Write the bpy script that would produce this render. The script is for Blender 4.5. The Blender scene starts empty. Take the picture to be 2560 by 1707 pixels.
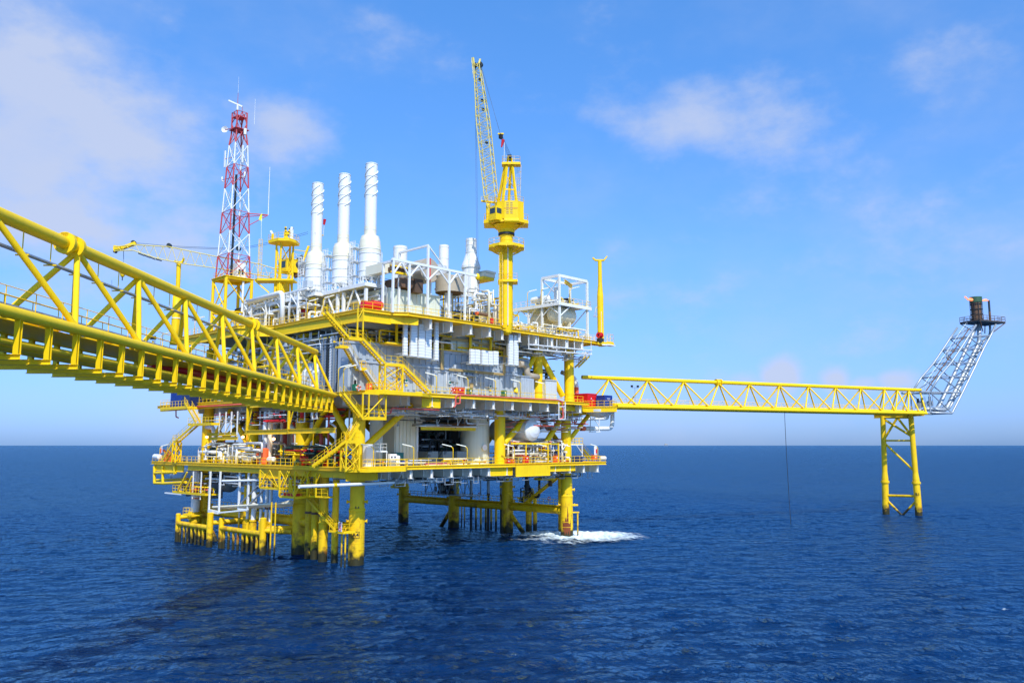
import bpy, math, random
from mathutils import Vector, Matrix
random.seed(7)
R = math.radians
sc = bpy.context.scene
col = sc.collection

# ------------------------------------------------------------------ camera
# world X runs along the platform's sunny side, Y along its shaded side, origin at the waterline of leg A4
CAM = Vector((-70.43, -99.61, 16.53))
PITCH, YAW = 7.11145, 44.36262
FP = 2080.0                                # focal length in pixels of the 2560 x 1707 photograph
cd = bpy.data.cameras.new('camera')
cd.lens = FP / 2560 * 36
cd.sensor_width = 36
cd.clip_start = 0.5
cd.clip_end = 400000
cam = bpy.data.objects.new('camera', cd)
cam.location = CAM
cam.rotation_euler = (R(90 + PITCH), 0, R(YAW - 90))
col.objects.link(cam)
sc.camera = cam

# ------------------------------------------------------------------ exposure, sun, sky
vs = sc.view_settings
vs.view_transform = 'Standard'
vs.look = 'None'
vs.exposure = 0.24
vs.gamma = 1
SUN_EL, SUN_AZ = 47.0, -119.0              # azimuth of the direction towards the sun, from +X counter-clockwise
ld = bpy.data.lights.new('sun', 'SUN')
ld.energy = 3.9
ld.angle = R(0.6)
ld.color = (1.0, 0.955, 0.88)
sun = bpy.data.objects.new('sun', ld)
tosun = Vector((math.cos(R(SUN_EL)) * math.cos(R(SUN_AZ)), math.cos(R(SUN_EL)) * math.sin(R(SUN_AZ)), math.sin(R(SUN_EL))))
sun.rotation_euler = tosun.to_track_quat('Z', 'Y').to_euler()
sun.location = tosun * 300
col.objects.link(sun)

W = bpy.data.worlds.new('World')
sc.world = W
W.use_nodes = True
nt = W.node_tree
nt.nodes.clear()
L = nt.links.new
def N(t, **k):
    n = nt.nodes.new(t)
    for a, b in k.items(): setattr(n, a, b)
    return n
out = N('ShaderNodeOutputWorld')
bg = N('ShaderNodeBackground')
bg.inputs['Strength'].default_value = 0.097
sky = N('ShaderNodeTexSky', sky_type='NISHITA')
sky.sun_disc = False
sky.sun_elevation = R(SUN_EL)
sky.sun_rotation = R(90 - SUN_AZ)
sky.altitude = 0
sky.air_density = 1.0
sky.dust_density = 0.6
sky.ozone_density = 3.0
geo = N('ShaderNodeTexCoord')
# deeper blue than the bare model, as in the photograph
tint = N('ShaderNodeMixRGB', blend_type='MULTIPLY')
tint.inputs[0].default_value = 1.0
L(sky.outputs[0], tint.inputs[1])
sepd = N('ShaderNodeSeparateXYZ')
L(geo.outputs['Generated'], sepd.inputs[0])
tr = N('ShaderNodeValToRGB')
tr.color_ramp.elements[0].position = 0.0
tr.color_ramp.elements[0].color = (0.46, 0.78, 1.70, 1)
tr.color_ramp.elements[1].position = 0.55
tr.color_ramp.elements[1].color = (0.88, 1.72, 2.45, 1)
e = tr.color_ramp.elements.new(0.22); e.color = (0.86, 1.30, 1.88, 1)
e = tr.color_ramp.elements.new(0.05); e.color = (0.60, 0.88, 1.78, 1)
L(sepd.outputs['Z'], tr.inputs[0])
L(tr.outputs[0], tint.inputs[2])

def direction(px, py):
    f = Vector((math.cos(R(YAW)) * math.cos(R(PITCH)), math.sin(R(YAW)) * math.cos(R(PITCH)), math.sin(R(PITCH))))
    r = Vector((math.sin(R(YAW)), -math.cos(R(YAW)), 0))
    return (f + r * ((px - 1280) / FP) + r.cross(f) * ((853.5 - py) / FP))

# clouds: soft noise gathered round a number of directions in the sky
def math_n(op, a, b=None, c=None):
    n = N('ShaderNodeMath', operation=op)
    for i, v in enumerate((a, b, c)):
        if v is None: continue
        if isinstance(v, (int, float)): n.inputs[i].default_value = v
        else: L(v, n.inputs[i])
    return n.outputs[0]
mp = N('ShaderNodeMapping'); L(geo.outputs['Generated'], mp.inputs[0])
mp.inputs['Scale'].default_value = (1, 1, 1.7)
cn = N('ShaderNodeTexNoise'); cn.inputs['Scale'].default_value = 9.5; cn.inputs['Detail'].default_value = 9; cn.inputs['Roughness'].default_value = 0.58
L(mp.outputs[0], cn.inputs[0])
cn2 = N('ShaderNodeTexNoise'); cn2.inputs['Scale'].default_value = 2.6; cn2.inputs['Detail'].default_value = 6; cn2.inputs['Roughness'].default_value = 0.6
L(mp.outputs[0], cn2.inputs[0])
acc = None
# (px, py, angular half-width in degrees, weight, vertical squash)
CL = [(110, 240, 7.0, 1.0, 1.3), (260, 330, 6.5, .95, 1.5), (60, 430, 6.0, 1.2, 1.2), (330, 400, 5.0, 1.1, 1.2), (150, 520, 8.0, 1.15, 1.6), (30, 400, 7.0, .8, 1.2),
      (420, 590, 6.0, .9, 2.0), (690, 350, 3.6, .9, 1.0), (650, 290, 2.2, .6, 1.0),
      (1720, 310, 6.0, 1.0, 2.0), (1900, 330, 6.0, .9, 2.2), (1820, 260, 4.0, .6, 1.6), (1540, 280, 4.0, .55, 2.2), (2080, 300, 4.0, .35, 1.6),
      (2200, 560, 13, .42, 2.6), (1800, 740, 14, .44, 3.0), (2350, 800, 10, .42, 2.2), (2300, 330, 9, .18, 2), (1500, 180, 7, .35, 2.5), (900, 140, 5, .45, 1.6), (1080, 230, 6, .35, 1.5),
      (2300, 150, 8, .3, 2.0), (1950, 938, 1.5, 1.6, 1.1), (2090, 950, 1.2, 1.5, 1.2), (1880, 962, 2.2, .8, 1.6), (2240, 952, 1.7, 1.3, 1.8), (2160, 960, 1.5, 1.2, 2), (2010, 965, 6.5, .55, 3.6), (1790, 940, 2.0, .45, 2),
      (290, 1020, 1.6, .5, 1.0), (330, 30, 6, .3, 1.5), (150, 60, 7, .35, 1.5), (700, 60, 5, .25, 1.4)]
for px, py, hw, w, sq in CL:
    d = direction(px, py).normalized()
    sub = N('ShaderNodeVectorMath', operation='SUBTRACT'); L(geo.outputs['Generated'], sub.inputs[0]); sub.inputs[1].default_value = d
    mul = N('ShaderNodeVectorMath', operation='MULTIPLY'); L(sub.outputs[0], mul.inputs[0]); mul.inputs[1].default_value = (1, 1, sq)
    ln = N('ShaderNodeVectorMath', operation='LENGTH'); L(mul.outputs[0], ln.inputs[0])
    q = math_n('DIVIDE', ln.outputs['Value'], math.sin(R(hw)))
    g = math_n('MULTIPLY', math_n('EXPONENT', math_n('MULTIPLY', math_n('MULTIPLY', q, q), -1.0)), w)
    acc = g if acc is None else math_n('MAXIMUM', acc, g)
dens = math_n('ADD', math_n('MULTIPLY', math_n('SUBTRACT', cn.outputs[0], 0.5), 2.3), math_n('SUBTRACT', math_n('MULTIPLY', acc, 1.25), 0.50))
mr = N('ShaderNodeMapRange'); mr.interpolation_type = 'SMOOTHSTEP'
L(dens, mr.inputs[0]); mr.inputs[1].default_value = -0.2; mr.inputs[2].default_value = 1.0
wisp = N('ShaderNodeMapRange'); wisp.interpolation_type = 'SMOOTHSTEP'
L(cn2.outputs[0], wisp.inputs[0]); wisp.inputs[1].default_value = 0.36; wisp.inputs[2].default_value = 0.8; wisp.inputs[4].default_value = 0.36
ca = math_n('MINIMUM', math_n('ADD', math_n('MULTIPLY', mr.outputs[0], 0.80), wisp.outputs[0]), 0.9)
cmix = N('ShaderNodeMixRGB'); L(ca, cmix.inputs[0]); L(tint.outputs[0], cmix.inputs[1]); cmix.inputs[2].default_value = (5.0, 5.7, 7.6, 1)
L(cmix.outputs[0], bg.inputs[0])
L(bg.outputs[0], out.inputs[0])

# ------------------------------------------------------------------ measuring helpers: a sight line of the photograph met with a plane of the place
def _hit(px, py, ax, val):
    d = direction(px, py)
    return CAM + d * ((val - CAM[ax]) / d[ax])
def X(u, px, py): return _hit(px, py, 0, u)          # on the plane x = u
def Y(v, px, py): return _hit(px, py, 1, v)          # on the plane y = v
def Z(z, px, py): return _hit(px, py, 2, z)          # on the level z
def P(px, py, a, n):
    d = direction(px, py)
    return CAM + d * ((Vector(a) - CAM).dot(n) / d.dot(n))
_f = direction(1280, 853.5); _r = Vector((math.sin(R(YAW)), -math.cos(R(YAW)), 0)); _u = _r.cross(_f)
def zat(x, y, py):                                   # height at which the vertical over (x, y) meets the row py
    k = (853.5 - py) / FP
    d = Vector((x - CAM.x, y - CAM.y, 0))
    return CAM.z + (k * d.dot(_f) - d.dot(_u)) / (_u.z - k * _f.z)
def uat(v, px, z=25): return Y(v, px, 900).x if True else 0
def vat(u, px): return X(u, px, 900).y
def ppm(p): return FP / (Vector(p) - CAM).dot(_f)     # pixels per metre there

# ------------------------------------------------------------------ materials
MATS = {}
def mat(name, rgb, rough=0.5, metal=0.0, wear=None, wear_amt=0.0, var=0.06, scale=0.6, spec=0.5, emit=None, bump=0.0, corr=None, growth=False, streak=0.0):
    m = bpy.data.materials.new(name); m.use_nodes = True
    t = m.node_tree; t.nodes.clear(); l = t.links.new
    n = t.nodes.new
    o = n('ShaderNodeOutputMaterial'); b = n('ShaderNodeBsdfPrincipled'); l(b.outputs[0], o.inputs[0])
    b.inputs['Roughness'].default_value = rough
    b.inputs['Metallic'].default_value = metal
    b.inputs['Specular IOR Level'].default_value = spec
    g = n('ShaderNodeNewGeometry')
    nz = n('ShaderNodeTexNoise'); nz.inputs['Scale'].default_value = scale; nz.inputs['Detail'].default_value = 6; nz.inputs['Roughness'].default_value = 0.65
    l(g.outputs['Position'], nz.inputs[0])
    mx = n('ShaderNodeMixRGB'); l(nz.outputs[0], mx.inputs[0])
    mx.inputs[1].default_value = (*[c * (1 - var * 2) for c in rgb], 1); mx.inputs[2].default_value = (*[min(1, c * (1 + var * 2)) for c in rgb], 1)
    c = mx.outputs[0]
    def mapr(src, a, bb, c0=0, c1=1):
        r_ = n('ShaderNodeMapRange'); l(src, r_.inputs[0]); r_.inputs[1].default_value = a; r_.inputs[2].default_value = bb; r_.inputs[3].default_value = c0; r_.inputs[4].default_value = c1
        return r_.outputs[0]
    if wear:
        w = n('ShaderNodeTexNoise'); w.inputs['Scale'].default_value = 1.1; w.inputs['Detail'].default_value = 10; w.inputs['Roughness'].default_value = 0.75
        mpp = n('ShaderNodeMapping'); l(g.outputs['Position'], mpp.inputs[0]); mpp.inputs['Scale'].default_value = (1, 1, 0.35)
        l(mpp.outputs[0], w.inputs[0])
        f = mapr(w.outputs[0], 0.66 - 0.12 * wear_amt, 0.74)
        k = n('ShaderNodeMixRGB'); l(f, k.inputs[0]); l(c, k.inputs[1]); k.inputs[2].default_value = (*wear, 1)
        c = k.outputs[0]
    if streak:
        w = n('ShaderNodeTexNoise'); w.inputs['Scale'].default_value = 1.0; w.inputs['Detail'].default_value = 5
        mpp = n('ShaderNodeMapping'); l(g.outputs['Position'], mpp.inputs[0]); mpp.inputs['Scale'].default_value = (3.5, 3.5, 0.12)
        l(mpp.outputs[0], w.inputs[0])
        f = mapr(w.outputs[0], 0.5, 0.8, 0, streak)
        k = n('ShaderNodeMixRGB'); l(f, k.inputs[0]); l(c, k.inputs[1]); k.inputs[2].default_value = (rgb[0] * .45, rgb[1] * .40, rgb[2] * .34, 1)
        c = k.outputs[0]
    if growth:                                       # marine growth and rust in the splash zone
        s = n('ShaderNodeSeparateXYZ'); l(g.outputs['Position'], s.inputs[0])
        w = n('ShaderNodeTexNoise'); w.inputs['Scale'].default_value = 0.8; w.inputs['Detail'].default_value = 6; l(g.outputs['Position'], w.inputs[0])
        a1 = n('ShaderNodeMath'); a1.operation = 'MULTIPLY_ADD'; l(w.outputs[0], a1.inputs[0]); a1.inputs[1].default_value = -5.0; l(s.outputs[2], a1.inputs[2])
        fr = mapr(a1.outputs[0], -0.8, 5.0, 1, 0)
        w2 = n('ShaderNodeTexNoise'); w2.inputs['Scale'].default_value = 0.55; w2.inputs['Detail'].default_value = 9; w2.inputs['Roughness'].default_value = .7; l(g.outputs['Position'], w2.inputs[0])
        a2 = n('ShaderNodeMath'); a2.operation = 'MULTIPLY'; l(fr, a2.inputs[0]); l(mapr(w2.outputs[0], .48, .62), a2.inputs[1])
        k = n('ShaderNodeMixRGB'); l(a2.outputs[0], k.inputs[0]); l(c, k.inputs[1]); k.inputs[2].default_value = (0.33, 0.11, 0.015, 1)
        k2 = n('ShaderNodeMixRGB'); l(mapr(a1.outputs[0], -1.5, -0.35, 1, 0), k2.inputs[0]); l(k.outputs[0], k2.inputs[1]); k2.inputs[2].default_value = (0.034, 0.030, 0.008, 1)
        c = k2.outputs[0]
    l(c, b.inputs['Base Color'])
    if bump:
        bp = n('ShaderNodeBump'); bp.inputs['Strength'].default_value = bump; bp.inputs['Distance'].default_value = 0.05; l(nz.outputs[0], bp.inputs['Height']); l(bp.outputs[0], b.inputs['Normal'])
    if emit:
        b.inputs['Emission Color'].default_value = (*emit[0], 1); b.inputs['Emission Strength'].default_value = emit[1]
    MATS[name] = m
    return m
YEL = (0.93, 0.59, 0.002)
mat('yellow_paint', YEL, 0.5, wear=(0.34, 0.15, 0.02), wear_amt=0.55, var=0.07, spec=.35, streak=.22)
mat('bridge_yellow', (0.93, 0.60, 0.002), 0.5, wear=(0.42, 0.22, 0.02), wear_amt=0.35, var=0.05, scale=.8, spec=.35, streak=.16)
mat('sea_yellow', (0.88, 0.55, 0.004), 0.55, wear=(0.32, 0.11, 0.02), wear_amt=.7, var=0.08, growth=True, spec=.35, streak=.16)
mat('white_paint', (0.76, 0.77, 0.75), 0.5, wear=(0.42, 0.34, 0.24), wear_amt=0.5, var=0.03, streak=0.12)
mat('stack_white', (0.78, 0.78, 0.74), 0.5, wear=(0.50, 0.40, 0.26), wear_amt=0.5, var=0.03, streak=.18)
mat('stack_cream', (0.78, 0.72, 0.53), 0.5, var=0.03)
mat('cream_paint', (0.62, 0.66, 0.56), 0.5, var=0.04, streak=0.25)
mat('grey_wall', (0.38, 0.44, 0.50), 0.6, var=0.07, streak=0.5, wear=(.22, .2, .17), wear_amt=.5)
mat('steel_grey', (0.30, 0.34, 0.37), 0.45, metal=0.2, var=0.08)
mat('pale_grey', (0.52, 0.56, 0.58), 0.5, var=0.05, streak=0.15)
mat('rust_red', (0.20, 0.045, 0.012), 0.85, var=0.3)
mat('blue_grey', (0.045, 0.075, 0.11), 0.5, var=0.08)
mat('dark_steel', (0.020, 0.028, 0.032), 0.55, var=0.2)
mat('dark_green', (0.012, 0.06, 0.045), 0.5, var=0.2)
mat('rust_brown', (0.16, 0.085, 0.045), 0.8, var=0.25, wear=(.06, .03, .02), wear_amt=.8)
mat('brown_duct', (0.10, 0.058, 0.035), 0.8, var=0.15)
mat('tan_duct', (0.42, 0.36, 0.27), 0.7, var=0.1)
mat('tray_tan', (0.46, 0.33, 0.13), 0.6, var=0.08)
mat('red_paint', (0.62, 0.012, 0.018), 0.42, var=0.08)
mat('pipe_red', (0.62, 0.10, 0.07), 0.45, var=0.1)
mat('mast_red', (0.52, 0.055, 0.055), 0.5, var=0.1)
mat('orange_paint', (0.80, 0.13, 0.03), 0.5, var=0.08)
mat('blue_paint', (0.010, 0.045, 0.26), 0.4, var=0.1)
mat('navy_paint', (0.006, 0.02, 0.10), 0.4, var=0.1)
mat('tip_green', (0.03, 0.10, 0.045), 0.6, var=.2)
mat('green_paint', (0.01, 0.16, 0.08), 0.5, var=0.1)
mat('teal_paint', (0.01, 0.16, 0.16), 0.5, var=0.1)
mat('grating', (0.22, 0.25, 0.25), 0.6, var=0.1)
mat('louvre', (0.82, 0.83, 0.82), 0.5, var=0.02, streak=.1)
mat('black', (0.012, 0.012, 0.014), 0.5)
mat('lamp_lens', (0.85, 0.84, 0.70), 0.3, var=0.02)
mat('lit_lamp', (0.9, 0.5, 0.2), 0.3, emit=((1.0, 0.50, 0.14), 14))
mat('glass', (0.03, 0.05, 0.06), 0.08, var=0.1)
mat('flame', (0.9, 0.3, 0.12), 0.6, emit=((1.0, 0.22, 0.07), 1.3))
mat('galv', (0.36, 0.40, 0.43), 0.4, metal=0.35, var=0.08)
mat('rope', (0.015, 0.02, 0.025), 0.8)
mat('cable_blue', (0.05, 0.10, 0.18), 0.6)
mat('sign_white', (0.8, 0.8, 0.8), 0.5, var=0.01)
mat('lime', (0.75, 0.80, 0.02), 0.6, var=0.02)

# ------------------------------------------------------------------ mesh builder
def _v(p): return p if isinstance(p, Vector) else Vector(p)
class MB:
    def __init__(s, m='yellow_paint'):
        s.v = []; s.f = []; s.sm = []; s.mi = []; s.mats = [m if m in MATS else 'pale_grey']; s.cur = 0
    def use(s, m):
        if m not in s.mats: s.mats.append(m)
        s.cur = s.mats.index(m); return s
    def face(s, idx, smooth=False):
        s.f.append(idx); s.sm.append(smooth); s.mi.append(s.cur)
    def quad(s, a, b, c, d):
        i = len(s.v); s.v += [_v(a), _v(b), _v(c), _v(d)]; s.face((i, i + 1, i + 2, i + 3))
    def box(s, x0, y0, z0, x1, y1, z1):
        if x0 > x1: x0, x1 = x1, x0
        if y0 > y1: y0, y1 = y1, y0
        if z0 > z1: z0, z1 = z1, z0
        i = len(s.v)
        s.v += [Vector(p) for p in ((x0, y0, z0), (x1, y0, z0), (x1, y1, z0), (x0, y1, z0), (x0, y0, z1), (x1, y0, z1), (x1, y1, z1), (x0, y1, z1))]
        for q in ((0, 3, 2, 1), (4, 5, 6, 7), (0, 1, 5, 4), (1, 2, 6, 5), (2, 3, 7, 6), (3, 0, 4, 7)):
            s.face(tuple(i + k for k in q))
        return s
    def beam(s, a, b, w, h, up=(0, 0, 1)):
        a, b = _v(a), _v(b); d = (b - a)
        if d.length < 1e-6: return s
        d = d.normalized(); up = Vector(up)
        if abs(d.dot(up)) > 0.98: up = Vector((1, 0, 0))
        sd = d.cross(up).normalized() * (w / 2); u2 = sd.cross(d).normalized() * (h / 2)
        i = len(s.v)
        for c in (a, b):
            s.v += [c - sd - u2, c + sd - u2, c + sd + u2, c - sd + u2]
        for q in ((0, 1, 2, 3), (7, 6, 5, 4), (0, 4, 5, 1), (1, 5, 6, 2), (2, 6, 7, 3), (3, 7, 4, 0)):
            s.face(tuple(i + k for k in q))
        return s
    def ibeam(s, a, b, w, h, t=0.04, up=(0, 0, 1)):
        a, b = _v(a), _v(b); u = Vector(up)
        s.beam(a, b, t, h - 2 * t - .002, up)
        s.beam(a + u * (h / 2 - t / 2), b + u * (h / 2 - t / 2), w, t, up)
        s.beam(a - u * (h / 2 - t / 2), b - u * (h / 2 - t / 2), w, t, up)
        return s
    def tube(s, a, b, r, r2=None, n=10, caps=True):
        a, b = _v(a), _v(b); r2 = r if r2 is None else r2
        d = b - a
        if d.length < 1e-6: return s
        d = d.normalized(); up = Vector((0, 0, 1)) if abs(d.z) < 0.95 else Vector((1, 0, 0))
        e1 = d.cross(up).normalized(); e2 = d.cross(e1).normalized()
        i = len(s.v)
        for c, rr in ((a, r), (b, r2)):
            for k in range(n):
                t = 2 * math.pi * k / n
                s.v.append(c + (e1 * math.cos(t) + e2 * math.sin(t)) * rr)
        for k in range(n):
            k2 = (k + 1) % n
            s.face((i + k, i + n + k, i + n + k2, i + k2), n > 4)
        if caps:
            j = len(s.v)
            s.v += s.v[i:i + 2 * n]
            s.face(tuple(j + k for k in range(n))); s.face(tuple(j + n + k for k in reversed(range(n))))
        return s
    def pipe(s, pts, r, n=8, bend=None):
        pts = [_v(p) for p in pts]
        bend = bend if bend is not None else r * 2.2
        out = [pts[0]]
        for i in range(1, len(pts) - 1):
            a, b, c = pts[i - 1], pts[i], pts[i + 1]
            d1 = (a - b); d2 = (c - b)
            m = min(bend, d1.length * .45, d2.length * .45)
            p1 = b + d1.normalized() * m; p2 = b + d2.normalized() * m
            for t in (0, .33, .67, 1):
                out.append(p1 * (1 - t) ** 2 + b * 2 * t * (1 - t) + p2 * t * t)
        out.append(pts[-1])
        i0 = len(s.v); prev = None
        m = len(out)
        for k, p in enumerate(out):
            d = (out[min(k + 1, m - 1)] - out[max(k - 1, 0)]).normalized()
            if prev is None:
                up = Vector((0, 0, 1)) if abs(d.z) < .95 else Vector((1, 0, 0))
                e1 = d.cross(up).normalized()
            else:
                e1 = (prev - d * prev.dot(d)).normalized()
            prev = e1; e2 = d.cross(e1)
            for q in range(n):
                t = 2 * math.pi * q / n
                s.v.append(p + (e1 * math.cos(t) + e2 * math.sin(t)) * r)
        for k in range(m - 1):
            for q in range(n):
                q2 = (q + 1) % n; a = i0 + k * n
                s.face((a + q, a + q2, a + n + q2, a + n + q), True)
        s.face(tuple(i0 + q for q in reversed(range(n)))); s.face(tuple(i0 + (m - 1) * n + q for q in range(n)))
        return s
    def lathe(s, base, prof, n=24, axis=(0, 0, 1)):       # prof: (height, radius)
        base = _v(base); ax = Vector(axis).normalized()
        up = Vector((1, 0, 0)) if abs(ax.x) < .9 else Vector((0, 1, 0))
        e1 = ax.cross(up).normalized(); e2 = ax.cross(e1).normalized()
        for k in range(len(prof) - 1):
            (h0, r0), (h1, r1) = prof[k], prof[k + 1]
            i = len(s.v)
            for h, r in ((h0, r0), (h1, r1)):
                for q in range(n):
                    t = 2 * math.pi * q / n
                    s.v.append(base + ax * h + (e1 * math.cos(t) + e2 * math.sin(t)) * max(r, .001))
            for q in range(n):
                q2 = (q + 1) % n
                s.face((i + q, i + q2, i + n + q2, i + n + q), True)
        return s
    def vessel(s, a, b, r, n=18):                         # dished-end cylinder
        a, b = _v(a), _v(b); d = (b - a); ln = d.length
        s.lathe(a, [(-.42 * r, .05 * r), (-.36 * r, .45 * r), (-.2 * r, .8 * r), (0, r), (ln, r), (ln + .2 * r, .8 * r), (ln + .36 * r, .45 * r), (ln + .42 * r, .05 * r)], n, d)
        return s
    def prism(s, poly, z0, z1):
        i = len(s.v); n = len(poly)
        s.v += [Vector((p[0], p[1], z0)) for p in poly] + [Vector((p[0], p[1], z1)) for p in poly]
        s.face(tuple(i + k for k in reversed(range(n)))); s.face(tuple(i + n + k for k in range(n)))
        for k in range(n):
            k2 = (k + 1) % n
            s.face((i + k, i + k2, i + n + k2, i + n + k))
        return s
    def rail(s, pts, h=1.1, sp=1.5, r=.035, kick=True, close=False):
        pts = [_v(p) for p in pts]
        if close: pts = pts + [pts[0]]
        U = Vector((0, 0, 1))
        for a, b in zip(pts[:-1], pts[1:]):
            ln = (b - a).length
            if ln < .05: continue
            for hh in (h, h * .52):
                s.tube(a + U * hh, b + U * hh, r, n=4, caps=False)
            k = max(1, round(ln / sp))
            for i in range(k + 1):
                p = a.lerp(b, i / k)
                s.tube(p, p + U * h, r * 1.1, n=4, caps=False)
            if kick: s.beam(a + U * .06, b + U * .06, .02, .13)
        return s
    def ladder(s, a, b, side=(1, 0, 0), w=.5, cage=None, r=.03):
        a, b = _v(a), _v(b); sd = Vector(side).normalized() * (w / 2)
        s.tube(a - sd, b - sd, r, n=4); s.tube(a + sd, b + sd, r, n=4)
        k = max(2, int((b - a).length / .45))
        for i in range(k + 1):
            p = a.lerp(b, i / k); s.tube(p - sd, p + sd, r * .7, n=4, caps=False)
        if cage:
            cg = Vector(cage).normalized()
            kk = max(2, int((b - a).length / 1.1))
            for i in range(kk + 1):
                p = a.lerp(b, i / kk)
                ring = [p + sd * 1.5 * math.cos(t) + cg * .7 * math.sin(t) for t in [math.pi * q / 6 for q in range(7)]]
                for q in range(6): s.tube(ring[q], ring[q + 1], r * .8, n=4, caps=False)
            for q in (1, 2, 3, 4, 5):
                t = math.pi * q / 6; o = sd * 1.5 * math.cos(t) + cg * .7 * math.sin(t)
                s.tube(a + o, b + o, r * .7, n=4, caps=False)
        return s
    def build(s, name, parent=None, o=None, loc=None):
        org = Vector((0, 0, 0))
        if parent is not None: org = Vector(parent.get('_w', (0, 0, 0)))
        elif loc is not None: org = _v(loc)
        me = bpy.data.meshes.new(name)
        me.from_pydata([tuple(p - org) for p in s.v], [], s.f)
        me.polygons.foreach_set('use_smooth', s.sm)
        me.polygons.foreach_set('material_index', s.mi)
        for m in s.mats: me.materials.append(MATS[m])
        me.update()
        ob = bpy.data.objects.new(name, me); col.objects.link(ob)
        if parent is not None:
            ob.parent = parent; ob['_w'] = tuple(org)
        else:
            ob.location = org; ob['_w'] = tuple(org)
        return ob
def thing(name, label, cat, loc=(0, 0, 0), group=None):
    o = bpy.data.objects.new(name, None); o.empty_display_size = .5; col.objects.link(o)
    o.location = loc; o['_w'] = tuple(loc); o['label'] = label; o['category'] = cat
    if group: o['group'] = group
    return o
def tag(o, label, cat, group=None):
    o['label'] = label; o['category'] = cat
    if group: o['group'] = group
    return o
def kids(o): return list(o.children)
def dup(root, loc, label, group=None, rotz=None):
    def cp(o, par):
        c = o.copy(); col.objects.link(c)
        if par is not None: c.parent = par
        for ch in KIDS.get(o.name, []): cp(ch, c)
        return c
    r_ = root.copy(); col.objects.link(r_); r_.location = loc; r_['label'] = label
    if rotz is not None: r_.rotation_euler.z = rotz
    if group: r_['group'] = group
    for ch in root.children:
        c = ch.copy(); col.objects.link(c); c.parent = r_
        for g in ch.children:
            d = g.copy(); col.objects.link(d); d.parent = c
    return r_
def text_mesh(txt, size, place, name, parent, m='black'):
    """letters as a mesh; place(x, y) turns flat letter coordinates into a point of the place"""
    cu = bpy.data.curves.new(name, 'FONT'); cu.body = txt; cu.size = size; cu.align_x = 'CENTER'; cu.align_y = 'CENTER'; cu.resolution_u = 3; cu.offset = size * .012
    tmp = bpy.data.objects.new(name, cu)
    me = bpy.data.meshes.new_from_object(tmp)
    org = Vector(parent.get('_w', (0, 0, 0)))
    import bmesh
    bm = bmesh.new(); bm.from_mesh(me); x = -size * 1.5
    while x < size * 1.5:
        bmesh.ops.bisect_plane(bm, geom=bm.verts[:] + bm.edges[:] + bm.faces[:], plane_co=(x, 0, 0), plane_no=(1, 0, 0)); x += size * .12
    bm.to_mesh(me); bm.free()
    for v in me.vertices: v.co = place(v.co.x, v.co.y) - org
    me.materials.clear(); me.materials.append(MATS[m])
    bpy.data.objects.remove(tmp)
    ob = bpy.data.objects.new(name, me); col.objects.link(ob); ob.parent = parent
    return ob

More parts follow.
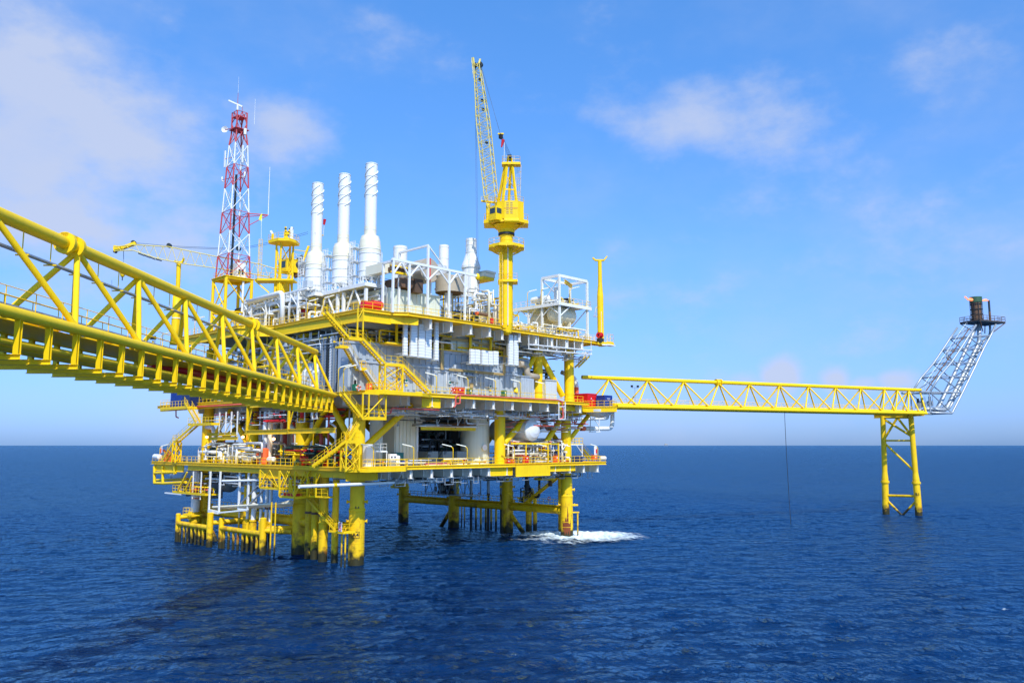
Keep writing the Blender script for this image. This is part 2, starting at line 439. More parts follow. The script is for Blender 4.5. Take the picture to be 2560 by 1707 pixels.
# ------------------------------------------------------------------ sea
def sea_material():
    m = bpy.data.materials.new('sea_water'); m.use_nodes = True
    t = m.node_tree; l = t.links.new; b = t.nodes['Principled BSDF']; n = t.nodes.new
    b.inputs['Roughness'].default_value = 0.10
    b.inputs['IOR'].default_value = 1.333
    b.inputs['Specular IOR Level'].default_value = 0.30; b.inputs['Specular Tint'].default_value = (0.42, 0.74, 1.0, 1)
    g = n('ShaderNodeNewGeometry')
    def noise(scale, det, rough, st=(1, 1, 1), rot=0, dist=0):
        m0 = n('ShaderNodeMapping'); m0.inputs['Rotation'].default_value = (0, 0, R(-rot)); l(g.outputs['Position'], m0.inputs[0])
        mm = n('ShaderNodeMapping'); mm.inputs['Scale'].default_value = st; l(m0.outputs[0], mm.inputs[0])
        z = n('ShaderNodeTexNoise'); z.inputs['Scale'].default_value = scale; z.inputs['Detail'].default_value = det; z.inputs['Roughness'].default_value = rough; z.inputs['Distortion'].default_value = dist; l(mm.outputs[0], z.inputs[0])
        return z.outputs[0]
    a = noise(.085, 3, .5, (1, .45, 1), 48, .3)
    c = noise(.42, 5, .62, (1, .55, 1), 35, .4)
    d = noise(2.2, 4, .6, (1, .6, 1), 55, .2)
    def mad(x, k, y=None):
        q = n('ShaderNodeMath'); q.operation = 'MULTIPLY_ADD'; l(x, q.inputs[0]); q.inputs[1].default_value = k
        if y is None: q.inputs[2].default_value = 0
        else: l(y, q.inputs[2])
        return q.outputs[0]
    h = mad(a, 1.0, mad(c, .8, mad(d, .30)))
    def tilt(scale, det, st, k):
        m0 = n('ShaderNodeMapping'); m0.inputs['Rotation'].default_value = (0, 0, R(-YAW)); l(g.outputs['Position'], m0.inputs[0])
        mm = n('ShaderNodeMapping'); mm.inputs['Scale'].default_value = st; l(m0.outputs[0], mm.inputs[0])
        z = n('ShaderNodeTexNoise'); z.inputs['Scale'].default_value = scale; z.inputs['Detail'].default_value = det; z.inputs['Roughness'].default_value = .6; l(mm.outputs[0], z.inputs[0])
        a1 = n('ShaderNodeVectorMath'); a1.operation = 'SUBTRACT'; l(z.outputs['Color'], a1.inputs[0]); a1.inputs[1].default_value = (.5, .5, .5)
        a2 = n('ShaderNodeVectorMath'); a2.operation = 'MULTIPLY'; l(a1.outputs[0], a2.inputs[0]); a2.inputs[1].default_value = (k, k, 0)
        return a2.outputs[0]
    bp = n('ShaderNodeBump'); bp.inputs['Strength'].default_value = 1.0; bp.inputs['Distance'].default_value = 1.0; l(h, bp.inputs['Height']); 
    v1 = n('ShaderNodeVectorMath'); v1.operation = 'ADD'; l(tilt(.34, 5, (1, .42, 1), 1.9), v1.inputs[0]); l(tilt(1.5, 4, (1, .45, 1), 1.8), v1.inputs[1])
    v2 = n('ShaderNodeVectorMath'); v2.operation = 'ADD'; l(v1.outputs[0], v2.inputs[0]); l(bp.outputs[0], v2.inputs[1])
    v3 = n('ShaderNodeVectorMath'); v3.operation = 'NORMALIZE'; l(v2.outputs[0], v3.inputs[0]); l(v3.outputs[0], b.inputs['Normal'])
    # a rough sea never turns into a full mirror towards the horizon: its wave faces cap the grazing reflection
    b.inputs['Specular IOR Level'].default_value = 0
    b.inputs['Roughness'].default_value = 1
    gl = n('ShaderNodeBsdfGlossy'); gl.inputs['Roughness'].default_value = .09; gl.inputs['Color'].default_value = (.50, .83, 1, 1); l(v3.outputs[0], gl.inputs['Normal'])
    fr = n('ShaderNodeFresnel'); fr.inputs['IOR'].default_value = 1.333; l(v3.outputs[0], fr.inputs['Normal'])
    f1 = n('ShaderNodeMath'); f1.operation = 'MINIMUM'; l(fr.outputs[0], f1.inputs[0]); f1.inputs[1].default_value = .50
    df = n('ShaderNodeBsdfDiffuse'); l(v3.outputs[0], df.inputs['Normal'])
    ms_ = n('ShaderNodeMixShader'); l(f1.outputs[0], ms_.inputs[0]); l(df.outputs[0], ms_.inputs[1]); l(gl.outputs[0], ms_.inputs[2])
    l(ms_.outputs[0], t.nodes['Material Output'].inputs[0])
    big = noise(.012, 3, .5, (1, .4, 1), 40)
    mx = n('ShaderNodeMixRGB'); l(big, mx.inputs[0]); mx.inputs[1].default_value = (0.0002, 0.014, 0.060, 1); mx.inputs[2].default_value = (0.0003, 0.023, 0.096, 1)
    l(mx.outputs[0], df.inputs['Color'])
    MATS['sea_water'] = m
sea_material()
import numpy as np
rg = np.random.default_rng(3)
WX0, WX1, WY0, WY1, WS = -95.0, 205.0, -125.0, 160.0, 0.55      # patch of sea modelled as real waves
def wave_height(x, y):
    h = np.zeros_like(x)
    main = R(YAW + 8)
    for k in range(70):
        lam = 1.7 * (13.0 / 1.7) ** (rg.random() ** 1.2); a = 0.0038 * lam ** 0.85
        t = main + rg.normal(0, 0.55) + (math.pi if rg.random() < .15 else 0)
        kx, ky = math.cos(t) * 2 * math.pi / lam, math.sin(t) * 2 * math.pi / lam; ph = rg.random() * 6.283
        q = np.sin(kx * x + ky * y + ph)
        h += a * (1.0 - 2.0 * np.abs(q) ** 0.8 if k % 4 == 0 else q)
    g = 0.75 + 0.45 * np.sin(x * .021 + 1.3 * np.sin(y * .013)) * np.sin(y * .027 + .8)
    return h * g
nx, ny = int((WX1 - WX0) / WS) + 1, int((WY1 - WY0) / WS) + 1
gx, gy = np.meshgrid(np.linspace(WX0, WX1, nx), np.linspace(WY0, WY1, ny), indexing='ij')
e_ = np.minimum(np.minimum(gx - WX0, WX1 - gx), np.minimum(gy - WY0, WY1 - gy)); fade = np.clip(e_ / 40.0, 0, 1)
gz = wave_height(gx, gy) * fade
co = np.stack([gx, gy, gz], -1).reshape(-1, 3)
ii, jj = np.meshgrid(np.arange(nx - 1), np.arange(ny - 1), indexing='ij'); v0 = (ii * ny + jj).ravel()
quads = np.stack([v0, v0 + ny, v0 + ny + 1, v0 + 1], -1).astype(np.int32)
far = [(-1.5e5, -1.5e5), (1.5e5, -1.5e5), (1.5e5, 1.5e5), (-1.5e5, 1.5e5)]; inn = [(WX0, WY0), (WX1, WY0), (WX1, WY1), (WX0, WY1)]
nb_ = len(co)
extra = []; fq = []
cx_, cy_ = (WX0 + WX1) / 2, (WY0 + WY1) / 2
sc_l = [1.0, 1.6, 3, 8, 30, 120, 900]
for s_ in sc_l: extra += [(cx_ + (p[0] - cx_) * s_, cy_ + (p[1] - cy_) * s_, 0) for p in inn]
for j in range(len(sc_l) - 1):
    for k in range(4): a_, b_ = nb_ + j * 4, nb_ + j * 4 + 4; fq.append((a_ + k, b_ + k, b_ + (k + 1) % 4, a_ + (k + 1) % 4))
co = np.concatenate([co, np.array(extra)]); quads = np.concatenate([quads, np.array(fq, dtype=np.int32)])
me = bpy.data.meshes.new('sea'); me.vertices.add(len(co)); me.vertices.foreach_set('co', co.astype(np.float32).ravel())
me.loops.add(quads.size); me.loops.foreach_set('vertex_index', quads.ravel()); me.polygons.add(len(quads)); me.polygons.foreach_set('loop_start', np.arange(0, quads.size, 4, dtype=np.int32))
me.polygons.foreach_set('use_smooth', np.ones(len(quads), dtype=bool)); me.update(calc_edges=True); me.validate()
me.materials.append(MATS['sea_water'])
o = bpy.data.objects.new('sea', me); col.objects.link(o); o['kind'] = 'structure'
# ------------------------------------------------------------------ the platform: legs, frames, decks
PL = thing('offshore_platform', 'three-decked yellow and white offshore production platform standing on eight thick yellow legs', 'oil platform', (0, 0, 0))
LEGU = (0.0, 45.5); LEGV = (0.0, 15.0, 30.5, 47.0)
ZL, ZM, ZT = 13.42, 24.0, 35.6
legs = {}
for u in LEGU:
    for v in LEGV:
        m = MB('sea_yellow')
        m.lathe((u, v, 0), [(-3, 1.12), (7.2, 1.12), (7.35, 1.17), (7.6, 1.17), (7.75, 1.05), (12.2, 1.02)], 28)
        for zz in (2.0, 2.9, 3.7, 11.0):
            m.lathe((u, v, zz), [(0, 1.13), (.0, 1.15), (.07, 1.15), (.07, 1.12)], 28)
        for s_ in (-1, 1):
            for zz in (8.6, 5.9):
                m.tube((u, v, zz), (u + s_ * .95, v - s_ * .95, zz), .17)
                m.tube((u + s_ * .95, v - s_ * .95, zz), (u + s_ * 1.05, v - s_ * 1.05, zz), .27)
        lg = m.build('leg', PL); legs[(u, v)] = lg
# lettering on leg A4 wrapped round the cylinder, facing the viewer
ang0 = math.atan2(CAM.y - 0, CAM.x - 0)
def wrap(u, v, r, zc, a0):
    return lambda x, y: Vector((u + r * math.cos(a0 + x / r), v + r * math.sin(a0 + x / r), zc + y))
text_mesh('A4', .84, wrap(0, 0, 1.15, zat(0, 0, 1335), ang0 - .12), 'leg_number', legs[(0., 0.)])
text_mesh('A4', .62, wrap(0, 0, 1.065, zat(0, 0, 1268), ang0 - .02), 'leg_number', legs[(0., 0.)])
m = MB('black'); zc = zat(0, 0, 1335); pl = wrap(0, 0, 1.15, zc, ang0 - .12)
for y0 in (-.45, .45):
    for i in range(8):
        x0 = -.55 + 1.1 * i / 8; x1 = x0 + 1.1 / 8
        m.quad(pl(x0, y0 - .03), pl(x1, y0 - .03), pl(x1, y0 + .03), pl(x0, y0 + .03))
for x0 in (-.55, .55): m.quad(pl(x0 - .03, -.45), pl(x0 + .03, -.45), pl(x0 + .03, .45), pl(x0 - .03, .45))
m.build('number_frame', legs[(0., 0.)])
m = MB('black'); pl = wrap(45.5, 0, 1.08, zat(45.5, 0, 1236), ang0)
text_mesh('A1', .6, pl, 'leg_number', legs[(45.5, 0.)])
# rust sheet on the right-hand leg
# jacket bracing just above the sea
ZB = 4.9
for u in LEGU:
    for a, b in zip(LEGV[:-1], LEGV[1:]):
        m = MB('sea_yellow'); m.tube((u, a + .9, ZB), (u, b - .9, ZB), .72, n=18)
        for t in (.12, .5, .88): m.tube((u, a + (b - a) * t, ZB), (u, a + (b - a) * t + .25, ZB), .77, n=18)
        m.build('horizontal_brace', PL)
for (a, b) in (((45.5, 15, 4.3), (45.5, 8.5, -2)), ((45.5, 30.5, 4.3), (45.5, 36, -2)), ((0, 47, 4.3), (0, 40, -2))):
    m = MB('sea_yellow'); m.tube(a, b, .42, n=14); m.build('diagonal_brace', PL)
# frames between the decks
COLU = (0.0, 28.5, 45.5)
for v in LEGV:
    for u in COLU:
        r_ = 1.0 if v else .92
        m = MB('yellow_paint'); m.tube((u, v, 12.0), (u, v, 22.3), r_, n=22)
        m.lathe((u, v, 15.2), [(0, r_), (0, r_ + .02), (.1, r_ + .02), (.1, r_)], 22); m.build('column', PL)
    for u in ((38.0, 46.5) if v == 0 else (0.0, 20., 38.0, 46.5)):
        m = MB('yellow_paint'); m.tube((u, v, 22.3), (u, v, 34), .86 if u < 40 else .92, n=22)
        m.lathe((u, v, 25.8), [(0, .93), (0, .98), (.12, .98), (.12, .93)], 22); m.build('column', PL)
def brace(a, b, r_=.5):
    m = MB('yellow_paint'); m.tube(a, b, r_, n=14); m.build('diagonal_brace', PL)
for v in (0, 15.0, 30.5, 47):
    brace((28.8, v, 16.3), (36.5, v, 22.6), .55)
    if v: brace((28.2, v, 16.3), (20.5, v, 22.6), .55)
    brace((.5, v, 15.8), (9.5, v, 22.6), .5)
    brace((45.0, v, 22.2), (38.5, v, 15.5), .5)
    brace((38, v, 33.4), (32.2, v, 25.5), .52)
    brace((38, v, 33.4), (44.6, v, 25.5), .52)
for u in (0, 45.5):
    brace((u, .6, 15.8), (u, 7.2, 22.6), .45)
    brace((u, 14.4, 15.8), (u, 8.0, 22.6), .45)
    brace((u, 31, 15.8), (u, 39, 22.6), .45)
    brace((u, 46.4, 15.8), (u, 39.5, 22.6), .45)
brace((46.6, 0, 22.2), (51.5, 0, 19.0 + 3.6), .4)
brace((46.4, 0, 17.5), (52.6, 0.2, 22.4), .4)

def deck(name, poly, z, gird_u, gird_v, dep, gmat='white_paint', plate='yellow_paint', fas=.42):
    """plate with yellow edge channel all round, I-girders below; each a sub-part of the deck"""
    m = MB(plate); m.prism(poly, z - .16, z)
    d = m.build(name, PL)
    n = len(poly)
    for i in range(n):
        a = Vector((*poly[i], z)); b = Vector((*poly[(i + 1) % n], z))
        dr = (b - a).normalized(); out_ = Vector((dr.y, -dr.x, 0))
        m = MB('yellow_paint')
        a2, b2 = a - dr * .0 + out_ * .07, b + out_ * .07
        m.beam(a2 + Vector((0, 0, -fas / 2 + .06)), b2 + Vector((0, 0, -fas / 2 + .06)), .12, fas)
        m.beam(a2 + out_ * .1 + Vector((0, 0, -fas + .06)), b2 + out_ * .1 + Vector((0, 0, -fas + .06)), .3, .06)
        m.beam(a2 + out_ * .1 + Vector((0, 0, .09)), b2 + out_ * .1 + Vector((0, 0, .09)), .3, .06)
        m.build('edge_channel', d)
    proto = {}
    for (u, v0, v1, mt) in gird_u:                     # girders running along y
        m = MB(mt); m.ibeam((u, v0, z - .17 - dep / 2), (u, v1, z - .17 - dep / 2), .5, dep, .05)
        for vv in (v0 + .25, v0 + 2.0): m.box(u - .22, vv, z - .2 - dep + .06, u + .22, vv + .04, z - .24)
        m.build('girder', d)
    for (v, u0, u1, mt) in gird_v:
        m = MB(mt); m.ibeam((u0, v, z - .17 - dep / 2), (u1, v, z - .17 - dep / 2), .45, dep * .96, .05)
        m.build('girder', d)
    return d
def gu(lo, hi, step, v0, v1, mt='white_paint'):
    L_ = []; u = lo
    while u <= hi: L_.append((u, v0, v1, mt)); u += step
    return L_
# lower deck
LOW = [(-4.4, -3.4), (52.6, -3.4), (53.2, 4), (53.2, 50), (-4, 61), (-4, 48), (-4.0, 20), (-4.4, 8)]
d1 = deck('lower_deck', LOW, ZL, gu(3.2, 51, 3.95, -3.38, 49), [(v, -3.4, 52, 'pale_grey') for v in (1.2, 8, 15.6, 23, 31, 39, 47)], 1.55)
# middle deck
MID = [(-2.4, -4.9), (46, -4.9), (46.5, 0), (50.5, 1), (50.5, 50), (-2.6, 63), (-2.6, 20), (-2.4, 8)]
d2 = deck('middle_deck', MID, ZM, gu(1.0, 45, 4.3, -4.88, 50), [(v, -2.0, 50, 'pale_grey') for v in (1.2, 8, 15.6, 23, 31, 39, 47)], 1.6)
# upper deck
TOP = [(-2.2, -3.5), (2.6, -3.6), (4.6, -5.0), (23.6, -5.0), (25, -3.8), (51.4, -3.4), (51.4, 44), (-6.2, 48), (-6.2, 25), (-2.0, 21)]
d3 = deck('upper_deck', TOP, ZT, gu(9.2, 23, 4.1, -4.98, 42) + gu(25.6, 50, 4.1, -3.7, 42), [(v, -1.6, 50, 'pale_grey') for v in (1.2, 8, 15.6, 23, 31, 39)], 1.7)
def fascia(d, a, b, z, h, m_='yellow_paint', name='fascia_plate', th=.14):
    a = Vector((a[0], a[1], z - .42 - h / 2)); b = Vector((b[0], b[1], z - .42 - h / 2)); dr = (b - a).normalized(); out_ = Vector((dr.y, -dr.x, 0))
    m = MB(m_); m.beam(a, b, th, h); m.beam(a - Vector((0, 0, h / 2)), b - Vector((0, 0, h / 2)), .42, .06)
    n = max(1, int((b - a).length / 3.2))
    for i in range(n + 1):
        p = a.lerp(b, i / n); m.beam(p - Vector((0, 0, h / 2)) + out_ * .1, p + Vector((0, 0, h / 2)) + out_ * .1, .05, .16, up=dr)
    return m.build(name, d)
fascia(d1, (-3.8, 20), (-3.8, 46), ZL, .75); fascia(d1, (-3.9, 14.8), (-3.9, 20.8), ZL, 1.45)
fascia(d1, (-4.1, -3.0), (-3.8, 14.6), ZL, .9); fascia(d1, (-4.0, -2.9), (1.2, -2.9), ZL, 1.3)
fascia(d1, (23.2, -3.1), (28.2, -3.1), ZL, 1.3); fascia(d1, (28.0, -4.2), (36.2, -4.2), ZL + .25, 1.75, th=.2)
fascia(d1, (36.4, -3.2), (44, -3.2), ZL, .9)
fascia(d1, (-3.8, 48), (-3.8, 60.5), ZL, 1.2)
fascia(d2, (-2.5, 27), (-2.5, 62), ZM, .55); fascia(d2, (-2.5, 3), (-2.5, 27), ZM, .9)
fascia(d2, (7.8, -4.6), (11.2, -4.6), ZM, 1.5); fascia(d2, (41.5, -1.2), (46.5, -1.2), ZM, 1.4)
fascia(d3, (-2.1, -3.3), (-2.1, 21), ZT, 1.25); fascia(d3, (-6.1, 25), (-6.1, 47), ZT, 1.1); fascia(d3, (-2.1, 21), (-6.1, 25), ZT, 1.2)
fascia(d3, (-2.0, -3.35), (2.6, -3.45), ZT, 1.25); fascia(d3, (2.7, -3.5), (6.6, -4.8), ZT, 1.1)
# mezzanine of plating between the lower and middle decks darkens the inside
# hand rails
def rails(name, d, pts, z, **k):
    m = MB('yellow_paint'); m.rail([(p[0], p[1], z + .06) for p in pts], **k); m.build(name, d)
rails('handrail', d1, [(-4.0, 46), (-4.0, 20), (-4.4, 8), (-4.4, -.5)], ZL)
rails('handrail', d1, [(-1.6, -3.4), (28, -3.4), (36.4, -3.4), (52.6, -3.4), (53.2, 4), (53.2, 20)], ZL)
rails('handrail', d1, [(-4.0, 46.5), (-4, 61), (2, 60)], ZL)
rails('handrail', d2, [(-2.6, 62), (-2.6, 20), (-2.5, 4)], ZM)
rails('handrail', d2, [(8.4, -4.9), (44.5, -4.9)], ZM)
rails('handrail', d2, [(-1.8, -4.9), (3, -4.9)], ZM)
rails('handrail', d3, [(-6.2, 47), (-6.2, 25), (-2.0, 21), (-2.2, 2.6)], ZT)
rails('handrail', d3, [(-2.1, -1.0), (-2.2, -3.5), (2.6, -3.6), (4.6, -5), (23.6, -5)], ZT)
rails('handrail', d3, [(28.2, -3.7), (51.4, -3.4), (51.4, 10)], ZT)
# ------------------------------------------------------------------ link bridge in the foreground
def truss_bridge(name, label, cat, A, d, nvec, tn_near, tn_top, tn_far, t0, t1, w, ztop, rc, rt, rb, mtl, hang=None, joints=(), tt0=None, tt1=None, walk=True):
    """A: start of near bottom chord, d: direction, nvec: across; t lists: panel points along the bridge"""
    br = thing(name, label, cat, A)
    sh = 1.0
    def pn(t): return A + d * t
    def pf(t): return A + d * t + nvec * w
    def pt(t): return Vector(((A + d * t + nvec * w / 2).x, (A + d * t + nvec * w / 2).y, ztop))
    U = Vector((0, 0, 1))
    m = MB(mtl); m.tube(pn(t0), pn(t1), rc, n=20); m.build('bottom_chord', br)
    m = MB(mtl); m.tube(pf(t0), pf(t1), rc, n=20); m.build('bottom_chord', br)
    m = MB(mtl); m.tube(pt(tt0 if tt0 is not None else t0), pt(tt1 if tt1 is not None else tn_top[-1] + .5), rt, n=24); tc = m.build('top_chord', br)
    for tj in joints:
        m = MB(mtl); c = pt(tj)
        for s_ in (-.75, .35): m.lathe(c + d * s_, [(0, rt), (0, rt * 1.75), (.3, rt * 1.75), (.3, rt)], 24, d)
        m.beam(c - d * .75 + U * rt * 1.3, c + d * .75 + U * rt * 1.3, .5, .25)
        m.build('joint_collar', tc)
    for i, t in enumerate(tn_top):
        for (f, T) in ((pn, tn_near), (pf, tn_far)):
            for k in (0, 1):
                if i + k >= len(T): continue
                q = T[i + k]
                if q is None or q > t1 + .2: continue
                m = MB(mtl); m.tube(pt(t) - U * rt * .5, f(q) + U * rc * .5, rb, n=14); m.build('web_brace', br)
    # plan bracing and floor
    m = MB(mtl)
    ts = [q for q in tn_near if q is not None and q <= t1]
    for a, b in zip(ts[:-1], ts[1:]):
        m.tube(pn(a), pf(a), rb * .8, n=8); m.tube(pf(a), pn(b), rb * .7, n=8)
    m.build('floor_bracing', br)
    if hang:
        sp, hh, hb = hang
        n = int((t1 - t0) / sp)
        for i in range(n):
            t = t0 + 1.5 + i * sp
            if t < -4: continue
            m = MB(mtl)
            for f in (pn, pf):
                a = f(t) - U * rc * .6
                m.ibeam(a, a - U * hh, .30, .28, .035, up=d)
            m.ibeam(pn(t) - nvec * .2 - U * (hh + rc * .6 + .12), pf(t) + nvec * .2 - U * (hh + rc * .6 + .12), .26, .30, .035)
            m.build('pipe_hanger', br)
    return br, pn, pf, pt
A = Z(23.45, 0, 774); B = Z(23.45, 836, 988)
d = (B - A).normalized(); nv = Vector((-d.y, d.x, 0))
NP = range(-2, 9)
link, pn, pf, pt = truss_bridge('link_bridge', 'near yellow tubular truss footbridge crossing from the left picture edge to the platform', 'bridge', A, d, nv,
    [7.1 + 8.2 * k for k in NP] + [81.6], [10.75 + 8.57 * k for k in range(-2, 8)], [6.2 + 8.55 * k for k in NP] + [81],
    -14, 74.0, 4.4, 29.25, .33, .40, .185, 'bridge_yellow', hang=(2.83, 1.95, 0), joints=(9.9, 45.2), tt0=-14, tt1=71.5)
U = Vector((0, 0, 1))
# walkway with handrails, on brackets
m = MB('grating'); c = nv * 2.6
m.beam(A + d * -14 + c + U * .78, A + d * 73.5 + c + U * .78, 1.7, .08)
m.use('steel_grey'); 
for s_ in (-.86, .86): m.beam(A + d * -14 + c + nv * s_ + U * .72, A + d * 73.5 + c + nv * s_ + U * .72, .05, .36)
m.build('walkway', link)
m = MB('bridge_yellow')
for s_ in (-.95, .95): m.rail([A + d * -14 + c + nv * s_ + U * .8, A + d * 73.5 + c + nv * s_ + U * .8], h=1.05, sp=2.83, r=.03, kick=False)
m.build('handrail', link)
m = MB('bridge_yellow'); m.beam(A + d * -14 + nv * 2.2 - U * .28, A + d * 73.5 + nv * 2.2 - U * .28, 3.3, .05); m.build('shade_plate', link)  # plate added below the walkway to shade the bridge underside
# cable tray slung under the top chord
m = MB('galv'); m.beam(A + d * -14 + nv * 2.2 + U * 4.15, A + d * 70 + nv * 2.2 + U * 4.15, .40, .09); m.build('cable_tray', link)
t = -12.0
while t < 70:
    m = MB('bridge_yellow'); m.tube(A + d * t + nv * 2.2 + U * 4.1, A + d * t + nv * 2.2 + U * 5.5, .035, n=4)
    m.beam(A + d * t + nv * 1.8 + U * 4.04, A + d * t + nv * 2.6 + U * 4.04, .08, .08); t += 2.83
    m.build('tray_hanger', link)
# pipes carried in the hangers
pr = [(1.0, .19, 'bridge_yellow'), (1.9, .24, 'bridge_yellow'), (2.5, .15, 'bridge_yellow'), (3.1, .22, 'bridge_yellow'), (3.7, .13, 'steel_grey')]
for off, r_, mm in pr:
    m = MB(mm); m.tube(A + d * -14 + nv * off - U * 1.35, A + d * 74 + nv * off - U * 1.35, r_, n=12); m.build('carried_pipe', link)
m = MB('red_paint')
m.pipe([A + d * 27 + nv * 4.6 - U * .3, A + d * 29.5 + nv * 2.6 - U * .55, A + d * 50 + nv * 2.6 - U * .55], .42, 14)
tag(m.build('red_pipe', None, loc=A), 'thick red pipe loop lying inside the underside of the near yellow bridge', 'pipe')
# lights and small boxes on the walkway
for t, nm in ((21.0, 'white equipment box with blue end on the near bridge walkway, closest to the picture edge'), (35.0, 'white equipment box on the near bridge walkway, further along towards the platform')):
    p = A + d * (t - 13) + nv * 3.9 + U * .95
    b = MB('white_paint'); b.beam(p, p + d * 2.3, .3, .42); b.use('navy_paint'); b.beam(p + d * 2.33, p + d * 2.6, .26, .36)
    tag(b.build('equipment_box', None, loc=p), nm, 'equipment box', 'boxes on the near bridge walkway')
for t, nm in ((14.5, 'small black floodlight on a yellow bracket beside the second bay of the near bridge'), (27.0, 'small black floodlight on a yellow bracket beside the third bay of the near bridge')):
    p = A + d * t + nv * 4.4 + U * .3
    th = thing('flood_light', nm, 'floodlight', p, 'floodlights on the near bridge')
    b = MB('bridge_yellow'); b.beam(p, p + U * 1.5, .12, .12); b.beam(p + U * 1.0 - d * .3, p + U * 1.0 + d * .5, .3, .1); b.build('bracket', th)
    b = MB('dark_steel'); b.beam(p + U * 1.7 - d * .22, p + U * 1.78 + d * .22, .34, .3); b.build('lamp_head', th)

# ------------------------------------------------------------------ flare bridge to the right, its trestle and the flare boom
FA = Z(24.05, 1543, 1015.7); FB = Z(24.05, 2316, 1033)
fd = (FB - FA).normalized(); fn = Vector((-fd.y, fd.x, 0)); FL = (FB - FA).length
# panel points from the photograph: bottom near and top nodes
def tnear(px): return (P(px, 1020, FA, fn) - FA).dot(fd)
def ttop(px): return (P(px, 950, FA + fn * 2.6, fn) - FA).dot(fd)
nearpx = [1440 + q / 2.138 for q in (120, 330, 527, 715, 897, 1065, 1225, 1368, 1505, 1640, 1708, 1775, 1835)]
toppx = [1440 + q / 2.138 for q in (175, 382, 575, 762, 925, 1085, 1240, 1385, 1520, 1645, 1715, 1775)]
tn = [tnear(p) for p in nearpx]; tt = [ttop(p) for p in toppx]
zt_ = P(1440 + 925 / 2.138, 700 + 553 / 2.138, FA + fn * 2.6, fn).z
tf = [t + .3 for t in tn]
tA = (P(1455, 938, FA + fn * 2.6, fn) - FA).dot(fd)
fl, fpn, fpf, fpt = truss_bridge('flare_bridge', 'long yellow tubular truss bridge running out over the sea to the flare', 'bridge', FA, fd, fn,
    tn, tt, tf, 0, FL, 5.2, zt_, .36, .40, .17, 'bridge_yellow', joints=(tt[3],), tt0=tA, tt1=ttop(2300))
m = MB('bridge_yellow'); m.tube(fpn(FL), Vector((fpt(0).x, fpt(0).y, 0)) * 0 + fpt(ttop(2297)), .2, n=12); m.build('web_brace', fl)
m = MB('grating'); m.beam(FA + fn * 2.6 + U * .45, FA + fd * FL + fn * 2.6 + U * .45, 2.2, .08)
m.use('bridge_yellow'); m.beam(FA + fn * 1.5 + U * .62, FA + fd * FL + fn * 1.5 + U * .62, .06, .3)
m.build('walkway', fl)
m = MB('bridge_yellow')
for s_ in (1.5, 3.7): m.rail([FA + fn * s_ + U * .5, FA + fd * FL + fn * s_ + U * .5], h=1.1, sp=3, r=.03)
m.build('handrail', fl)
for off, r_ in ((.8, .33), (4.4, .36)):
    m = MB('bridge_yellow'); m.tube(FA + fd * -4 + fn * off + U * .35, FA + fd * FL + fn * off + U * .35, r_, n=14); m.build('carried_pipe', fl)
# trestle
def leg_pt(px, py): return Z(0, px, py)
T1 = Vector((141.9, -20.1, 0)); T2 = Vector((141.3, -27.9, 0))
tr_ = thing('trestle_tower', 'two-legged yellow trestle standing in the sea under the flare bridge', 'tower', (141.6, -24, 0))
zt1 = zat(T1.x, T1.y, 1040); zt2 = zat(T2.x, T2.y, 1036)
def atz(T, px0, z):  # lean measured in the photograph
    return T
tops = []
for T, px_top, zt in ((T1, 2207, zt1), (T2, 2277, zt2)):
    # top of the leg leans slightly towards the other
    dp = P(px_top, 1040, T, (T1 - T2).normalized().cross(U)) - T; top = Vector((T.x + dp.x, T.y + dp.y, zt)); tops.append(top)
    m = MB('sea_yellow')
    k = lambda z: T.lerp(top, z / zt)
    m.lathe(T - U * 2, [(0, .80), (4.2, .80)], 18); m.tube(T + U * 2.1, k(8.5), .78, .78, n=18); m.tube(k(8.5), k(10), .78, .62, n=18); m.tube(k(10), top, .62, n=18)
    m.tube(k(7.4) - U * 0, k(7.9), 1.0, n=18)
    m.build('leg', tr_)
def tk(i, py): 
    T = (T1, T2)[i]; z = zat(T.x, T.y, py); return T.lerp(tops[i], max(0, z) / tops[i].z)
def tm(a, b, r_=.28):
    m = MB('sea_yellow'); m.tube(a, b, r_, n=12); m.build('cross_brace', tr_)
mid = tk(0, 1046).lerp(tk(1, 1046), .5)
tm(tk(0, 1046), tk(1, 1092)); tm(mid + Vector((0, 0, 0)), tk(0, 1100)); tm(mid + (tk(1, 1046) - mid) * .1, tk(1, 1092))
tm(tk(0, 1101), tk(1, 1101), .22); tm(tk(0, 1105), tk(1, 1180), .25); tm(tk(0, 1238), tk(1, 1240), .3)
lo = tk(0, 1285).lerp(tk(1, 1285), .5) - U * .4
tm(tk(0, 1246), lo, .26); tm(tk(1, 1248), lo, .26)
tm(tk(0, 1043), tk(1, 1043), .3)
m = MB('sea_yellow')
a_ = tops[0] + (tops[0] - tops[1]).normalized() * 2.2; b_ = tops[1] + (tops[1] - tops[0]).normalized() * 3.2
m.ibeam(a_, b_, .9, .9, .08); m.build('head_beam', tr_)
m = MB('black'); q = T2 + U * 7.0; vd = (CAM - q); vd.z = 0; vd.normalize(); sd = U.cross(vd)
text_mesh('B1', 1.0, lambda x, y: T2 + vd * (.83) + sd * x + U * (zat(T2.x, T2.y, 1235) + y), 'leg_number', tr_)
# flare boom: an inclined grey lattice boom carrying the flare tip
fbm = thing('flare_boom', 'inclined grey lattice flare boom with pipes at the far end of the flare bridge', 'flare boom', FB)
def fp(px, py, off=0.0): return P(px, py, FA + fn * off, fn)
def G(cx, cy, off=0.0): return fp(2280 + cx / 4.75, 720 + cy / 4.75, off)   # read off the enlarged crop
W2 = 5.2
botN = [(225, 1478), (475, 1485)]
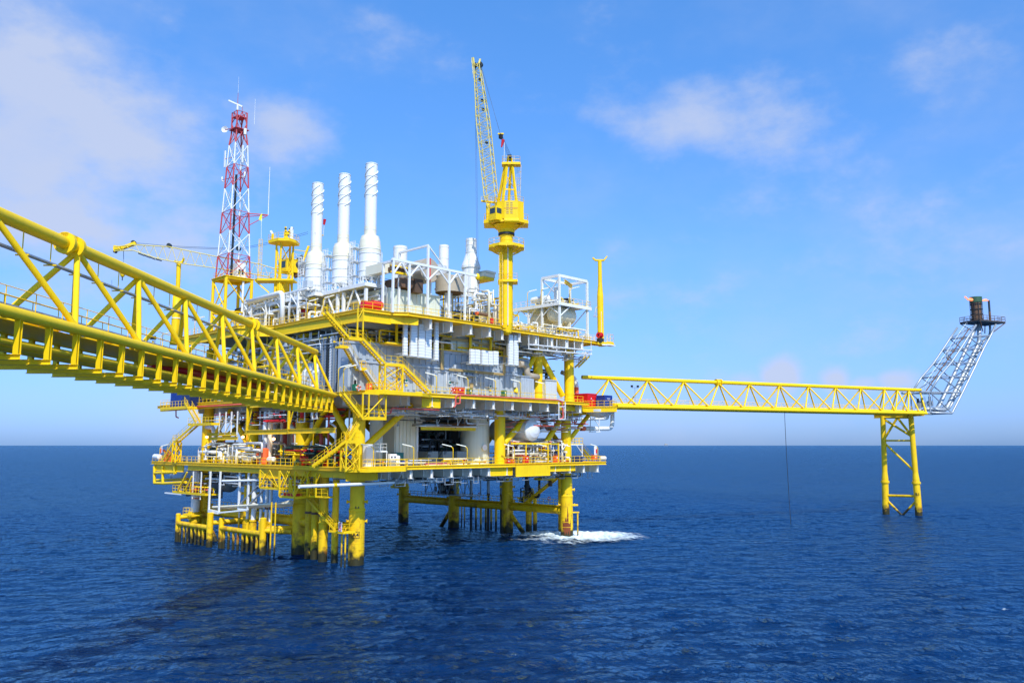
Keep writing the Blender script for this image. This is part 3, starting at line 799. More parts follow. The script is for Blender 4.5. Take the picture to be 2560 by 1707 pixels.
# near (off 0) chords: lower = right edge, upper = left edge
lowr = [(475, 1485), (600, 1240), (690, 1055), (770, 890), (850, 720), (935, 565), (995, 430)]
uppr = [(210, 1235), (330, 1045), (470, 880), (580, 715), (670, 575), (760, 440)]
def fm(a, b, r_, mm='galv', nm='lattice_brace', n=10):
    m = MB(mm); m.tube(a, b, r_, n=n); return m.build(nm, fbm)
for off in (0, W2):
    for nm, pts, r_ in (('lower_chord', [(225, 1478)] + lowr, .26), ('upper_chord', uppr, .26)):
        m = MB('galv')
        if off == 0: Q = [G(*p) for p in pts]
        else: Q = [G(*p) + fn * W2 for p in pts]
        m.pipe(Q, r_, 10, bend=.3); m.build(nm, fbm)
for i in range(5):
    for off in (0, W2):
        o_ = fn * off
        a = G(*uppr[i]) + o_; b = G(*lowr[i + 1]) + o_
        fm(a, b, .16)
        fm(G(*uppr[i]) + o_, G(*lowr[i]) + o_, .15)
    fm(G(*uppr[i]), G(*uppr[i]) + fn * W2, .14); fm(G(*lowr[i + 1]), G(*lowr[i + 1]) + fn * W2, .14)
    fm(G(*uppr[i]) + fn * W2, G(*uppr[min(i + 1, 5)]), .12)
    fm(G(*lowr[i]) + fn * W2, G(*lowr[i + 1]), .12)
for off in (0, W2):
    fm(G(100, 1232) + fn * off, G(210, 1235) + fn * off, .3); fm(G(205, 1240) + fn * off, G(218, 1478) + fn * off, .18)
    fm(G(600, 1240) + fn * off, G(210, 1235) + fn * off, .2)
fm(G(475, 1485), G(475, 1485) + fn * W2, .2)
for pts, r_ in (([(250, 1440), (400, 1450), (800, 640), (795, 430)], .52), ([(150, 1440), (310, 1430), (700, 600), (740, 500)], .45), ([(120, 1450), (440, 1440), (860, 615), (930, 560), (925, 420)], .28)):
    m = MB('galv'); m.pipe([G(*p, 2.0) for p in pts], r_, 12, bend=1.2); m.build('flare_pipe', fbm)
m = MB('rust_brown'); m.tube(G(160, 1230, .6), G(680, 480, .6), .13, n=6); m.use('galv'); m.tube(G(150, 1190, 0), G(655, 450, 0), .07, n=5); m.tube(G(140, 1150, 0), G(640, 420, 0), .05, n=4)
for i in range(16):
    a = G(150 + 505 * i / 15, 1200 - 740 * i / 15, 0); m.tube(a, a + U * 1.3, .04, n=4)
m.build('ladder_rail', fbm)
m = MB('galv'); m.pipe([G(480, 858, 1), (G(430, 850, 1)), G(415, 820, 1), G(415, 745, 1), G(490, 745, 1)], .25, 8); m.build('flare_pipe', fbm)
# head platform
hc = G(850, 405, 2.0); 
m = MB('dark_steel'); ex = fd
pl_ = [hc - ex * 4.6 - fn * 2.4, hc + ex * 4.9 - fn * 2.4, hc + ex * 4.9 + fn * 3.2, hc - ex * 4.6 + fn * 3.2]
m.prism([(p.x, p.y) for p in pl_], hc.z - .35, hc.z)
m.use('rust_brown'); m.rail([Vector((p.x, p.y, hc.z)) for p in pl_], h=1.3, sp=1.4, close=True, r=.05)
for p in pl_: m.tube(p - U * .2, p.lerp(hc, .6) - U * 2.6, .12, n=6)
m.build('head_platform', fbm)
sc_ = G(775, 405, 2.0)
zt3 = sc_.z + (405 - 105) / 4.75 / ppm(sc_)
H_ = zt3 - sc_.z; rw = 62 / 4.75 / ppm(sc_)
m = MB('rust_brown'); m.lathe(sc_, [(0, rw * .85), (H_ * .78, rw * .97)], 20)
m.use('dark_steel')
for k in range(10):
    t = 2 * math.pi * k / 10; o_ = Vector((math.cos(t), math.sin(t), 0)) * rw * 1.05
    m.tube(sc_ + o_, sc_ + o_ + U * H_ * .8, .07, n=5)
for hh in (.1, .3, .5, .7): m.lathe(sc_ + U * H_ * hh, [(0, rw), (.0, rw * 1.1), (.12, rw * 1.1), (.12, rw)], 20)
m.use('tip_green'); m.lathe(sc_ + U * H_ * .78, [(0, rw * .97), (.01, rw * 1.1), (H_ * .22, rw * 1.1), (H_ * .22, rw * .8), (0, rw * .8)], 20)
m.build('flare_tip', fbm)
pc = G(930, 405, 2.0); m = MB('rust_brown'); m.tube(pc, pc + U * H_ * .42, .28, n=10); m.use('dark_steel'); m.tube(pc + U * H_ * .40, pc + U * H_ * .88, .26, n=10)
m.build('pilot_pipe', fbm)
# flames, blown to the left
def flame(name, pts, rs, label):
    m = MB('flame')
    for (a, b, r1, r2) in zip(pts[:-1], pts[1:], rs[:-1], rs[1:]): m.tube(a, b, r1, r2, n=8)
    return tag(m.build(name, None, loc=pts[0]), label, 'flame')
flame('gas_flame', [G(715, 140, 2), G(690, 135, 2), G(665, 138, 2.2), G(650, 122, 2), G(632, 108, 2.1), G(628, 98, 2)], [.34, .36, .2, .14, .2, .04], 'larger orange gas flame blown to the left from the flare tip')
flame('pilot_flame', [G(905, 150, 2), G(880, 143, 2), G(850, 146, 2), G(835, 152, 2)], [.1, .25, .25, .12], 'small orange pilot flame between the flare tip and the pilot pipe')
# utility skids on the bridge end
for i, (cx, cy) in enumerate(((75, 1385), (125, 1375), (215, 1360))):
    p = G(cx, cy + 40, 2.0); b = MB('steel_grey'); b.box(p.x - .6, p.y - .6, p.z, p.x + .6, p.y + .6, p.z + 1.2); b.use('dark_steel'); b.tube(p + U * 1.2, p + U * 2.3, .3, n=8)
    b.use('galv'); b.tube(p + Vector((.5, -.5, 0)), p + Vector((.5, -.5, 2.6)), .07, n=5)
    tag(b.build('valve_skid', None, loc=p), ('leftmost', 'middle', 'rightmost')[i] + ' of the three small grey valve skids at the foot of the flare boom', 'valve skid', 'valve skids at the flare boom foot')
# the rope hanging from the flare bridge to the sea
rp = fpn(tnear(1961)) - U * .3
m = MB('rope'); q = Z(0, 1967, 1306); pts = [rp.lerp(Vector((q.x, q.y, 0)) if False else Vector((rp.x, rp.y, -.5)), k / 8) for k in range(9)]
m.pipe([p + fd * (.5 * (k / 8) ** 2) for k, p in enumerate(pts)], .055, 5); tag(m.build('hanging_rope', None, loc=rp), 'thin dark rope hanging from the flare bridge down to the water', 'rope')
# small survey lamp mast on the bridge
p = fpn(tnear(1602)) + fn * 2 + U * .5
th = thing('lamp_mast', 'thin twin-headed lamp mast standing on the flare bridge near the platform', 'lamp mast', p)
b = MB('galv'); b.tube(p, p + U * 3.6, .06, n=5); b.tube(p + U * 3.4 - fd * .7, p + U * 3.4 + fd * .7, .05, n=5); b.build('pole', th)
for s_ in (-.7, .7):
    b = MB('dark_steel'); b.beam(p + U * 3.5 + fd * s_, p + U * 3.9 + fd * s_, .4, .3); b.build('lamp_head', th)
# far platform on the horizon
hp = CAM + direction(1665, 1111) * 14000; hp.z = 0
th = thing('distant_platform', 'tiny pale platform far away on the horizon between the rig and the trestle', 'oil platform', hp)
b = MB('tan_duct'); sx = Vector((math.sin(R(YAW)), -math.cos(R(YAW)), 0))
for k in (-18, 18): b.tube(hp + sx * k, hp + sx * k + U * 30, 3.5, n=6)
b.build('leg', th)
b = MB('tan_duct'); b.beam(hp - sx * 28 + U * 32, hp + sx * 28 + U * 32, 40, 9); b.beam(hp - sx * 5 + U * 36, hp - sx * 5 + U * 48, 9, 9); b.build('deck', th)
# ------------------------------------------------------------------ exhaust stacks on the upper deck
def stack(u, v, zb, ztop, rv, rs, label, tall=True):
    s_ = thing('exhaust_stack', label, 'exhaust stack', (u, v, zb), 'tall exhaust stacks with helical fins')
    H = ztop - zb
    # heights measured on the middle stack
    zc0 = zb + H * .30; zc1 = zb + H * .44
    m = MB('stack_white'); m.lathe((u, v, zb), [(1.2, rv * .55), (1.4, rv), (zc0 - zb - .5, rv)], 28)
    for zz in (.12, .19, .26, .295): m.lathe((u, v, zb + H * zz), [(0, rv), (0, rv + .07), (.10, rv + .07), (.10, rv)], 28)
    m.build('silencer_drum', s_)
    m = MB('stack_cream'); m.lathe((u, v, zc0 - .5), [(0, rv * 1.01), (.9, rv * 1.0), (1.9, rv * .93), (2.6, rv * .80), (zc1 - zc0 - .0, rs * 1.02), (zc1 - zc0 + .8, rs * 1.02)], 28); m.build('cone', s_)
    m = MB('stack_white'); m.lathe((u, v, zc1), [(0, rs), (ztop - zc1, rs), (ztop - zc1, rs * .9), (ztop - zc1 - .6, rs * .9)], 24)
    for zz in (.0, .52, .66, .80, .99): m.lathe((u, v, zc1 + .3 + (ztop - zc1 - .35) * zz), [(0, rs), (0, rs + .05), (.09, rs + .05), (.09, rs)], 24)
    m.use('stack_cream'); m.lathe((u, v, zc1 - .02), [(0, rs + .01), (.9, rs + .01)], 24); m.use('rust_brown')
    m.lathe((u, v, ztop - .05), [(0, rs * .93), (.02, rs * .93), (.02, rs * .8)], 24)
    pp = m.build('pipe', s_)
    for k in range(3):                                # helical fins against vortex shedding
        m = MB('stack_white'); n = 40
        z0 = zc1 + (ztop - zc1) * .50; z1 = ztop - .5
        for i in range(n):
            for_ = []
            for q in (i, i + 1):
                t = 2 * math.pi * (k / 3 + 1.05 * q / n); z = z0 + (z1 - z0) * q / n
                c, sn = math.cos(t), math.sin(t)
                for_.append((Vector((u + rs * c, v + rs * sn, z)), Vector((u + (rs + .12) * c, v + (rs + .12) * sn, z))))
            (a, b), (c_, d_) = for_
            e = Vector((0, 0, .07)); m.quad(a, b, d_, c_); m.quad(a + e, c_ + e, d_ + e, b + e); m.quad(b, b + e, d_ + e, d_)
        m.build('helical_fin', pp)
    m = MB('white_paint')
    for k in range(8):
        t = math.pi / 4 * k + .3; a = Vector((u + rv * .92 * math.cos(t), v + rv * .92 * math.sin(t), zb + 1.5)); m.tube(a, Vector((a.x, a.y, zb)), .12, n=6)
        t2 = t + math.pi / 4; m.tube(a, (u + rv * .92 * math.cos(t2), v + rv * .92 * math.sin(t2), zb), .08, n=6)
    m.build('support_frame', s_)
    m = MB('white_paint'); m.ladder((u + rv + .2, v + .3, zb), (u + rv + .2, v + .3, zc0), (0, 1, 0), cage=(1, 0, 0), r=.035); m.build('caged_ladder', s_)
    return s_
ZW = 40.6                                           # white turbine deck above the upper deck
stack(4.2, 4.1, ZW, zat(4, 3.9, 409), 1.68, .93, 'exhaust stack with spiral fins closest to the crane, the one seen rightmost of three')
stack(4.2, 11.4, ZW, zat(4, 11.1, 435), 1.68, .93, 'exhaust stack with spiral fins in the middle of the row of three')
stack(4.2, 19.3, ZW - .3, zat(4, 19.1, 458), 1.68, .93, 'exhaust stack with spiral fins farthest left, nearest the lattice mast')
# caged ladder towers and railed platforms between the stacks
for k, v in enumerate((7.7, 15.3, 22.6)):
    t = thing('ladder_tower', ('white lattice ladder tower right of the middle finned stack', 'white lattice ladder tower right of the leftmost finned stack', 'white lattice ladder tower left of the leftmost finned stack')[k], 'ladder tower', (4.2, v, ZW))
    for du_ in (0, 1.1):
        for dv_ in (-.5, .5): m = MB('white_paint'); m.beam((3.7 + du_, v + dv_, ZW), (3.7 + du_, v + dv_, ZW + 6.6), .1, .1); m.build('post', t)
    m = MB('white_paint'); m.ladder((3.6, v, ZW), (3.6, v, ZW + 7.5), (0, 1, 0), cage=(-1, 0, 0), r=.035); m.build('caged_ladder', t)
    for z in (2.2, 4.4, 6.6):
        m = MB('white_paint'); m.box(3.4, v - .8, ZW + z, 5.1, v + .8, ZW + z + .06); m.rail([(3.4, v - .8, ZW + z), (3.4, v + .8, ZW + z), (5.1, v + .8, ZW + z)], sp=.8, r=.03)
        m.build('landing', t)
# plain stacks further back
def plain_stack(px, u, ytop, ybot, wpx, label, cone=None):
    v = vat(u, px); k = ppm((u, v, 45)); r_ = wpx / 2 / k; zt = zat(u, v, ytop); zb = zat(u, v, ybot)
    th = thing('vent_stack', label, 'vent stack', (u, v, zb))
    m = MB('stack_white')
    if cone:
        zc, zd, R_ = zat(u, v, cone[0]), zat(u, v, cone[1]), cone[2] / 2 / k
        m.lathe((u, v, 0), [(zb, R_ * .9), (zd, R_ * .9), (zd, R_), (zd + .4, R_), (zc, r_)], 24); m.build('silencer_drum', th); m = MB('stack_white')
        zb = zc
    m.lathe((u, v, 0), [(zb, r_), (zt, r_), (zt, r_ * .9), (zt - .5, r_ * .9)], 24)
    for z in (zt - .45, zb + (zt - zb) * .55, zb + .2): m.lathe((u, v, z), [(0, r_), (0, r_ + .04), (.08, r_ + .04), (.08, r_)], 24)
    m.build('pipe', th); return th
plain_stack(996, 18, 617, 700, 35, 'short wide plain white stack right of the three finned stacks')
plain_stack(1107, 27, 614, 690, 25, 'slim plain white stack standing behind the brown ducts')
plain_stack(1176, 27, 598, 735, 27.5, 'white stack with a cone and drum just left of the tall crane', cone=(636, 672, 48))

# ------------------------------------------------------------------ white turbine deck and its frames
wd = thing('turbine_deck', 'white steel mezzanine deck on posts carrying the three finned stacks', 'mezzanine deck', (1, 3, ZT))
def wdeck(pts, z, par, posts=True):
    m = MB('white_paint'); m.prism(pts, z - .25, z); 
    n = len(pts)
    for i in range(n):
        a = Vector((*pts[i], z - .2)); b = Vector((*pts[(i + 1) % n], z - .2)); m.beam(a, b, .16, .5)
    m.build('deck_plate', par)
    m = MB('white_paint'); m.rail([(p[0], p[1], z) for p in pts], sp=1.2, close=True, r=.04); m.build('handrail', par)
wdeck([(1.6, 1.4), (9.5, 1.4), (9.5, 8), (1.6, 8)], ZW, wd)
wdeck([(1.6, 8.3), (9.5, 8.3), (9.5, 16), (.6, 16), (.6, 13.5), (1.6, 13.5)], ZW - .05, wd)
wdeck([(-.6, 16.3), (9.5, 16.3), (9.5, 30), (-.6, 30)], ZW - .5, wd)
for v in (1.8, 7.6, 9.2, 15.4, 17.5, 23.5, 29.5):
    for u in (.2 if v > 16 else 2.0, 9.0):
        m = MB('white_paint'); m.beam((u, v, ZT), (u, v, ZW - .7), .42, .42); m.build('post', wd)
for v in (1.8, 9.2, 17.5, 23.5):
    u = .2 if v > 16 else 2.0
    for dv in (0,):
        m = MB('white_paint'); m.tube((u, v + .2, ZT + .2), (u, v + 2.8, ZW - .6), .17, n=8); m.tube((u, v + 5.6, ZT + .2), (u, v + 3.2, ZW - .6), .17, n=8)
        m.build('diagonal_brace', wd)
# duct trestles (the white portal frames over the right-hand half)
zf = zat(14, -3, 688)
pf_ = thing('duct_support_frame', 'row of white portal frames with knee braces on the upper deck carrying the brown ducts', 'steel frame', (8, -3, ZT))
V0 = -4.2
# posts: column px, top py at V0
posts = [(979, 688), (1020, 692), (1067, 693), (1121, 702), (1161, 712)]
us = [uat(V0, p[0]) for p in posts]; zfr = 43.2
for k, u in enumerate(us):
    m = MB('white_paint'); m.beam((u, V0, ZT), (u, V0, zfr), .28, .3); m.build('post', pf_)
    m = MB('white_paint'); dp_ = 2.4 if k < 2 else 4.5; m.beam((u, V0 + dp_, ZT), (u, V0 + dp_, zfr), .3, .3); m.beam((u, V0 + .2, zfr - .03), (u, V0 + dp_, zfr - .03), .3, .36); m.build('portal', pf_)
m = MB('white_paint'); m.beam((us[0] - .3, V0, zfr + .2), (us[-1] + 2.4, V0, zfr + .2), .32, .36); m.build('header_beam', pf_)
for k in range(4):
    a, b = us[k], us[k + 1]; mid_ = (a + b) / 2
    m = MB('white_paint'); m.tube((a, V0, zfr - 2.0), (mid_, V0, zfr), .15, n=8); m.tube((b, V0, zfr - 2.0), (mid_, V0, zfr), .15, n=8); m.build('knee_brace', pf_)
# pitched frame
a = Vector((us[2], V0, zfr + .4)); m = MB('white_paint'); m.beam(a, a + U * 3.0, .3, .3); m.tube(a + U * 3, a + Vector((3.2, 0, .1)), .13, n=8)
m.beam(a + U * 3, a + Vector((0, 7, 3.0)), .28, .3); m.beam(a + Vector((0, 7, 3)), a + Vector((0, 7, 0)), .28, .28); m.build('roof_frame', pf_)
# cream module wall under it
mb = MB('cream_paint'); u0, u1 = uat(-1.5, 972), uat(-1.5, 1100); zz = zat(u0, -1.5, 722)
mb.box(u0, -1.2, ZT + .05, u1, 8.5, zz)
for k in range(14):
    u = u0 + (u1 - u0) * k / 13; mb.box(u - .05, -1.28, ZT + .1, u + .05, -1.19, zz)
mb.box(u0 - .1, -1.35, zz, u1 + .1, 8.6, zz + .2)
tag(mb.build('turbine_enclosure', None, loc=(u0, -1.2, ZT)), 'pale cream box enclosure under the white portal frames on the upper deck', 'equipment enclosure')
# brown and tan air ducts
def duct(label, parts, name='air_duct', loc=None):
    m = MB('brown_duct')
    for fn_ in parts: fn_(m)
    return tag(m.build(name, None, loc=loc or m.v[0]), label, 'air duct', None)
def yb(v, x0, y0, x1, y1, dep, mt):  # box from the rectangle seen on plane y=v
    def f(m):
        m.use(mt); p = Y(v, x0, y1); q = Y(v, x1, y0); z1 = Y(v, x0, y0).z
        m.box(p.x, v, p.z, q.x, v + dep, z1)
    return f
duct('dark brown rectangular air duct hanging between white portal frames', [yb(-2.6, 1038, 696, 1058, 730, 3, 'brown_duct'), yb(-2.2, 1000, 693, 1044, 716, 4, 'rust_brown')])
def rd(m):
    m.use('tan_duct'); c = Y(0, 1062, 678); m.lathe((c.x, 0, c.z), [(-1.2, 0.2), (-1.2, 1.9), (2.4, 1.9), (2.4, .2)], 24, (0, 1, 0)); m.use('pipe_red'); m.box(c.x - .1, -1.3, c.z - 1.9, c.x + .15, -1.2, c.z + 1.9)
duct('round brown duct end with one red stripe under the pitched white frame', [rd, yb(.8, 1024, 668, 1046, 690, 3, 'tan_duct')])
def rd2(m):
    m.use('tan_duct'); c = Y(-1, 1138, 730); m.lathe((c.x, 0.4, c.z), [(0, .4), (0, 2.3), (2.6, 2.3)], 24, (0, 0, 1)); m.use('brown_duct'); m.lathe((c.x, .4, c.z - .05), [(0, .1), (0, 2.25), (.04, 2.25)], 24)
    m.use('pale_grey'); m.tube((c.x, .4, ZT), (c.x, .4, c.z), .5, n=12)
duct('round tan duct elbow hanging on a white post left of the tall crane', [rd2])
duct('grey rectangular duct box behind the slim plain stack', [yb(2.0, 1074, 659, 1094, 700, 5, 'tan_duct'), yb(1.9, 1094, 660, 1117, 688, 4, 'pale_grey')])
duct('cream hooded air intake with yellow trim beside the short wide stack', [yb(-1.0, 955, 656, 974, 680, 5, 'stack_cream'), yb(-.9, 975, 652, 1004, 662, 5, 'tan_duct'), yb(-2.4, 979, 661, 1022, 664, .3, 'yellow_paint'), yb(-2.4, 979, 676, 1022, 681, .3, 'yellow_paint'), yb(-2.0, 980, 666, 1020, 675, 2.0, 'brown_duct')])
for x0 in (978.5, 1019.5):
    pass
duct('rounded cream air hood left of the crane pedestal', [yb(3, 1208, 690, 1236, 697, 4, 'yellow_paint'), yb(3.2, 1210, 681, 1238, 690, 4, 'stack_cream'), yb(3.4, 1216, 675, 1240, 681, 3, 'stack_cream')])

# ------------------------------------------------------------------ support tower and radio mast
mu, mv = -3.2, 37.0
Ct = Z(51.2, 0, 0) * 0
def corner(px, py, z): return Z(z, px, py)
zb_ = 51.0
c0 = Vector((-2.2, vat(-2.2, 557), 0)); 
tz = zat(c0.x, c0.y, 690); w_ = 4.9
mt = thing('mast_support_tower', 'square yellow braced steel tower under the red and white mast', 'support tower', (c0.x, c0.y, ZT))
cs = [(c0.x, c0.y), (c0.x + w_, c0.y), (c0.x + w_, c0.y + w_), (c0.x, c0.y + w_)]
for i in range(4):
    a, b = cs[i], cs[(i + 1) % 4]
    m = MB('yellow_paint'); m.tube((*a, ZT - 2), (*a, tz), .30, n=14); m.build('leg', mt)
    m = MB('yellow_paint'); zm = ZT + (tz - ZT) * .42
    m.tube((*a, tz - .2), (*b, tz - .2), .25, n=8); m.build('cross_beam', mt); m = MB('yellow_paint'); m.tube((*a, zm), (*b, zm), .16, n=8); m.build('cross_beam', mt)
    m = MB('yellow_paint'); mid_ = ((a[0] + b[0]) / 2, (a[1] + b[1]) / 2)
    m.tube((*a, tz - .4), (*b, zm + .2), .13, n=8)
    m.tube((*b, tz - .4), (*a, zm + .2), .13, n=8) if i % 2 else None
    m.tube((*a, zm - .1), (*b, ZT), .13, n=8); m.tube((*b, zm - .1), (*a, ZT), .13, n=8); m.build('diagonal_brace', mt)
m = MB('yellow_paint'); m.prism([(c[0] + (.4 if i in (1, 2) else -.4), c[1] + (.4 if i > 1 else -.4)) for i, c in enumerate(cs)], tz, tz + .12); m.rail([(c[0], c[1], tz + .1) for c in cs], close=True, sp=1.3, r=.03); m.build('top_platform', mt)
m = MB('white_paint'); m.tube((c0.x + 3.4, c0.y + .3, ZT), (c0.x + 3.4, c0.y + .3, tz), .22, n=10); m.build('riser_pipe', mt)
m = MB('white_paint'); m.box(c0.x + 2.6, c0.y + 1.3, tz + .15, c0.x + 4.3, c0.y + 3, tz + 3.1); m.use('glass'); m.box(c0.x + 2.9, c0.y + 1.27, tz + .9, c0.x + 3.3, c0.y + 1.3, tz + 1.9); m.box(c0.x + 3.5, c0.y + 1.27, tz + .9, c0.x + 3.9, c0.y + 1.3, tz + 1.9)
tag(m.build('equipment_cabinet', None, loc=(c0.x + 2.6, c0.y + 1.3, tz)), 'white cabinet with two dark windows standing at the mast foot', 'cabinet')
ms = thing('lattice_mast', 'tall red and white banded lattice radio mast', 'radio mast', (c0.x + 2.4, c0.y + 2.4, tz))
mc = Vector((c0.x + 2.45, c0.y + 2.45, 0)); mz1 = zat(mc.x, mc.y, 283)
def mw(z):
    t = (z - tz) / (mz1 - tz); return (4.4 * (1 - t) + 1.95 * t) if t < .84 else 1.95
def mcn(i, z):
    h = mw(z) / 2; sx_, sy_ = ((-1, -1), (1, -1), (1, 1), (-1, 1))[i]; return Vector((mc.x + sx_ * h, mc.y + sy_ * h, z))
ys = [690, 640, 576, 535, 476, 418, 365, 290 + 0]
bands = [690, 641, 585, 532, 472, 418, 364, 283]
bc = ['mast_red', 'white_paint', 'mast_red', 'white_paint', 'mast_red', 'white_paint', 'mast_red']
for k in range(7):
    z0, z1 = zat(mc.x, mc.y, bands[k]), zat(mc.x, mc.y, bands[k + 1])
    if k == 0: z0 = tz + .1
    sct = MB(bc[k]); nb = 2 if k < 6 else 3
    for j in range(nb):
        a, b = z0 + (z1 - z0) * j / nb, z0 + (z1 - z0) * (j + 1) / nb
        for i in range(4):
            i2 = (i + 1) % 4
            sct.tube(mcn(i, a), mcn(i, b), .13, n=6)
            m1 = mcn(i, b).lerp(mcn(i2, b), .5)
            if j % 2 == 0: sct.tube(mcn(i, a), m1, .07, n=5); sct.tube(mcn(i2, a), m1, .07, n=5)
            else:
                m0 = mcn(i, a).lerp(mcn(i2, a), .5); sct.tube(m0, mcn(i, b), .07, n=5); sct.tube(m0, mcn(i2, b), .07, n=5)
        if j == nb - 1 and k in (0, 2, 4, 6):
            for i in range(4): sct.tube(mcn(i, b), mcn((i + 1) % 4, b), .06, n=5)
    sct.build('mast_section', ms)
m = MB('dark_steel'); m.beam((mc.x - .5, mc.y - .3, tz), (mc.x - .3, mc.y - .3, mz1 - 12), .35, .28); m.build('cable_ladder', ms)
m = MB('white_paint'); m.ladder((mc.x - .9, mc.y, tz), (mc.x - .4, mc.y, mz1 - 1), (0, 1, 0), r=.03); m.build('ladder', ms)
m = MB('mast_red'); zz = zat(mc.x, mc.y, 327); m.box(mc.x - 1.35, mc.y - 1.35, zz, mc.x + 1.35, mc.y + 1.35, zz + .1)
zz = zat(mc.x, mc.y, 296); m.box(mc.x - 1.0, mc.y - 1.0, zz, mc.x + 1.0, mc.y + 1.0, zz + .1); m.build('mast_platform', ms)
zr = zat(mc.x, mc.y, 534)
m = MB('mast_red'); a = mcn(1, zr); m.tube(a, a + Vector((3.0, -1.6, 0)), .1, n=5); m.tube(mcn(1, zr - 2.2), a + Vector((3.0, -1.6, 0)), .08, n=5); m.tube(mcn(2, zr), a + Vector((3.0, -1.6, 0)), .08, n=5); m.build('side_arm', ms)
ant = [(Vector((mcn(1, zr).x + 3.0, mcn(1, zr).y - 1.6, zr)), 9.2, .09, 'white_paint', 'tallest white whip antenna on the red side arm of the mast'),
       (mcn(0, mz1), 3.3, .06, 'mast_red', 'red rod antenna at the mast top, left of the other red rod'), (mcn(2, mz1) , 2.0, .06, 'mast_red', 'shorter red rod antenna at the mast top'),
       (mcn(0, mz1) + U * 3.3, 3.2, .025, 'white_paint', 'thin white whip extending above the highest red rod of the mast'),
       (mcn(1, mz1) + Vector((1.2, -.6, -2)), 5.0, .04, 'white_paint', 'thin white whip antenna on a bracket right of the mast top')]
for p, h, r_, mm, lb in ant:
    m = MB(mm); m.tube(p, p + U * h, r_, r_ * .5, n=6); tag(m.build('rod_antenna', None, loc=p), lb, 'antenna')
p = mcn(0, mz1) + U * .9
th = thing('radar_scanner', 'white bar-shaped radar scanner tilted on top of the mast', 'radar', p)
m = MB('white_paint'); sx = Vector((.70, -.71, 0)); m.beam(p - sx * 1.7 + U * .95, p + sx * .9 - U * .25, .22, .26); m.build('antenna_bar', th)
m = MB('white_paint'); m.tube(p - U * .9, p + U * .2, .2, n=8); m.build('pedestal', th)
for (px, py, r_, lb) in ((563, 325, .62, 'round white dish antenna left of the mast top'), (613, 330, .42, 'pale cylinder antenna right of the mast top'), (606, 385, .5, 'white panel antenna on the upper white band, right side'), (562, 398, .5, 'white panel antenna on the upper white band, left side'), (612, 438, .35, 'small white curved antenna right of the mast middle'), (555, 450, .35, 'small white curved antenna left of the mast middle')):
    p = X(mc.x - 1.0, px, py); th = thing('antenna', lb, 'antenna', p)
    m = MB('white_paint')
    if 'dish' in lb: m.lathe(p, [(0, .1), (.08, r_ * .5), (.25, r_), (.30, r_)], 16, (-.7, -.7, 0)); m.lathe(p, [(.30, r_), (.02, .1)], 16, (-.7, -.7, 0))
    elif 'panel' in lb: m.beam(p - U * 1.6, p + U * 1.6, .35, .22)
    elif 'cylinder' in lb: m.tube(p - U * .5, p + U * .6, .28, n=10)
    else: m.pipe([p + U * .6, p - U * .3, p - U * .3 + (mc - p).normalized() * .0 + Vector((.4 if px > 585 else -.4, -.4 if px > 585 else .4, 0)) * -1], .12, 6)
    m.build('reflector', th)
    m = MB('mast_red'); q = Vector((mc.x, mc.y, p.z)); e = (q - p).normalized(); m.tube(p, p + e * max(.3, (q - p).length - mw(p.z) * .5), .06, n=5); m.build('arm', th)
# ------------------------------------------------------------------ main crane
RT = Vector((math.sin(R(YAW)), -math.cos(R(YAW)), 0)); FW = Vector((math.cos(R(YAW)), math.sin(R(YAW)), 0))
cu, cv = 26.6, -3.4
CK = ppm((cu, cv, 50))
def cz(py): return zat(cu, cv, py)
def C(px, py, fwd=0.0):                     # point in the picture-parallel plane through the crane, optionally set back
    return P(px, py, Vector((cu, cv, 0)) + FW * fwd, FW)
cr = thing('pedestal_crane', 'tall yellow pedestal crane with its long lattice boom raised almost upright', 'crane', (cu, cv, 33))
m = MB('yellow_paint'); m.lathe((cu, cv, 0), [(cz(838), .35), (cz(832), .9), (cz(812), 1.1), (cz(585), 1.1)], 26)
for t in (-60, -20, 45): 
    a = math.atan2(CAM.y - cv, CAM.x - cu) + R(t); o_ = Vector((math.cos(a), math.sin(a), 0)) * 1.14
    m.beam(Vector((cu, cv, cz(810))) + o_, Vector((cu, cv, cz(612))) + o_, .14, .14)
m.build('pedestal', cr)
m = MB('white_paint')
for t, zz in ((-32, 640), (12, 610)):
    a = math.atan2(CAM.y - cv, CAM.x - cu) + R(t); o_ = Vector((math.cos(a), math.sin(a), 0)) * 1.2
    m.tube(Vector((cu, cv, cz(815))) + o_, Vector((cu, cv, cz(zz))) + o_, .08, n=6)
m.build('cable_conduit', cr)
def octa(r_, z0, z1, m, rot=0): m.prism([(cu + r_ * math.cos(R(22.5 + rot + 45 * k)), cv + r_ * math.sin(R(22.5 + rot + 45 * k))) for k in range(8)], z0, z1)
def octr(r_, z, m, rot=0, **k): m.rail([(cu + r_ * math.cos(R(22.5 + rot + 45 * q)), cv + r_ * math.sin(R(22.5 + rot + 45 * q)), z) for q in range(8)], close=True, **k)
m = MB('yellow_paint'); z_ = cz(623); octa(3.2, z_, z_ + .35, m); octr(3.15, z_ + .35, m, sp=1.3, r=.04)
for k in range(8):
    a = R(45 * k); m.beam((cu + 1.0 * math.cos(a), cv + 1.0 * math.sin(a), z_ - 1.0), (cu + 3.0 * math.cos(a), cv + 3.0 * math.sin(a), z_ - .05), .12, .2)
m.build('service_platform', cr)
m = MB('yellow_paint'); z_ = cz(708); a = RT * .3
m.prism([(cu + p.x, cv + p.y) for p in (RT * -1.4 - FW * 1.4, RT * 1.9 - FW * 1.5, RT * 1.9 + FW * 1.5, RT * -1.4 + FW * 1.5)], z_, z_ + .3)
m.rail([Vector((cu, cv, z_ + .3)) + p for p in (RT * -1.3 - FW * 1.3, RT * 1.8 - FW * 1.4, RT * 1.8 + FW * 1.4)], sp=1.2); m.build('lower_platform', cr)
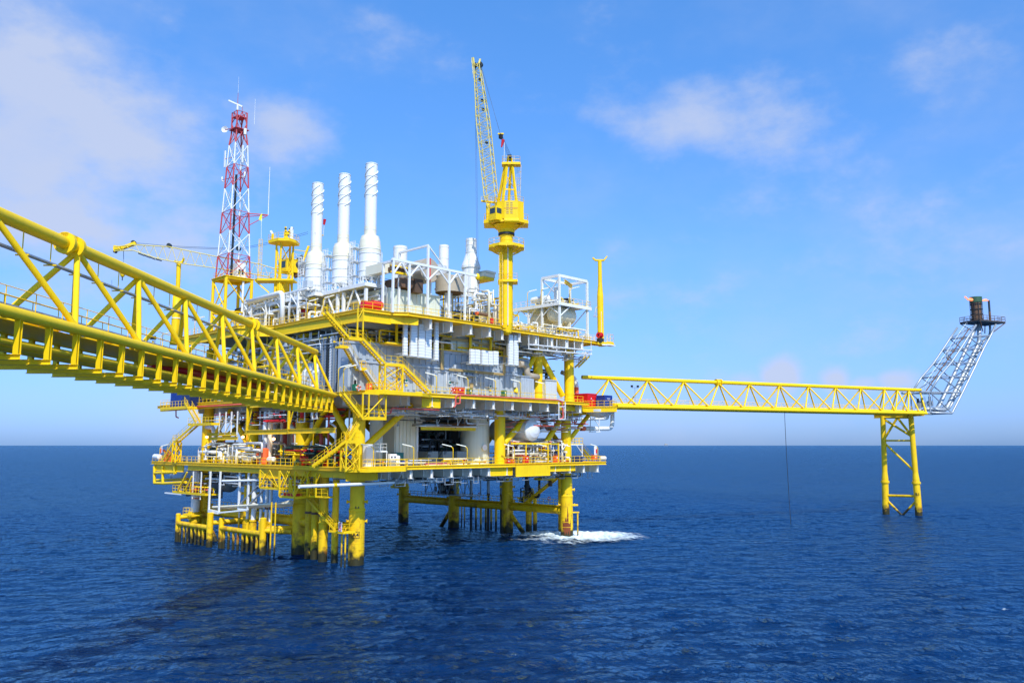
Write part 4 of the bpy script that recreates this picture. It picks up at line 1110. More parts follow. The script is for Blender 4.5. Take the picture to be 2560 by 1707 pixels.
m = MB('yellow_paint'); q = Vector((cu, cv, 0)) - FW * 1.35 - RT * .9; m.ladder(q + U * cz(810), q + U * cz(622), RT, cage=-FW, r=.04); m.build('caged_ladder', cr)
m = MB('black'); m.lathe((cu, cv, cz(589)), [(0, 1.1), (0, 1.38), (.35, 1.38), (.35, 1.1)], 26); m.build('slew_ring', cr)
# upper works
m = MB('yellow_paint')
m.lathe((cu, cv, 0), [(cz(585), 1.3), (cz(576), 1.5), (cz(566), 2.4)], 24); z_ = cz(563)
m.prism([(cu + p.x, cv + p.y) for p in (RT * -3.8 - FW * 1.2, RT * -1.9 - FW * 2.2, RT * 2.0 - FW * 2.4, RT * 3.7 - FW * .9, RT * 3.7 + FW * 2, RT * -3.8 + FW * 2.2)], z_, z_ + .5)
m.rail([Vector((cu, cv, z_ + .5)) + p for p in (RT * -2.2 - FW * 2.1, RT * -3.7 - FW * 1.1, RT * -3.7 + FW * 2.1)], sp=1.2)
m.rail([Vector((cu, cv, z_ + .5)) + p for p in (RT * 2.2 - FW * 2.1, RT * 3.6 - FW * .8, RT * 3.6 + FW * 1.9)], sp=1.2)
for k in (-3, -1.5, 1.5, 3): m.beam(Vector((cu, cv, z_)) + RT * k - FW * 1.4, Vector((cu, cv, cz(574))) + RT * k * .45, .14, .3)
m.build('slewing_platform', cr)
m = MB('yellow_paint')
hs = [(-1.55, -1.9), (-.3, -2.5), (1.9, -2.5), (2.9, -1.6), (2.9, 1.6), (-1.9, 1.8), (-1.9, -1.2)]
hp_ = [(cu + (RT * a + FW * b).x, cv + (RT * a + FW * b).y) for a, b in hs]
m.prism(hp_, z_ + .5, cz(514))
m.rail([(a, b, cz(514)) for a, b in hp_], sp=1.1, close=True, h=.9)
m.build('machinery_house', cr)
m = MB('tray_tan')
for k, x0 in enumerate((.35, 1.0)):
    p = Vector((cu, cv, 0)) + RT * (x0 - .35) - FW * 2.53
    for j in range(7): m.beam(p + U * (cz(543) + j * .3), p + RT * .4 + U * (cz(543) + j * .3), .05, .12)
m.use('pipe_red'); p = Vector((cu, cv, 0)) - FW * 2.53; m.beam(p + RT * -.28 + U * cz(531), p + RT * 1.88 + U * cz(531), .03, .07)
m.build('house_louvre', cr)
m = MB('yellow_paint'); p = Vector((cu, cv, 0)) - FW * 2.3 + RT * .8; m.tube(p - RT * 1.15 + U * cz(561), p + RT * 1.3 + U * cz(561), .42, n=14); m.build('counterweight', cr)
p = C(1220, 552); m = MB('yellow_paint'); m.tube(p, p + U * (42 / CK), .36, n=16); m.tube(p + U * 42 / CK, p + U * (42 / CK + .15), .36, .2, n=16); m.build('air_cylinder', cr)
m = MB('yellow_paint'); m.beam(C(1203, 503), C(1242, 508), .22, .28); m.rail([C(1203, 503) - FW * .3, C(1240, 507) - FW * .3], sp=1, h=.7, r=.03); m.build('boom_walkway', cr)
p = C(1240, 533, -2.0); m = MB('yellow_paint'); m.box(p.x - .8, p.y - .8, p.z - 1.3, p.x + .8, p.y + .8, p.z + 1.0); m.use('glass'); m.box(p.x - .83, p.y - .6, p.z - .2, p.x - .8, p.y + .6, p.z + .7); m.box(p.x - .6, p.y - .83, p.z - .2, p.x + .6, p.y - .8, p.z + .7); m.build('operator_cab', cr)
for (a, fa), (b, fb), w_ in (((( 1263, 414), 0), ((1244, 516), 1.2), .38), (((1267, 414), -.3), ((1255.5, 514), -1.5), .36), (((1277, 414), 0), ((1271.5, 514), 1.2), .34), (((1281, 414), -.3), ((1292, 516), -1.2), .34)):
    m = MB('yellow_paint'); m.beam(C(a[0], a[1], fa), C(b[0], b[1], fb), w_, w_); m.build('gantry_leg', cr)
m = MB('yellow_paint'); m.beam(C(1260, 473, -.9), C(1289, 475, -.9), .2, .2); m.tube(C(1262, 468), C(1274, 440), .07, n=5); m.tube(C(1284, 468), C(1266, 440), .07, n=5); m.build('gantry_tie', cr)
m = MB('yellow_paint'); p = C(1278, 413); m.prism([((p + a).x, (p + a).y) for a in (RT * -1.6 - FW * .8, RT * 1.6 - FW * .8, RT * 1.6 + FW * .8, RT * -1.6 + FW * .8)], p.z - .1, p.z + .2)
m.rail([p + U * .2 + a for a in (RT * -1.5 - FW * .7, RT * 1.5 - FW * .7, RT * 1.5 + FW * .7, RT * -1.5 + FW * .7)], close=True, sp=1.0); m.build('gantry_platform', cr)
m = MB('black'); a = C(1274, 395); m.tube(a - RT * .35, a + RT * .35, .55, n=18); m.use('yellow_paint'); m.beam(C(1268, 412), C(1270, 393), .16, .3); m.beam(C(1280, 412), C(1279, 395), .16, .3); m.build('gantry_sheave', cr)
m = MB('yellow_paint'); q = C(1293, 413, .5); m.ladder(C(1290, 515, 1.0), q, FW, cage=RT, r=.03); m.build('gantry_ladder', cr)
# boom
foot = C(1233, 540, .2); tipc = C(1193, 163, .2)
bax = (tipc - foot).normalized(); bw = RT.copy(); bw = (bw - bax * bw.dot(bax)).normalized(); bd = (FW * 1.0 + RT * .28).normalized()
BL = (tipc - foot).length
def bsec(t): # half width / half depth along the boom
    s_ = min(1, .35 + t / 4.5) if t < 3 else 1.0
    e = 1.0 if t < BL * .62 else 1.0 - .52 * (t - BL * .62) / (BL * .38)
    return .93 * s_ * e, .95 * s_ * e
def bc_(t, i):
    a, b = bsec(t); sx_, sy_ = ((-1, -1), (1, -1), (1, 1), (-1, 1))[i]
    return foot + bax * t + bw * (a * sx_) + bd * (b * sy_)
bm = thing('_tmp', 'x', 'x')
bpy.data.objects.remove(bm)
BMT = 'boom_yellow'; mat(BMT, (0.72, 0.58, 0.13), 0.5, var=.05)
mch = MB(BMT); mlac = MB(BMT); nb = 17
tsx = [BL * k / nb for k in range(nb + 1)]
for a, b in zip(tsx[:-1], tsx[1:]):
    for i in range(4):
        mch.tube(bc_(a, i), bc_(b, i), .085, n=6)
        j = (i + 1) % 4
        mlac.tube(bc_(a, i), bc_((a + b) / 2, j), .045, n=4); mlac.tube(bc_((a + b) / 2, j), bc_(b, i), .045, n=4)
        mlac.tube(bc_(b, i), bc_(b, j), .035, n=4)
bo = mch.build('boom', cr); mlac.build('boom_lacing', bo)
m = MB(BMT); m.beam(bc_(BL, 0), bc_(BL, 0) + bax * 1.2, .2, .3); m.beam(bc_(BL, 1), bc_(BL, 1) + bax * .8 + bw * .3, .2, .3); m.rail([tipc - bw * .8 - bd * .4 - bax * 2.6, tipc - bw * .8 - bd * .4 + bax * .3], h=1.0, sp=.9, kick=False); m.beam(tipc - bw * .7, tipc + bw * .6, .3, .5)
m.use('dark_steel'); m.tube(tipc + bw * .5 - bd * .25, tipc + bw * .5 + bd * .25, .5, n=14); m.tube(tipc - bw * .4 - bd * .25, tipc - bw * .4 + bd * .25, .4, n=14); m.build('boom_head', bo)
for t in (.9, .76, .70, .48): 
    q = foot + bax * BL * t + bw * .2; m = MB('dark_steel'); m.tube(q - bd * .2, q + bd * .2, .24, n=10); m.build('rope_sheave', bo)
# pendants and luffing ropes
ab = C(1252, 340)
m = MB('cable_blue')
for o_ in (-.25, .25): m.tube(tipc + bw * .6 + bd * o_, ab + FW * o_, .035, n=4)
for k in range(4): m.tube(ab + RT * (k * .12 - .1), C(1270 + k * 3, 392), .03, n=4)
m.build('luffing_rope', cr)
m = MB('yellow_paint'); m.beam(ab - RT * .5 + U * .35, ab + RT * .5 + U * .35, .3, .22); m.use('black'); m.beam(ab - U * .5, ab + U * .25, .5, .55); m.build('spreader_block', cr)
m = MB('white_paint'); q = C(1257, 372); m.tube(C(1260, 412), C(1261, 357), .05, n=5); m.build('wind_sock_pole', cr)
ws = C(1256.5, 350); m = MB('red_paint'); m.tube(ws + RT * .1, ws - RT * .18 - U * 1.3, .30, .12, n=10); tag(m.build('wind_sock', None, loc=ws), 'small red wind sock hanging beside the crane rope block', 'wind sock')
hk = C(1194, 684)
m = MB('cable_blue'); m.tube(tipc - bw * .4 + bax * .2, hk + RT * -.12, .035, n=4); m.tube(tipc - bw * .25 + bax * .2, hk + RT * .12, .035, n=4); m.build('hoist_rope', cr)
m = MB('yellow_paint'); m.lathe(hk - U * 1.1, [(0, .1), (.15, .3), (.55, .42), (.95, .3), (1.1, .1)], 12); m.use('dark_steel'); m.pipe([hk - U * 1.0, hk - U * 1.5, hk - U * 1.7 + RT * .2, hk - U * 1.5 + RT * .35], .06, 5); m.use('rope'); m.tube(hk - U * 1.5, C(1193, 768), .03, n=4); m.build('hook_block', cr)
# windsock on the stack side (red lamp arm)
q = Vector((7.5, 8, zat(7.5, 8, 592))); m = MB('yellow_paint'); m.beam(X(6, 800, 590), X(6, 808, 588), .2, .2); m.use('white_paint'); m.tube(X(6, 808, 588), X(6, 810.5, 562), .05, n=5); m.use('red_paint'); m.tube(X(6, 810, 562), X(6, 812, 548), .18, .28, n=8)
tag(m.build('wind_sock', None, loc=X(6, 800, 590)), 'red wind sock on a pole between the left and middle finned stacks', 'wind sock')

# ------------------------------------------------------------------ second crane, boom lying on its rest
pl0 = Vector((-5, 52, 0)); 
def D2(px, py, off=0.0): return P(px, py, pl0 + FW * off, FW)
c2 = thing('resting_crane', 'second yellow crane behind the mast with its lattice boom lying level on a post', 'crane', D2(700, 735, 3))
m = MB('yellow_paint'); q = D2(705, 700, 4); m.lathe((q.x, q.y, 0), [(ZT, 1.5), (q.z, 1.5)], 20); m.build('pedestal', c2)
m = MB('yellow_paint'); a = D2(724, 668, 2); m.box(a.x - 1.6, a.y - 1.6, a.z - 1.2, a.x + 1.4, a.y + 1.4, a.z + 1.2); m.rail([a + Vector((-1.8, 1.4, 1.2)), a + Vector((-1.8, -1.7, 1.2)), a + Vector((1.4, -1.7, 1.2))], sp=1); m.use('glass'); m.box(a.x - 1.63, a.y - 1.2, a.z - .4, a.x - 1.6, a.y + 1, a.z + .8); m.build('operator_cab', c2)
m = MB('dark_steel'); a = D2(748, 664, 2); m.tube(a - RT * 1.0, a + RT * 1.0, .9, n=14); m.tube(D2(730, 678, 2), D2(765, 674, 2), .4, n=10); m.tube(D2(738, 655, 2), D2(758, 640, 2), .35, n=10); m.use('rust_brown'); m.tube(D2(735, 690, 2), D2(768, 680, 2), .5, n=10); m.build('winch_drum', c2)
m = MB('yellow_paint'); m.beam(D2(757, 655, 2), D2(772, 615, 2), .3, .4); m.tube(D2(733, 624), D2(765, 629), .08, n=5); m.build('gantry_leg', c2)
topc = [(286, 617), (334, 612), (422, 617), (538, 641), (648, 660), (690, 673)]; botc = [(288, 627), (333, 626), (389, 645), (456, 659), (535, 670), (638, 686), (690, 697)]
def along(pts, x):
    for a, b in zip(pts[:-1], pts[1:]):
        if a[0] <= x <= b[0]: return a[1] + (b[1] - a[1]) * (x - a[0]) / (b[0] - a[0])
    return pts[-1][1]
mch = MB(BMT); ml = MB(BMT)
for off in (-.8, .8):
    for pts in (topc, botc):
        for a, b in zip(pts[:-1], pts[1:]): mch.tube(D2(*a, off), D2(*b, off), .095, n=6)
    x = 292; up_ = True
    while x < 685:
        x2 = x + 11.5; a = (x, along(topc if up_ else botc, x)); b = (x2, along(botc if up_ else topc, x2)); ml.tube(D2(*a, off), D2(*b, off), .05, n=4); up_ = not up_; x = x2
x = 300
while x < 690:
    for pts in (topc, botc): ml.tube(D2(x, along(pts, x), -.8), D2(x + 6, along(pts, x + 6), .8), .045, n=4)
    x += 15
bo = mch.build('boom', c2); ml.build('boom_lacing', bo)
m = MB('yellow_paint'); m.beam(D2(286, 627), D2(340, 608), .7, .55); m.beam(D2(284, 618), D2(300, 620), .3, .7); m.use('dark_steel')
for px, py, r_ in ((334, 607, .42), (288, 629, .3), (423, 614, .42), (596, 622, .42)): a = D2(px, py); m.tube(a - FW * .3, a + FW * .3, r_, n=14)
for px in (346, 360, 374, 390): m.tube(D2(px, along(botc, px) + 3, -.3), D2(px + 14, along(botc, px + 14) + 4, -.3), .12, n=6)
m.build('boom_head', bo)
m = MB('cable_blue'); pts = [(334, 607), (423, 615), (596, 622), (700, 600), (770, 580)]
for dy in (0, 3):
    for a, b in zip(pts[:-1], pts[1:]): m.tube(D2(a[0], a[1] + dy), D2(b[0], b[1] + dy * (1.5 if b[0] > 600 else 1)), .035, n=4)
m.build('luffing_rope', c2)
m = MB('cable_blue'); m.tube(D2(309, 628), D2(309, 648), .06, n=4); m.tube(D2(306.5, 672), D2(306.5, 700), .03, n=4); m.tube(D2(279.5, 700), D2(279.5, 730), .03, n=4); m.tube(D2(309, 648), D2(307, 676), .03, n=4); m.build('hoist_rope', c2)
m = MB('yellow_paint'); a = D2(306.5, 684); m.lathe(a - U * .7, [(0, .1), (.2, .35), (.7, .5), (1.2, .35), (1.4, .1)], 12); m.use('dark_steel'); m.tube(a - U * .7, a - U * 1.3, .1, n=6); m.build('hook_block', c2)
# its rest post
pr_ = thing('boom_rest_post', 'yellow tapered post with a cradle holding up the level crane boom', 'post', (D2(438, 850).x, D2(438, 850).y, ZT))
m = MB('yellow_paint'); m.pipe([D2(436, 862), D2(440, 800), D2(443, 740)], .78, 18); m.tube(D2(443, 742), D2(444, 735), .78, .42, n=18); m.tube(D2(444, 737), D2(447, 660), .42, n=18); m.use('white_paint'); m.lathe(D2(440, 797), [(0, .78), (0, .86), (.15, .86), (.15, .78)], 18, (0, 0, 1)); m.build('post', pr_)
m = MB('yellow_paint'); m.beam(D2(440, 656), D2(455, 656), .5, .35); m.beam(D2(455, 657), D2(460, 645), .5, .25); m.beam(D2(441, 657), D2(437, 652), .5, .25); m.build('cradle', pr_)
# rest post on the right
pr_ = thing('boom_rest_post', 'tall free-standing yellow post with a forked cradle at the right corner of the upper deck', 'post', (51.6, -3.5, ZT))
def rz(py): return zat(51.6, -3.5, py)
m = MB('yellow_paint'); m.lathe((51.6, -3.5, 0), [(rz(866), .45), (rz(858), .62), (rz(740), .60), (rz(708), .40), (rz(652), .38)], 20); m.build('post', pr_)
m = MB('yellow_paint'); q = Vector((51.6, -3.5, rz(651))); m.beam(q - RT * .85, q + RT * .85, .6, .3); m.beam(q + RT * .8, q + RT * 1.4 + U * .75, .6, .25); m.beam(q - RT * .8, q - RT * 1.35 + U * .5, .6, .25); m.build('cradle', pr_)
m = MB('white_paint'); q = Vector((51.6, -3.5, 0)) - FW * .66 + RT * .1; m.tube(q + U * rz(850), q + U * rz(780), .04, n=5); m.build('cable_conduit', pr_)
m = MB('yellow_paint'); q = Z(ZT, 1500, 866); m.prism([(50, -4), (51.0, -5.6), (53.2, -5.4), (53.6, -2.6), (51.4, -2)], ZT - .5, ZT - .1); m.rail([(51, -5.5, ZT - .05), (53.1, -5.3, ZT - .05), (53.5, -2.7, ZT - .05)], sp=1, h=1.5); m.use('white_paint'); m.prism([(50.2, -4.9), (51.0, -5.9), (53.2, -5.7), (53.0, -4.6)], ZT - .75, ZT - .55); m.build('corner_platform', pr_)
for (px, py, lb) in ((1496, 779, 'upper'), (1489, 790, 'lower')):
    pass
a = P(1487, 790, (51.6, -3.5, 0), FW); th = thing('camera_cluster', 'small grey cameras bracketed to the left side of the right-hand yellow post', 'cctv camera', a)
b = MB('galv'); b.beam(a - RT * .3, a + RT * .2, .3, .3); b.beam(a + U * .5 - RT * .1, a + U * .7 + RT * .3, .2, .2); b.build('camera', th)
b = MB('yellow_paint'); b.tube(a, a + RT * .9 - U * .3, .06, n=5); b.tube(a + U * 1.6 + RT * .2, a + U * 1.6 + RT * .9, .06, n=5); b.tube(a, a + U * 1.6 + RT * .2, .04, n=4); b.build('bracket', th)
m = MB('red_paint'); a = Y(-4.2, 1500, 838); m.lathe(a - Vector((.5, 0, .0)), [(0, .2), (0, .55), (.12, .55), (.12, .4), (.7, .4), (.7, .55), (.85, .55), (.85, .2)], 18, (1, 0, 0)); m.use('dark_steel'); m.box(a.x - .4, a.y - .5, a.z - 1.4, a.x + .5, a.y + .5, a.z - .6)
tag(m.build('hose_reel', None, loc=a), 'red hose reel at the foot of the right-hand yellow post', 'hose reel')

# ------------------------------------------------------------------ yellow rest tower with octagonal platform
tu, tv = 5.5, vat(5.5, 704)
yt = thing('rest_tower', 'yellow four-legged braced tower with an octagonal top platform between the mast and the finned stacks', 'tower', (tu, tv, ZT))
def yz(py): return zat(tu, tv, py)
yc = [Vector((tu, tv, 0)) + a for a in (RT * -1.35 - FW * .9, RT * -.4 - FW * 1.4, RT * 1.35 + FW * .2, RT * .45 + FW * 1.4)]
for i, c_ in enumerate(yc):
    m = MB('yellow_paint'); m.tube(c_ + U * ZT, c_ + U * yz(612), .19, n=10); m.build('leg', yt)
    n_ = yc[(i + 1) % 4]; m = MB('yellow_paint'); z0, z1, z2 = yz(735), yz(675), yz(615)
    m.tube(c_ + U * z0, n_ + U * z1, .1, n=6); m.tube(c_ + U * z2, n_ + U * z1, .1, n=6); m.tube(c_ + U * z1, n_ + U * z1, .08, n=6); m.tube(n_ + U * ZT, c_ + U * z0, .1, n=6); m.build('diagonal_brace', yt)
oc = [Vector((tu, tv, 0)) + a for a in (RT * -2.9 + FW * .4, RT * -2.9 - FW * .8, RT * -.6 - FW * 2.6, RT * 1.3 - FW * 2.4, RT * 2.1 - FW * .8, RT * 2.1 + FW * 1.6, RT * -.8 + FW * 2.2)]
m = MB('yellow_paint'); m.prism([(p.x, p.y) for p in oc], yz(610), yz(605)); m.rail([Vector((p.x, p.y, yz(605))) for p in oc], sp=1, close=True, r=.03); m.build('top_platform', yt)
m = MB('yellow_paint'); q = P(653, 600, (tu, tv, 0), FW); m.ladder(Vector((q.x, q.y, yz(705))), Vector((q.x, q.y, yz(600))), RT, cage=-FW, r=.035); m.build('caged_ladder', yt)
m = MB('yellow_paint'); a = P(640, 702, (tu, tv, 0), FW); b = P(740, 704, (tu, tv, 0), FW)
m.prism([(p.x, p.y) for p in (a - FW * .8, a - FW * 1.9 + RT * .8, b - FW * 1.9, b + FW * 1, a + FW * 1)], a.z - .3, a.z); m.rail([a - FW * .8, a - FW * 1.9 + RT * .8, b - FW * 1.9], sp=1.1); m.beam(a + RT * .3 - FW * 1.2 - U * .3, a + RT * 2.8 - U * 2.4 - FW * 1.2, .2, .25); m.build('lower_platform', yt)
m = MB('yellow_paint')
for s_ in (0, 1): 
    a = P(713 + s_ * 4, 600, (tu, tv, 0), FW); m.beam(a, a + U * 1.6, .3, .3)
m.beam(P(712, 593, (tu, tv, 0), FW), P(730, 603, (tu, tv, 0), FW), .5, .5)
m.use('black')
a0, a1 = P(714.5, 590, (tu, tv, 0), FW), P(714, 567, (tu, tv, 0), FW)
for k in range(6):
    m.use('black' if k % 2 == 0 else 'yellow_paint'); m.beam(a0.lerp(a1, k / 6), a0.lerp(a1, (k + 1) / 6), .25, .3)
a0, a1 = P(719, 590, (tu, tv, 0), FW), P(726, 571, (tu, tv, 0), FW)
for k in range(5):
    m.use('black' if k % 2 == 0 else 'yellow_paint'); m.beam(a0.lerp(a1, k / 5), a0.lerp(a1, (k + 1) / 5), .25, .3)
m.use('white_paint'); m.beam(P(728, 598, (tu, tv, 0), FW), P(728.5, 575, (tu, tv, 0), FW), .5, .5); m.beam(P(728.5, 576, (tu, tv, 0), FW), P(731, 568, (tu, tv, 0), FW), .5, .4)
m.use('yellow_paint'); m.beam(P(681, 598, (tu, tv, 0), FW), P(682, 585, (tu, tv, 0), FW), .3, .35); m.use('white_paint'); m.beam(P(682, 585, (tu, tv, 0), FW), P(677, 577, (tu, tv, 0), FW), .3, .35)
m.build('boom_cradle', yt)
a = P(653, 600, (tu, tv, 0), FW); m = MB('white_paint'); m.tube(a, P(653.5, 546, (tu, tv, 0), FW), .04, n=5); m.use('lime'); f0 = P(654, 541, (tu, tv, 0), FW); f = [f0 - U * .9 + RT * .1, f0 - RT * .5 - U * .6, f0 - RT * .35 + U * .0, f0 + RT * .05 + U * .6]
m.quad(*f); m.quad(*[p + FW * .03 for p in reversed(f)])
tag(m.build('flag', None, loc=a), 'small lime yellow flag on a thin pole above the yellow rest tower', 'flag')

# ------------------------------------------------------------------ skid frame on the upper deck's right half
sv = -1.2
def S(px, py): return Y(sv, px, py)
s0 = S(1399, 826); su0 = s0.x
sk = thing('compressor_frame', 'white two-storey open steel frame with a yellow lifting beam on the upper deck right', 'steel frame', (su0, sv, ZT))
zfd, zrf = zat(su0, sv, 756), zat(su0, sv, 690)
du = Y(sv, 1468, 760).x - su0
vb = [X(su0, p, 800).y for p in (1355.5, 1321.5, 1281)]
P4 = [(su0, sv), (su0 + du, sv), (su0 + du, vb[0]), (su0, vb[0])]
for i, (a, b) in enumerate(P4):
    m = MB('white_paint'); m.beam((a, b, ZT), (a, b, zrf), .36, .36); m.build('post', sk)
    c_, d_ = P4[(i + 1) % 4]; m = MB('white_paint'); m.beam((a, b, zrf + .1), (c_, d_, zrf + .1), .34, .5); m.build('roof_beam', sk)
for vv in vb[1:]:
    for uu in (su0, su0 + du * .8):
        m = MB('white_paint'); m.beam((uu, vv, ZT), (uu, vv, zfd), .34, .34); m.build('post', sk)
m = MB('white_paint'); m.prism([(su0 - .3, sv - .3), (su0 + du + .8, sv - .3), (su0 + du + .8, vb[2] + .3), (su0 - .3, vb[2] + .3)], zfd - .1, zfd); m.beam((su0 - .35, sv - .3, zfd - .25), (su0 - .35, vb[2] + .3, zfd - .25), .2, .55); m.beam((su0 - .3, sv - .35, zfd - .25), (su0 + du + .8, sv - .35, zfd - .25), .2, .55); m.build('frame_deck', sk)
m = MB('white_paint')
m.tube((su0, sv, zrf - .3), (su0, vb[0], zfd + .2), .12, n=6); m.tube((su0 + .0, vb[0], ZT + 5.5), (su0, vb[1], ZT + 2.0), .12, n=6); m.tube((su0, sv, zfd - 2.6), (su0 + 3, sv, zfd - .4), .13, n=6)
m.tube((su0, vb[0], zfd - 2.2), (su0, vb[0] - 2.2, zfd - .4), .12, n=6); m.tube((su0, sv + .0, zfd - 2.2), (su0, sv + 2.4, zfd - .4), .12, n=6); m.tube((su0, vb[1], zfd - 2.0), (su0, vb[1] - 2, zfd - .4), .12, n=6); m.tube((su0, vb[1], zfd - 2.0), (su0, vb[1] + 2, zfd - .4), .12, n=6); m.tube((su0, vb[2], zfd - 2.0), (su0, vb[2] - 2, zfd - .4), .12, n=6)
m.tube((su0 + du, vb[0], ZT + 3), (su0 + du, sv, zfd - .3), .1, n=6); m.tube((su0, vb[0], zrf - .2), (su0 + du, vb[0], zfd + .5), .12, n=6); m.build('diagonal_brace', sk)
m = MB('yellow_paint'); m.ibeam((su0 + .6, sv - .8, zrf - 1.0), (su0 + du * .9 , vb[0] * .6, zrf - .6), .4, .6, .08); m.build('lifting_beam', sk)
m = MB('yellow_paint'); m.rail([(su0 - .3, vb[2], zfd), (su0 - .3, vb[0], zfd)], sp=1.4); m.build('handrail', sk); m = MB('yellow_paint'); m.rail([(su0 + du * .3, sv - .3, zfd), (su0 + du + .7, sv - .3, zfd), (su0 + du + .7, sv + 5, zfd)], sp=1.2); m.build('handrail', sk)
def vess(name, label, a, b, r_, mt='white_paint', cat='vessel', group=None, extras=True):
    m = MB(mt); m.vessel(a, b, r_)
    a, b = _v(a), _v(b); dr = (b - a).normalized()
    if extras:
        for t in (.2, .5, .8):
            p = a.lerp(b, t); m.lathe(p, [(0, r_), (0, r_ * 1.03), (.08, r_ * 1.03), (.08, r_)], 18, dr)
        if abs(dr.z) < .5:
            for t in (.25, .75): p = a.lerp(b, t); sd = dr.cross(U) * r_ * .7; m.beam(p - U * r_ * 1.3 - sd, p - U * r_ * 1.3 + sd, .25, r_ * .9)
            m.tube(a.lerp(b, .5) + U * r_ * .9, a.lerp(b, .5) + U * r_ * 1.35, r_ * .22, n=10)
    return tag(m.build(name, None, loc=a), label, cat, group)
vess('storage_vessel', 'right one of two large cream horizontal vessels under the right-hand white frame', (su0 + .9, sv + 2.4, ZT + 5.0), (su0 + .9 + 5, sv + 2.4 , ZT + 5.0), 1.5, 'stack_cream')
vess('storage_vessel', 'left one of two large cream horizontal vessels under the right-hand white frame', (su0 + 1.4, vb[0] + 2.8, ZT + 4.2), (su0 + 7, vb[0] + 2.8, ZT + 4.2), 1.7, 'stack_cream')
vess('heat_exchanger', 'white horizontal exchanger on top of the right-hand white frame', (su0 + 1.2, vb[0] + 3.5, zfd + 1.4), (su0 + 1.2, sv + 3.6, zfd + 1.4), .62)
vess('heat_exchanger', 'small upright white drum on top of the right-hand white frame', (su0 + 1.6, sv + 2.0, zfd + .4), (su0 + 1.6, sv + 2.0, zfd + 3.2), .55)

# dense small pipework made as one network per place
def network(name, label, box, n, mats, r0=.06, r1=.16, seed=1, posts=True, loc=None):
    rnd = random.Random(seed); x0, y0, z0, x1, y1, z1 = box
    th = thing(name, label, 'pipework', (x0, y0, z0))
    bins = {k: MB(k) for k in mats}
    for i in range(n):
        m = bins[rnd.choice(mats)]; r_ = rnd.uniform(r0, r1) * (1.6 if rnd.random() < .12 else 1)
        p = Vector((rnd.uniform(x0, x1), rnd.uniform(y0, y1), rnd.uniform(z0 + .3, z1)))
        pts = [Vector((p.x, p.y, z0)), p] if posts and rnd.random() < .6 else [p]
        for k in range(rnd.randint(1, 3)):
            ax = rnd.choice((0, 1, 0, 1, 2)); q = pts[-1].copy()
            lim = ((x0, x1), (y0, y1), (z0 + .2, z1))[ax]; tgt = rnd.uniform(*lim)
            mx_ = (5, 5, 2)[ax]; tgt = max(q[ax] - mx_, min(q[ax] + mx_, tgt)); q[ax] = tgt
            if (q - pts[-1]).length > .5: pts.append(q)
        if len(pts) > 1: m.pipe(pts, r_, 6)
        if rnd.random() < .5:                          # flange or valve
            q = pts[-1]; m.tube(q - U * .12, q + U * .12, r_ * 2.2, n=8)
    for k, m in bins.items():
        if m.v: m.build({'white_paint': 'white_pipe', 'yellow_paint': 'yellow_pipe', 'dark_steel': 'dark_pipe', 'pipe_red': 'red_pipe', 'galv': 'bare_pipe', 'stack_cream': 'cream_pipe', 'red_paint': 'red_pipe', 'steel_grey': 'grey_pipe', 'rust_brown': 'brown_pipe', 'dark_green': 'green_pipe'}[k], th)
    return th
WY = ['white_paint', 'white_paint', 'yellow_paint', 'stack_cream']
network('process_pipework', 'tangle of white and yellow pipes along the right half of the upper deck edge', (29, -3.0, ZT, 50, 1.5, ZT + 2.2), 110, WY + ['galv'], .05, .15, 11)
network('process_pipework', 'white pipework standing behind the tall crane pedestal on the upper deck', (29, 3, ZT, 38, 9, ZT + 5), 45, WY, .06, .16, 12)
network('process_pipework', 'white pipes crowding the upper level of the right-hand white frame', (su0 + .3, sv + .3, zfd, su0 + du, vb[1], zfd + 1.5), 45, WY + ['dark_steel'], .05, .14, 13)
network('process_pipework', 'white and yellow pipes and ladders between the duct frame and the tall crane', (17, -3.5, ZT, 27.5, 6, ZT + 7), 80, WY, .05, .15, 14)
network('process_pipework', 'white pipe maze on the upper deck left of the finned stacks', (-1.5, 12, ZT, 6, 36, ZT + 5.4), 150, ['white_paint', 'white_paint', 'white_paint', 'galv', 'yellow_paint'], .07, .2, 15)
network('process_pipework', 'grey and dark pipes beside the yellow rest tower', (0, 28, ZT, 9, 44, ZT + 7), 70, ['galv', 'white_paint', 'steel_grey', 'dark_steel'], .08, .24, 16)
network('process_pipework', 'white pipes and supports below the finned stacks', (2.5, -1.5, ZT, 9, 12, ZT + 4.5), 60, ['white_paint', 'galv', 'stack_cream'], .07, .2, 17)
for k, (u, v, c_) in enumerate(((2.8, -1.6, 'first'), (5.0, -1.8, 'second'))):
    p = Y(-1.5, (912, 935)[k], 765); m = MB('red_paint'); m.tube(p + U * .2 - Vector((.4, 0, 0)), p + U * .2 + Vector((1.3, 0, 0)), .62, n=16); m.box(p.x, p.y - .3, p.z - .8, p.x + .9, p.y + .3, p.z - .1)
    tag(m.build('fire_hose_cabinet', None, loc=p), ('left', 'right')[k] + ' one of the two red tanks at the front corner of the upper deck', 'fire tank', 'red tanks on the upper deck')
m = MB('red_paint'); p = X(1.5, 762, 779); m.tube(p - U * .8, p + U * .9, .6, n=14); tag(m.build('red_drum', None, loc=p), 'dark red upright drum behind the lamp post left of the upper stair', 'drum')
for a, b, r_, lb in (((680, 725), (705, 725), .5, 'x'),):
    pass
m = MB('white_paint'); m.pipe([X(-1.2, 622, 755), X(-1.2, 706, 731), X(-1.2, 706, 812)], .42, 12); tag(m.build('header_pipe', None, loc=X(-1.2, 706, 800)), 'thick white pipe bending down at the left side of the upper deck', 'pipe')
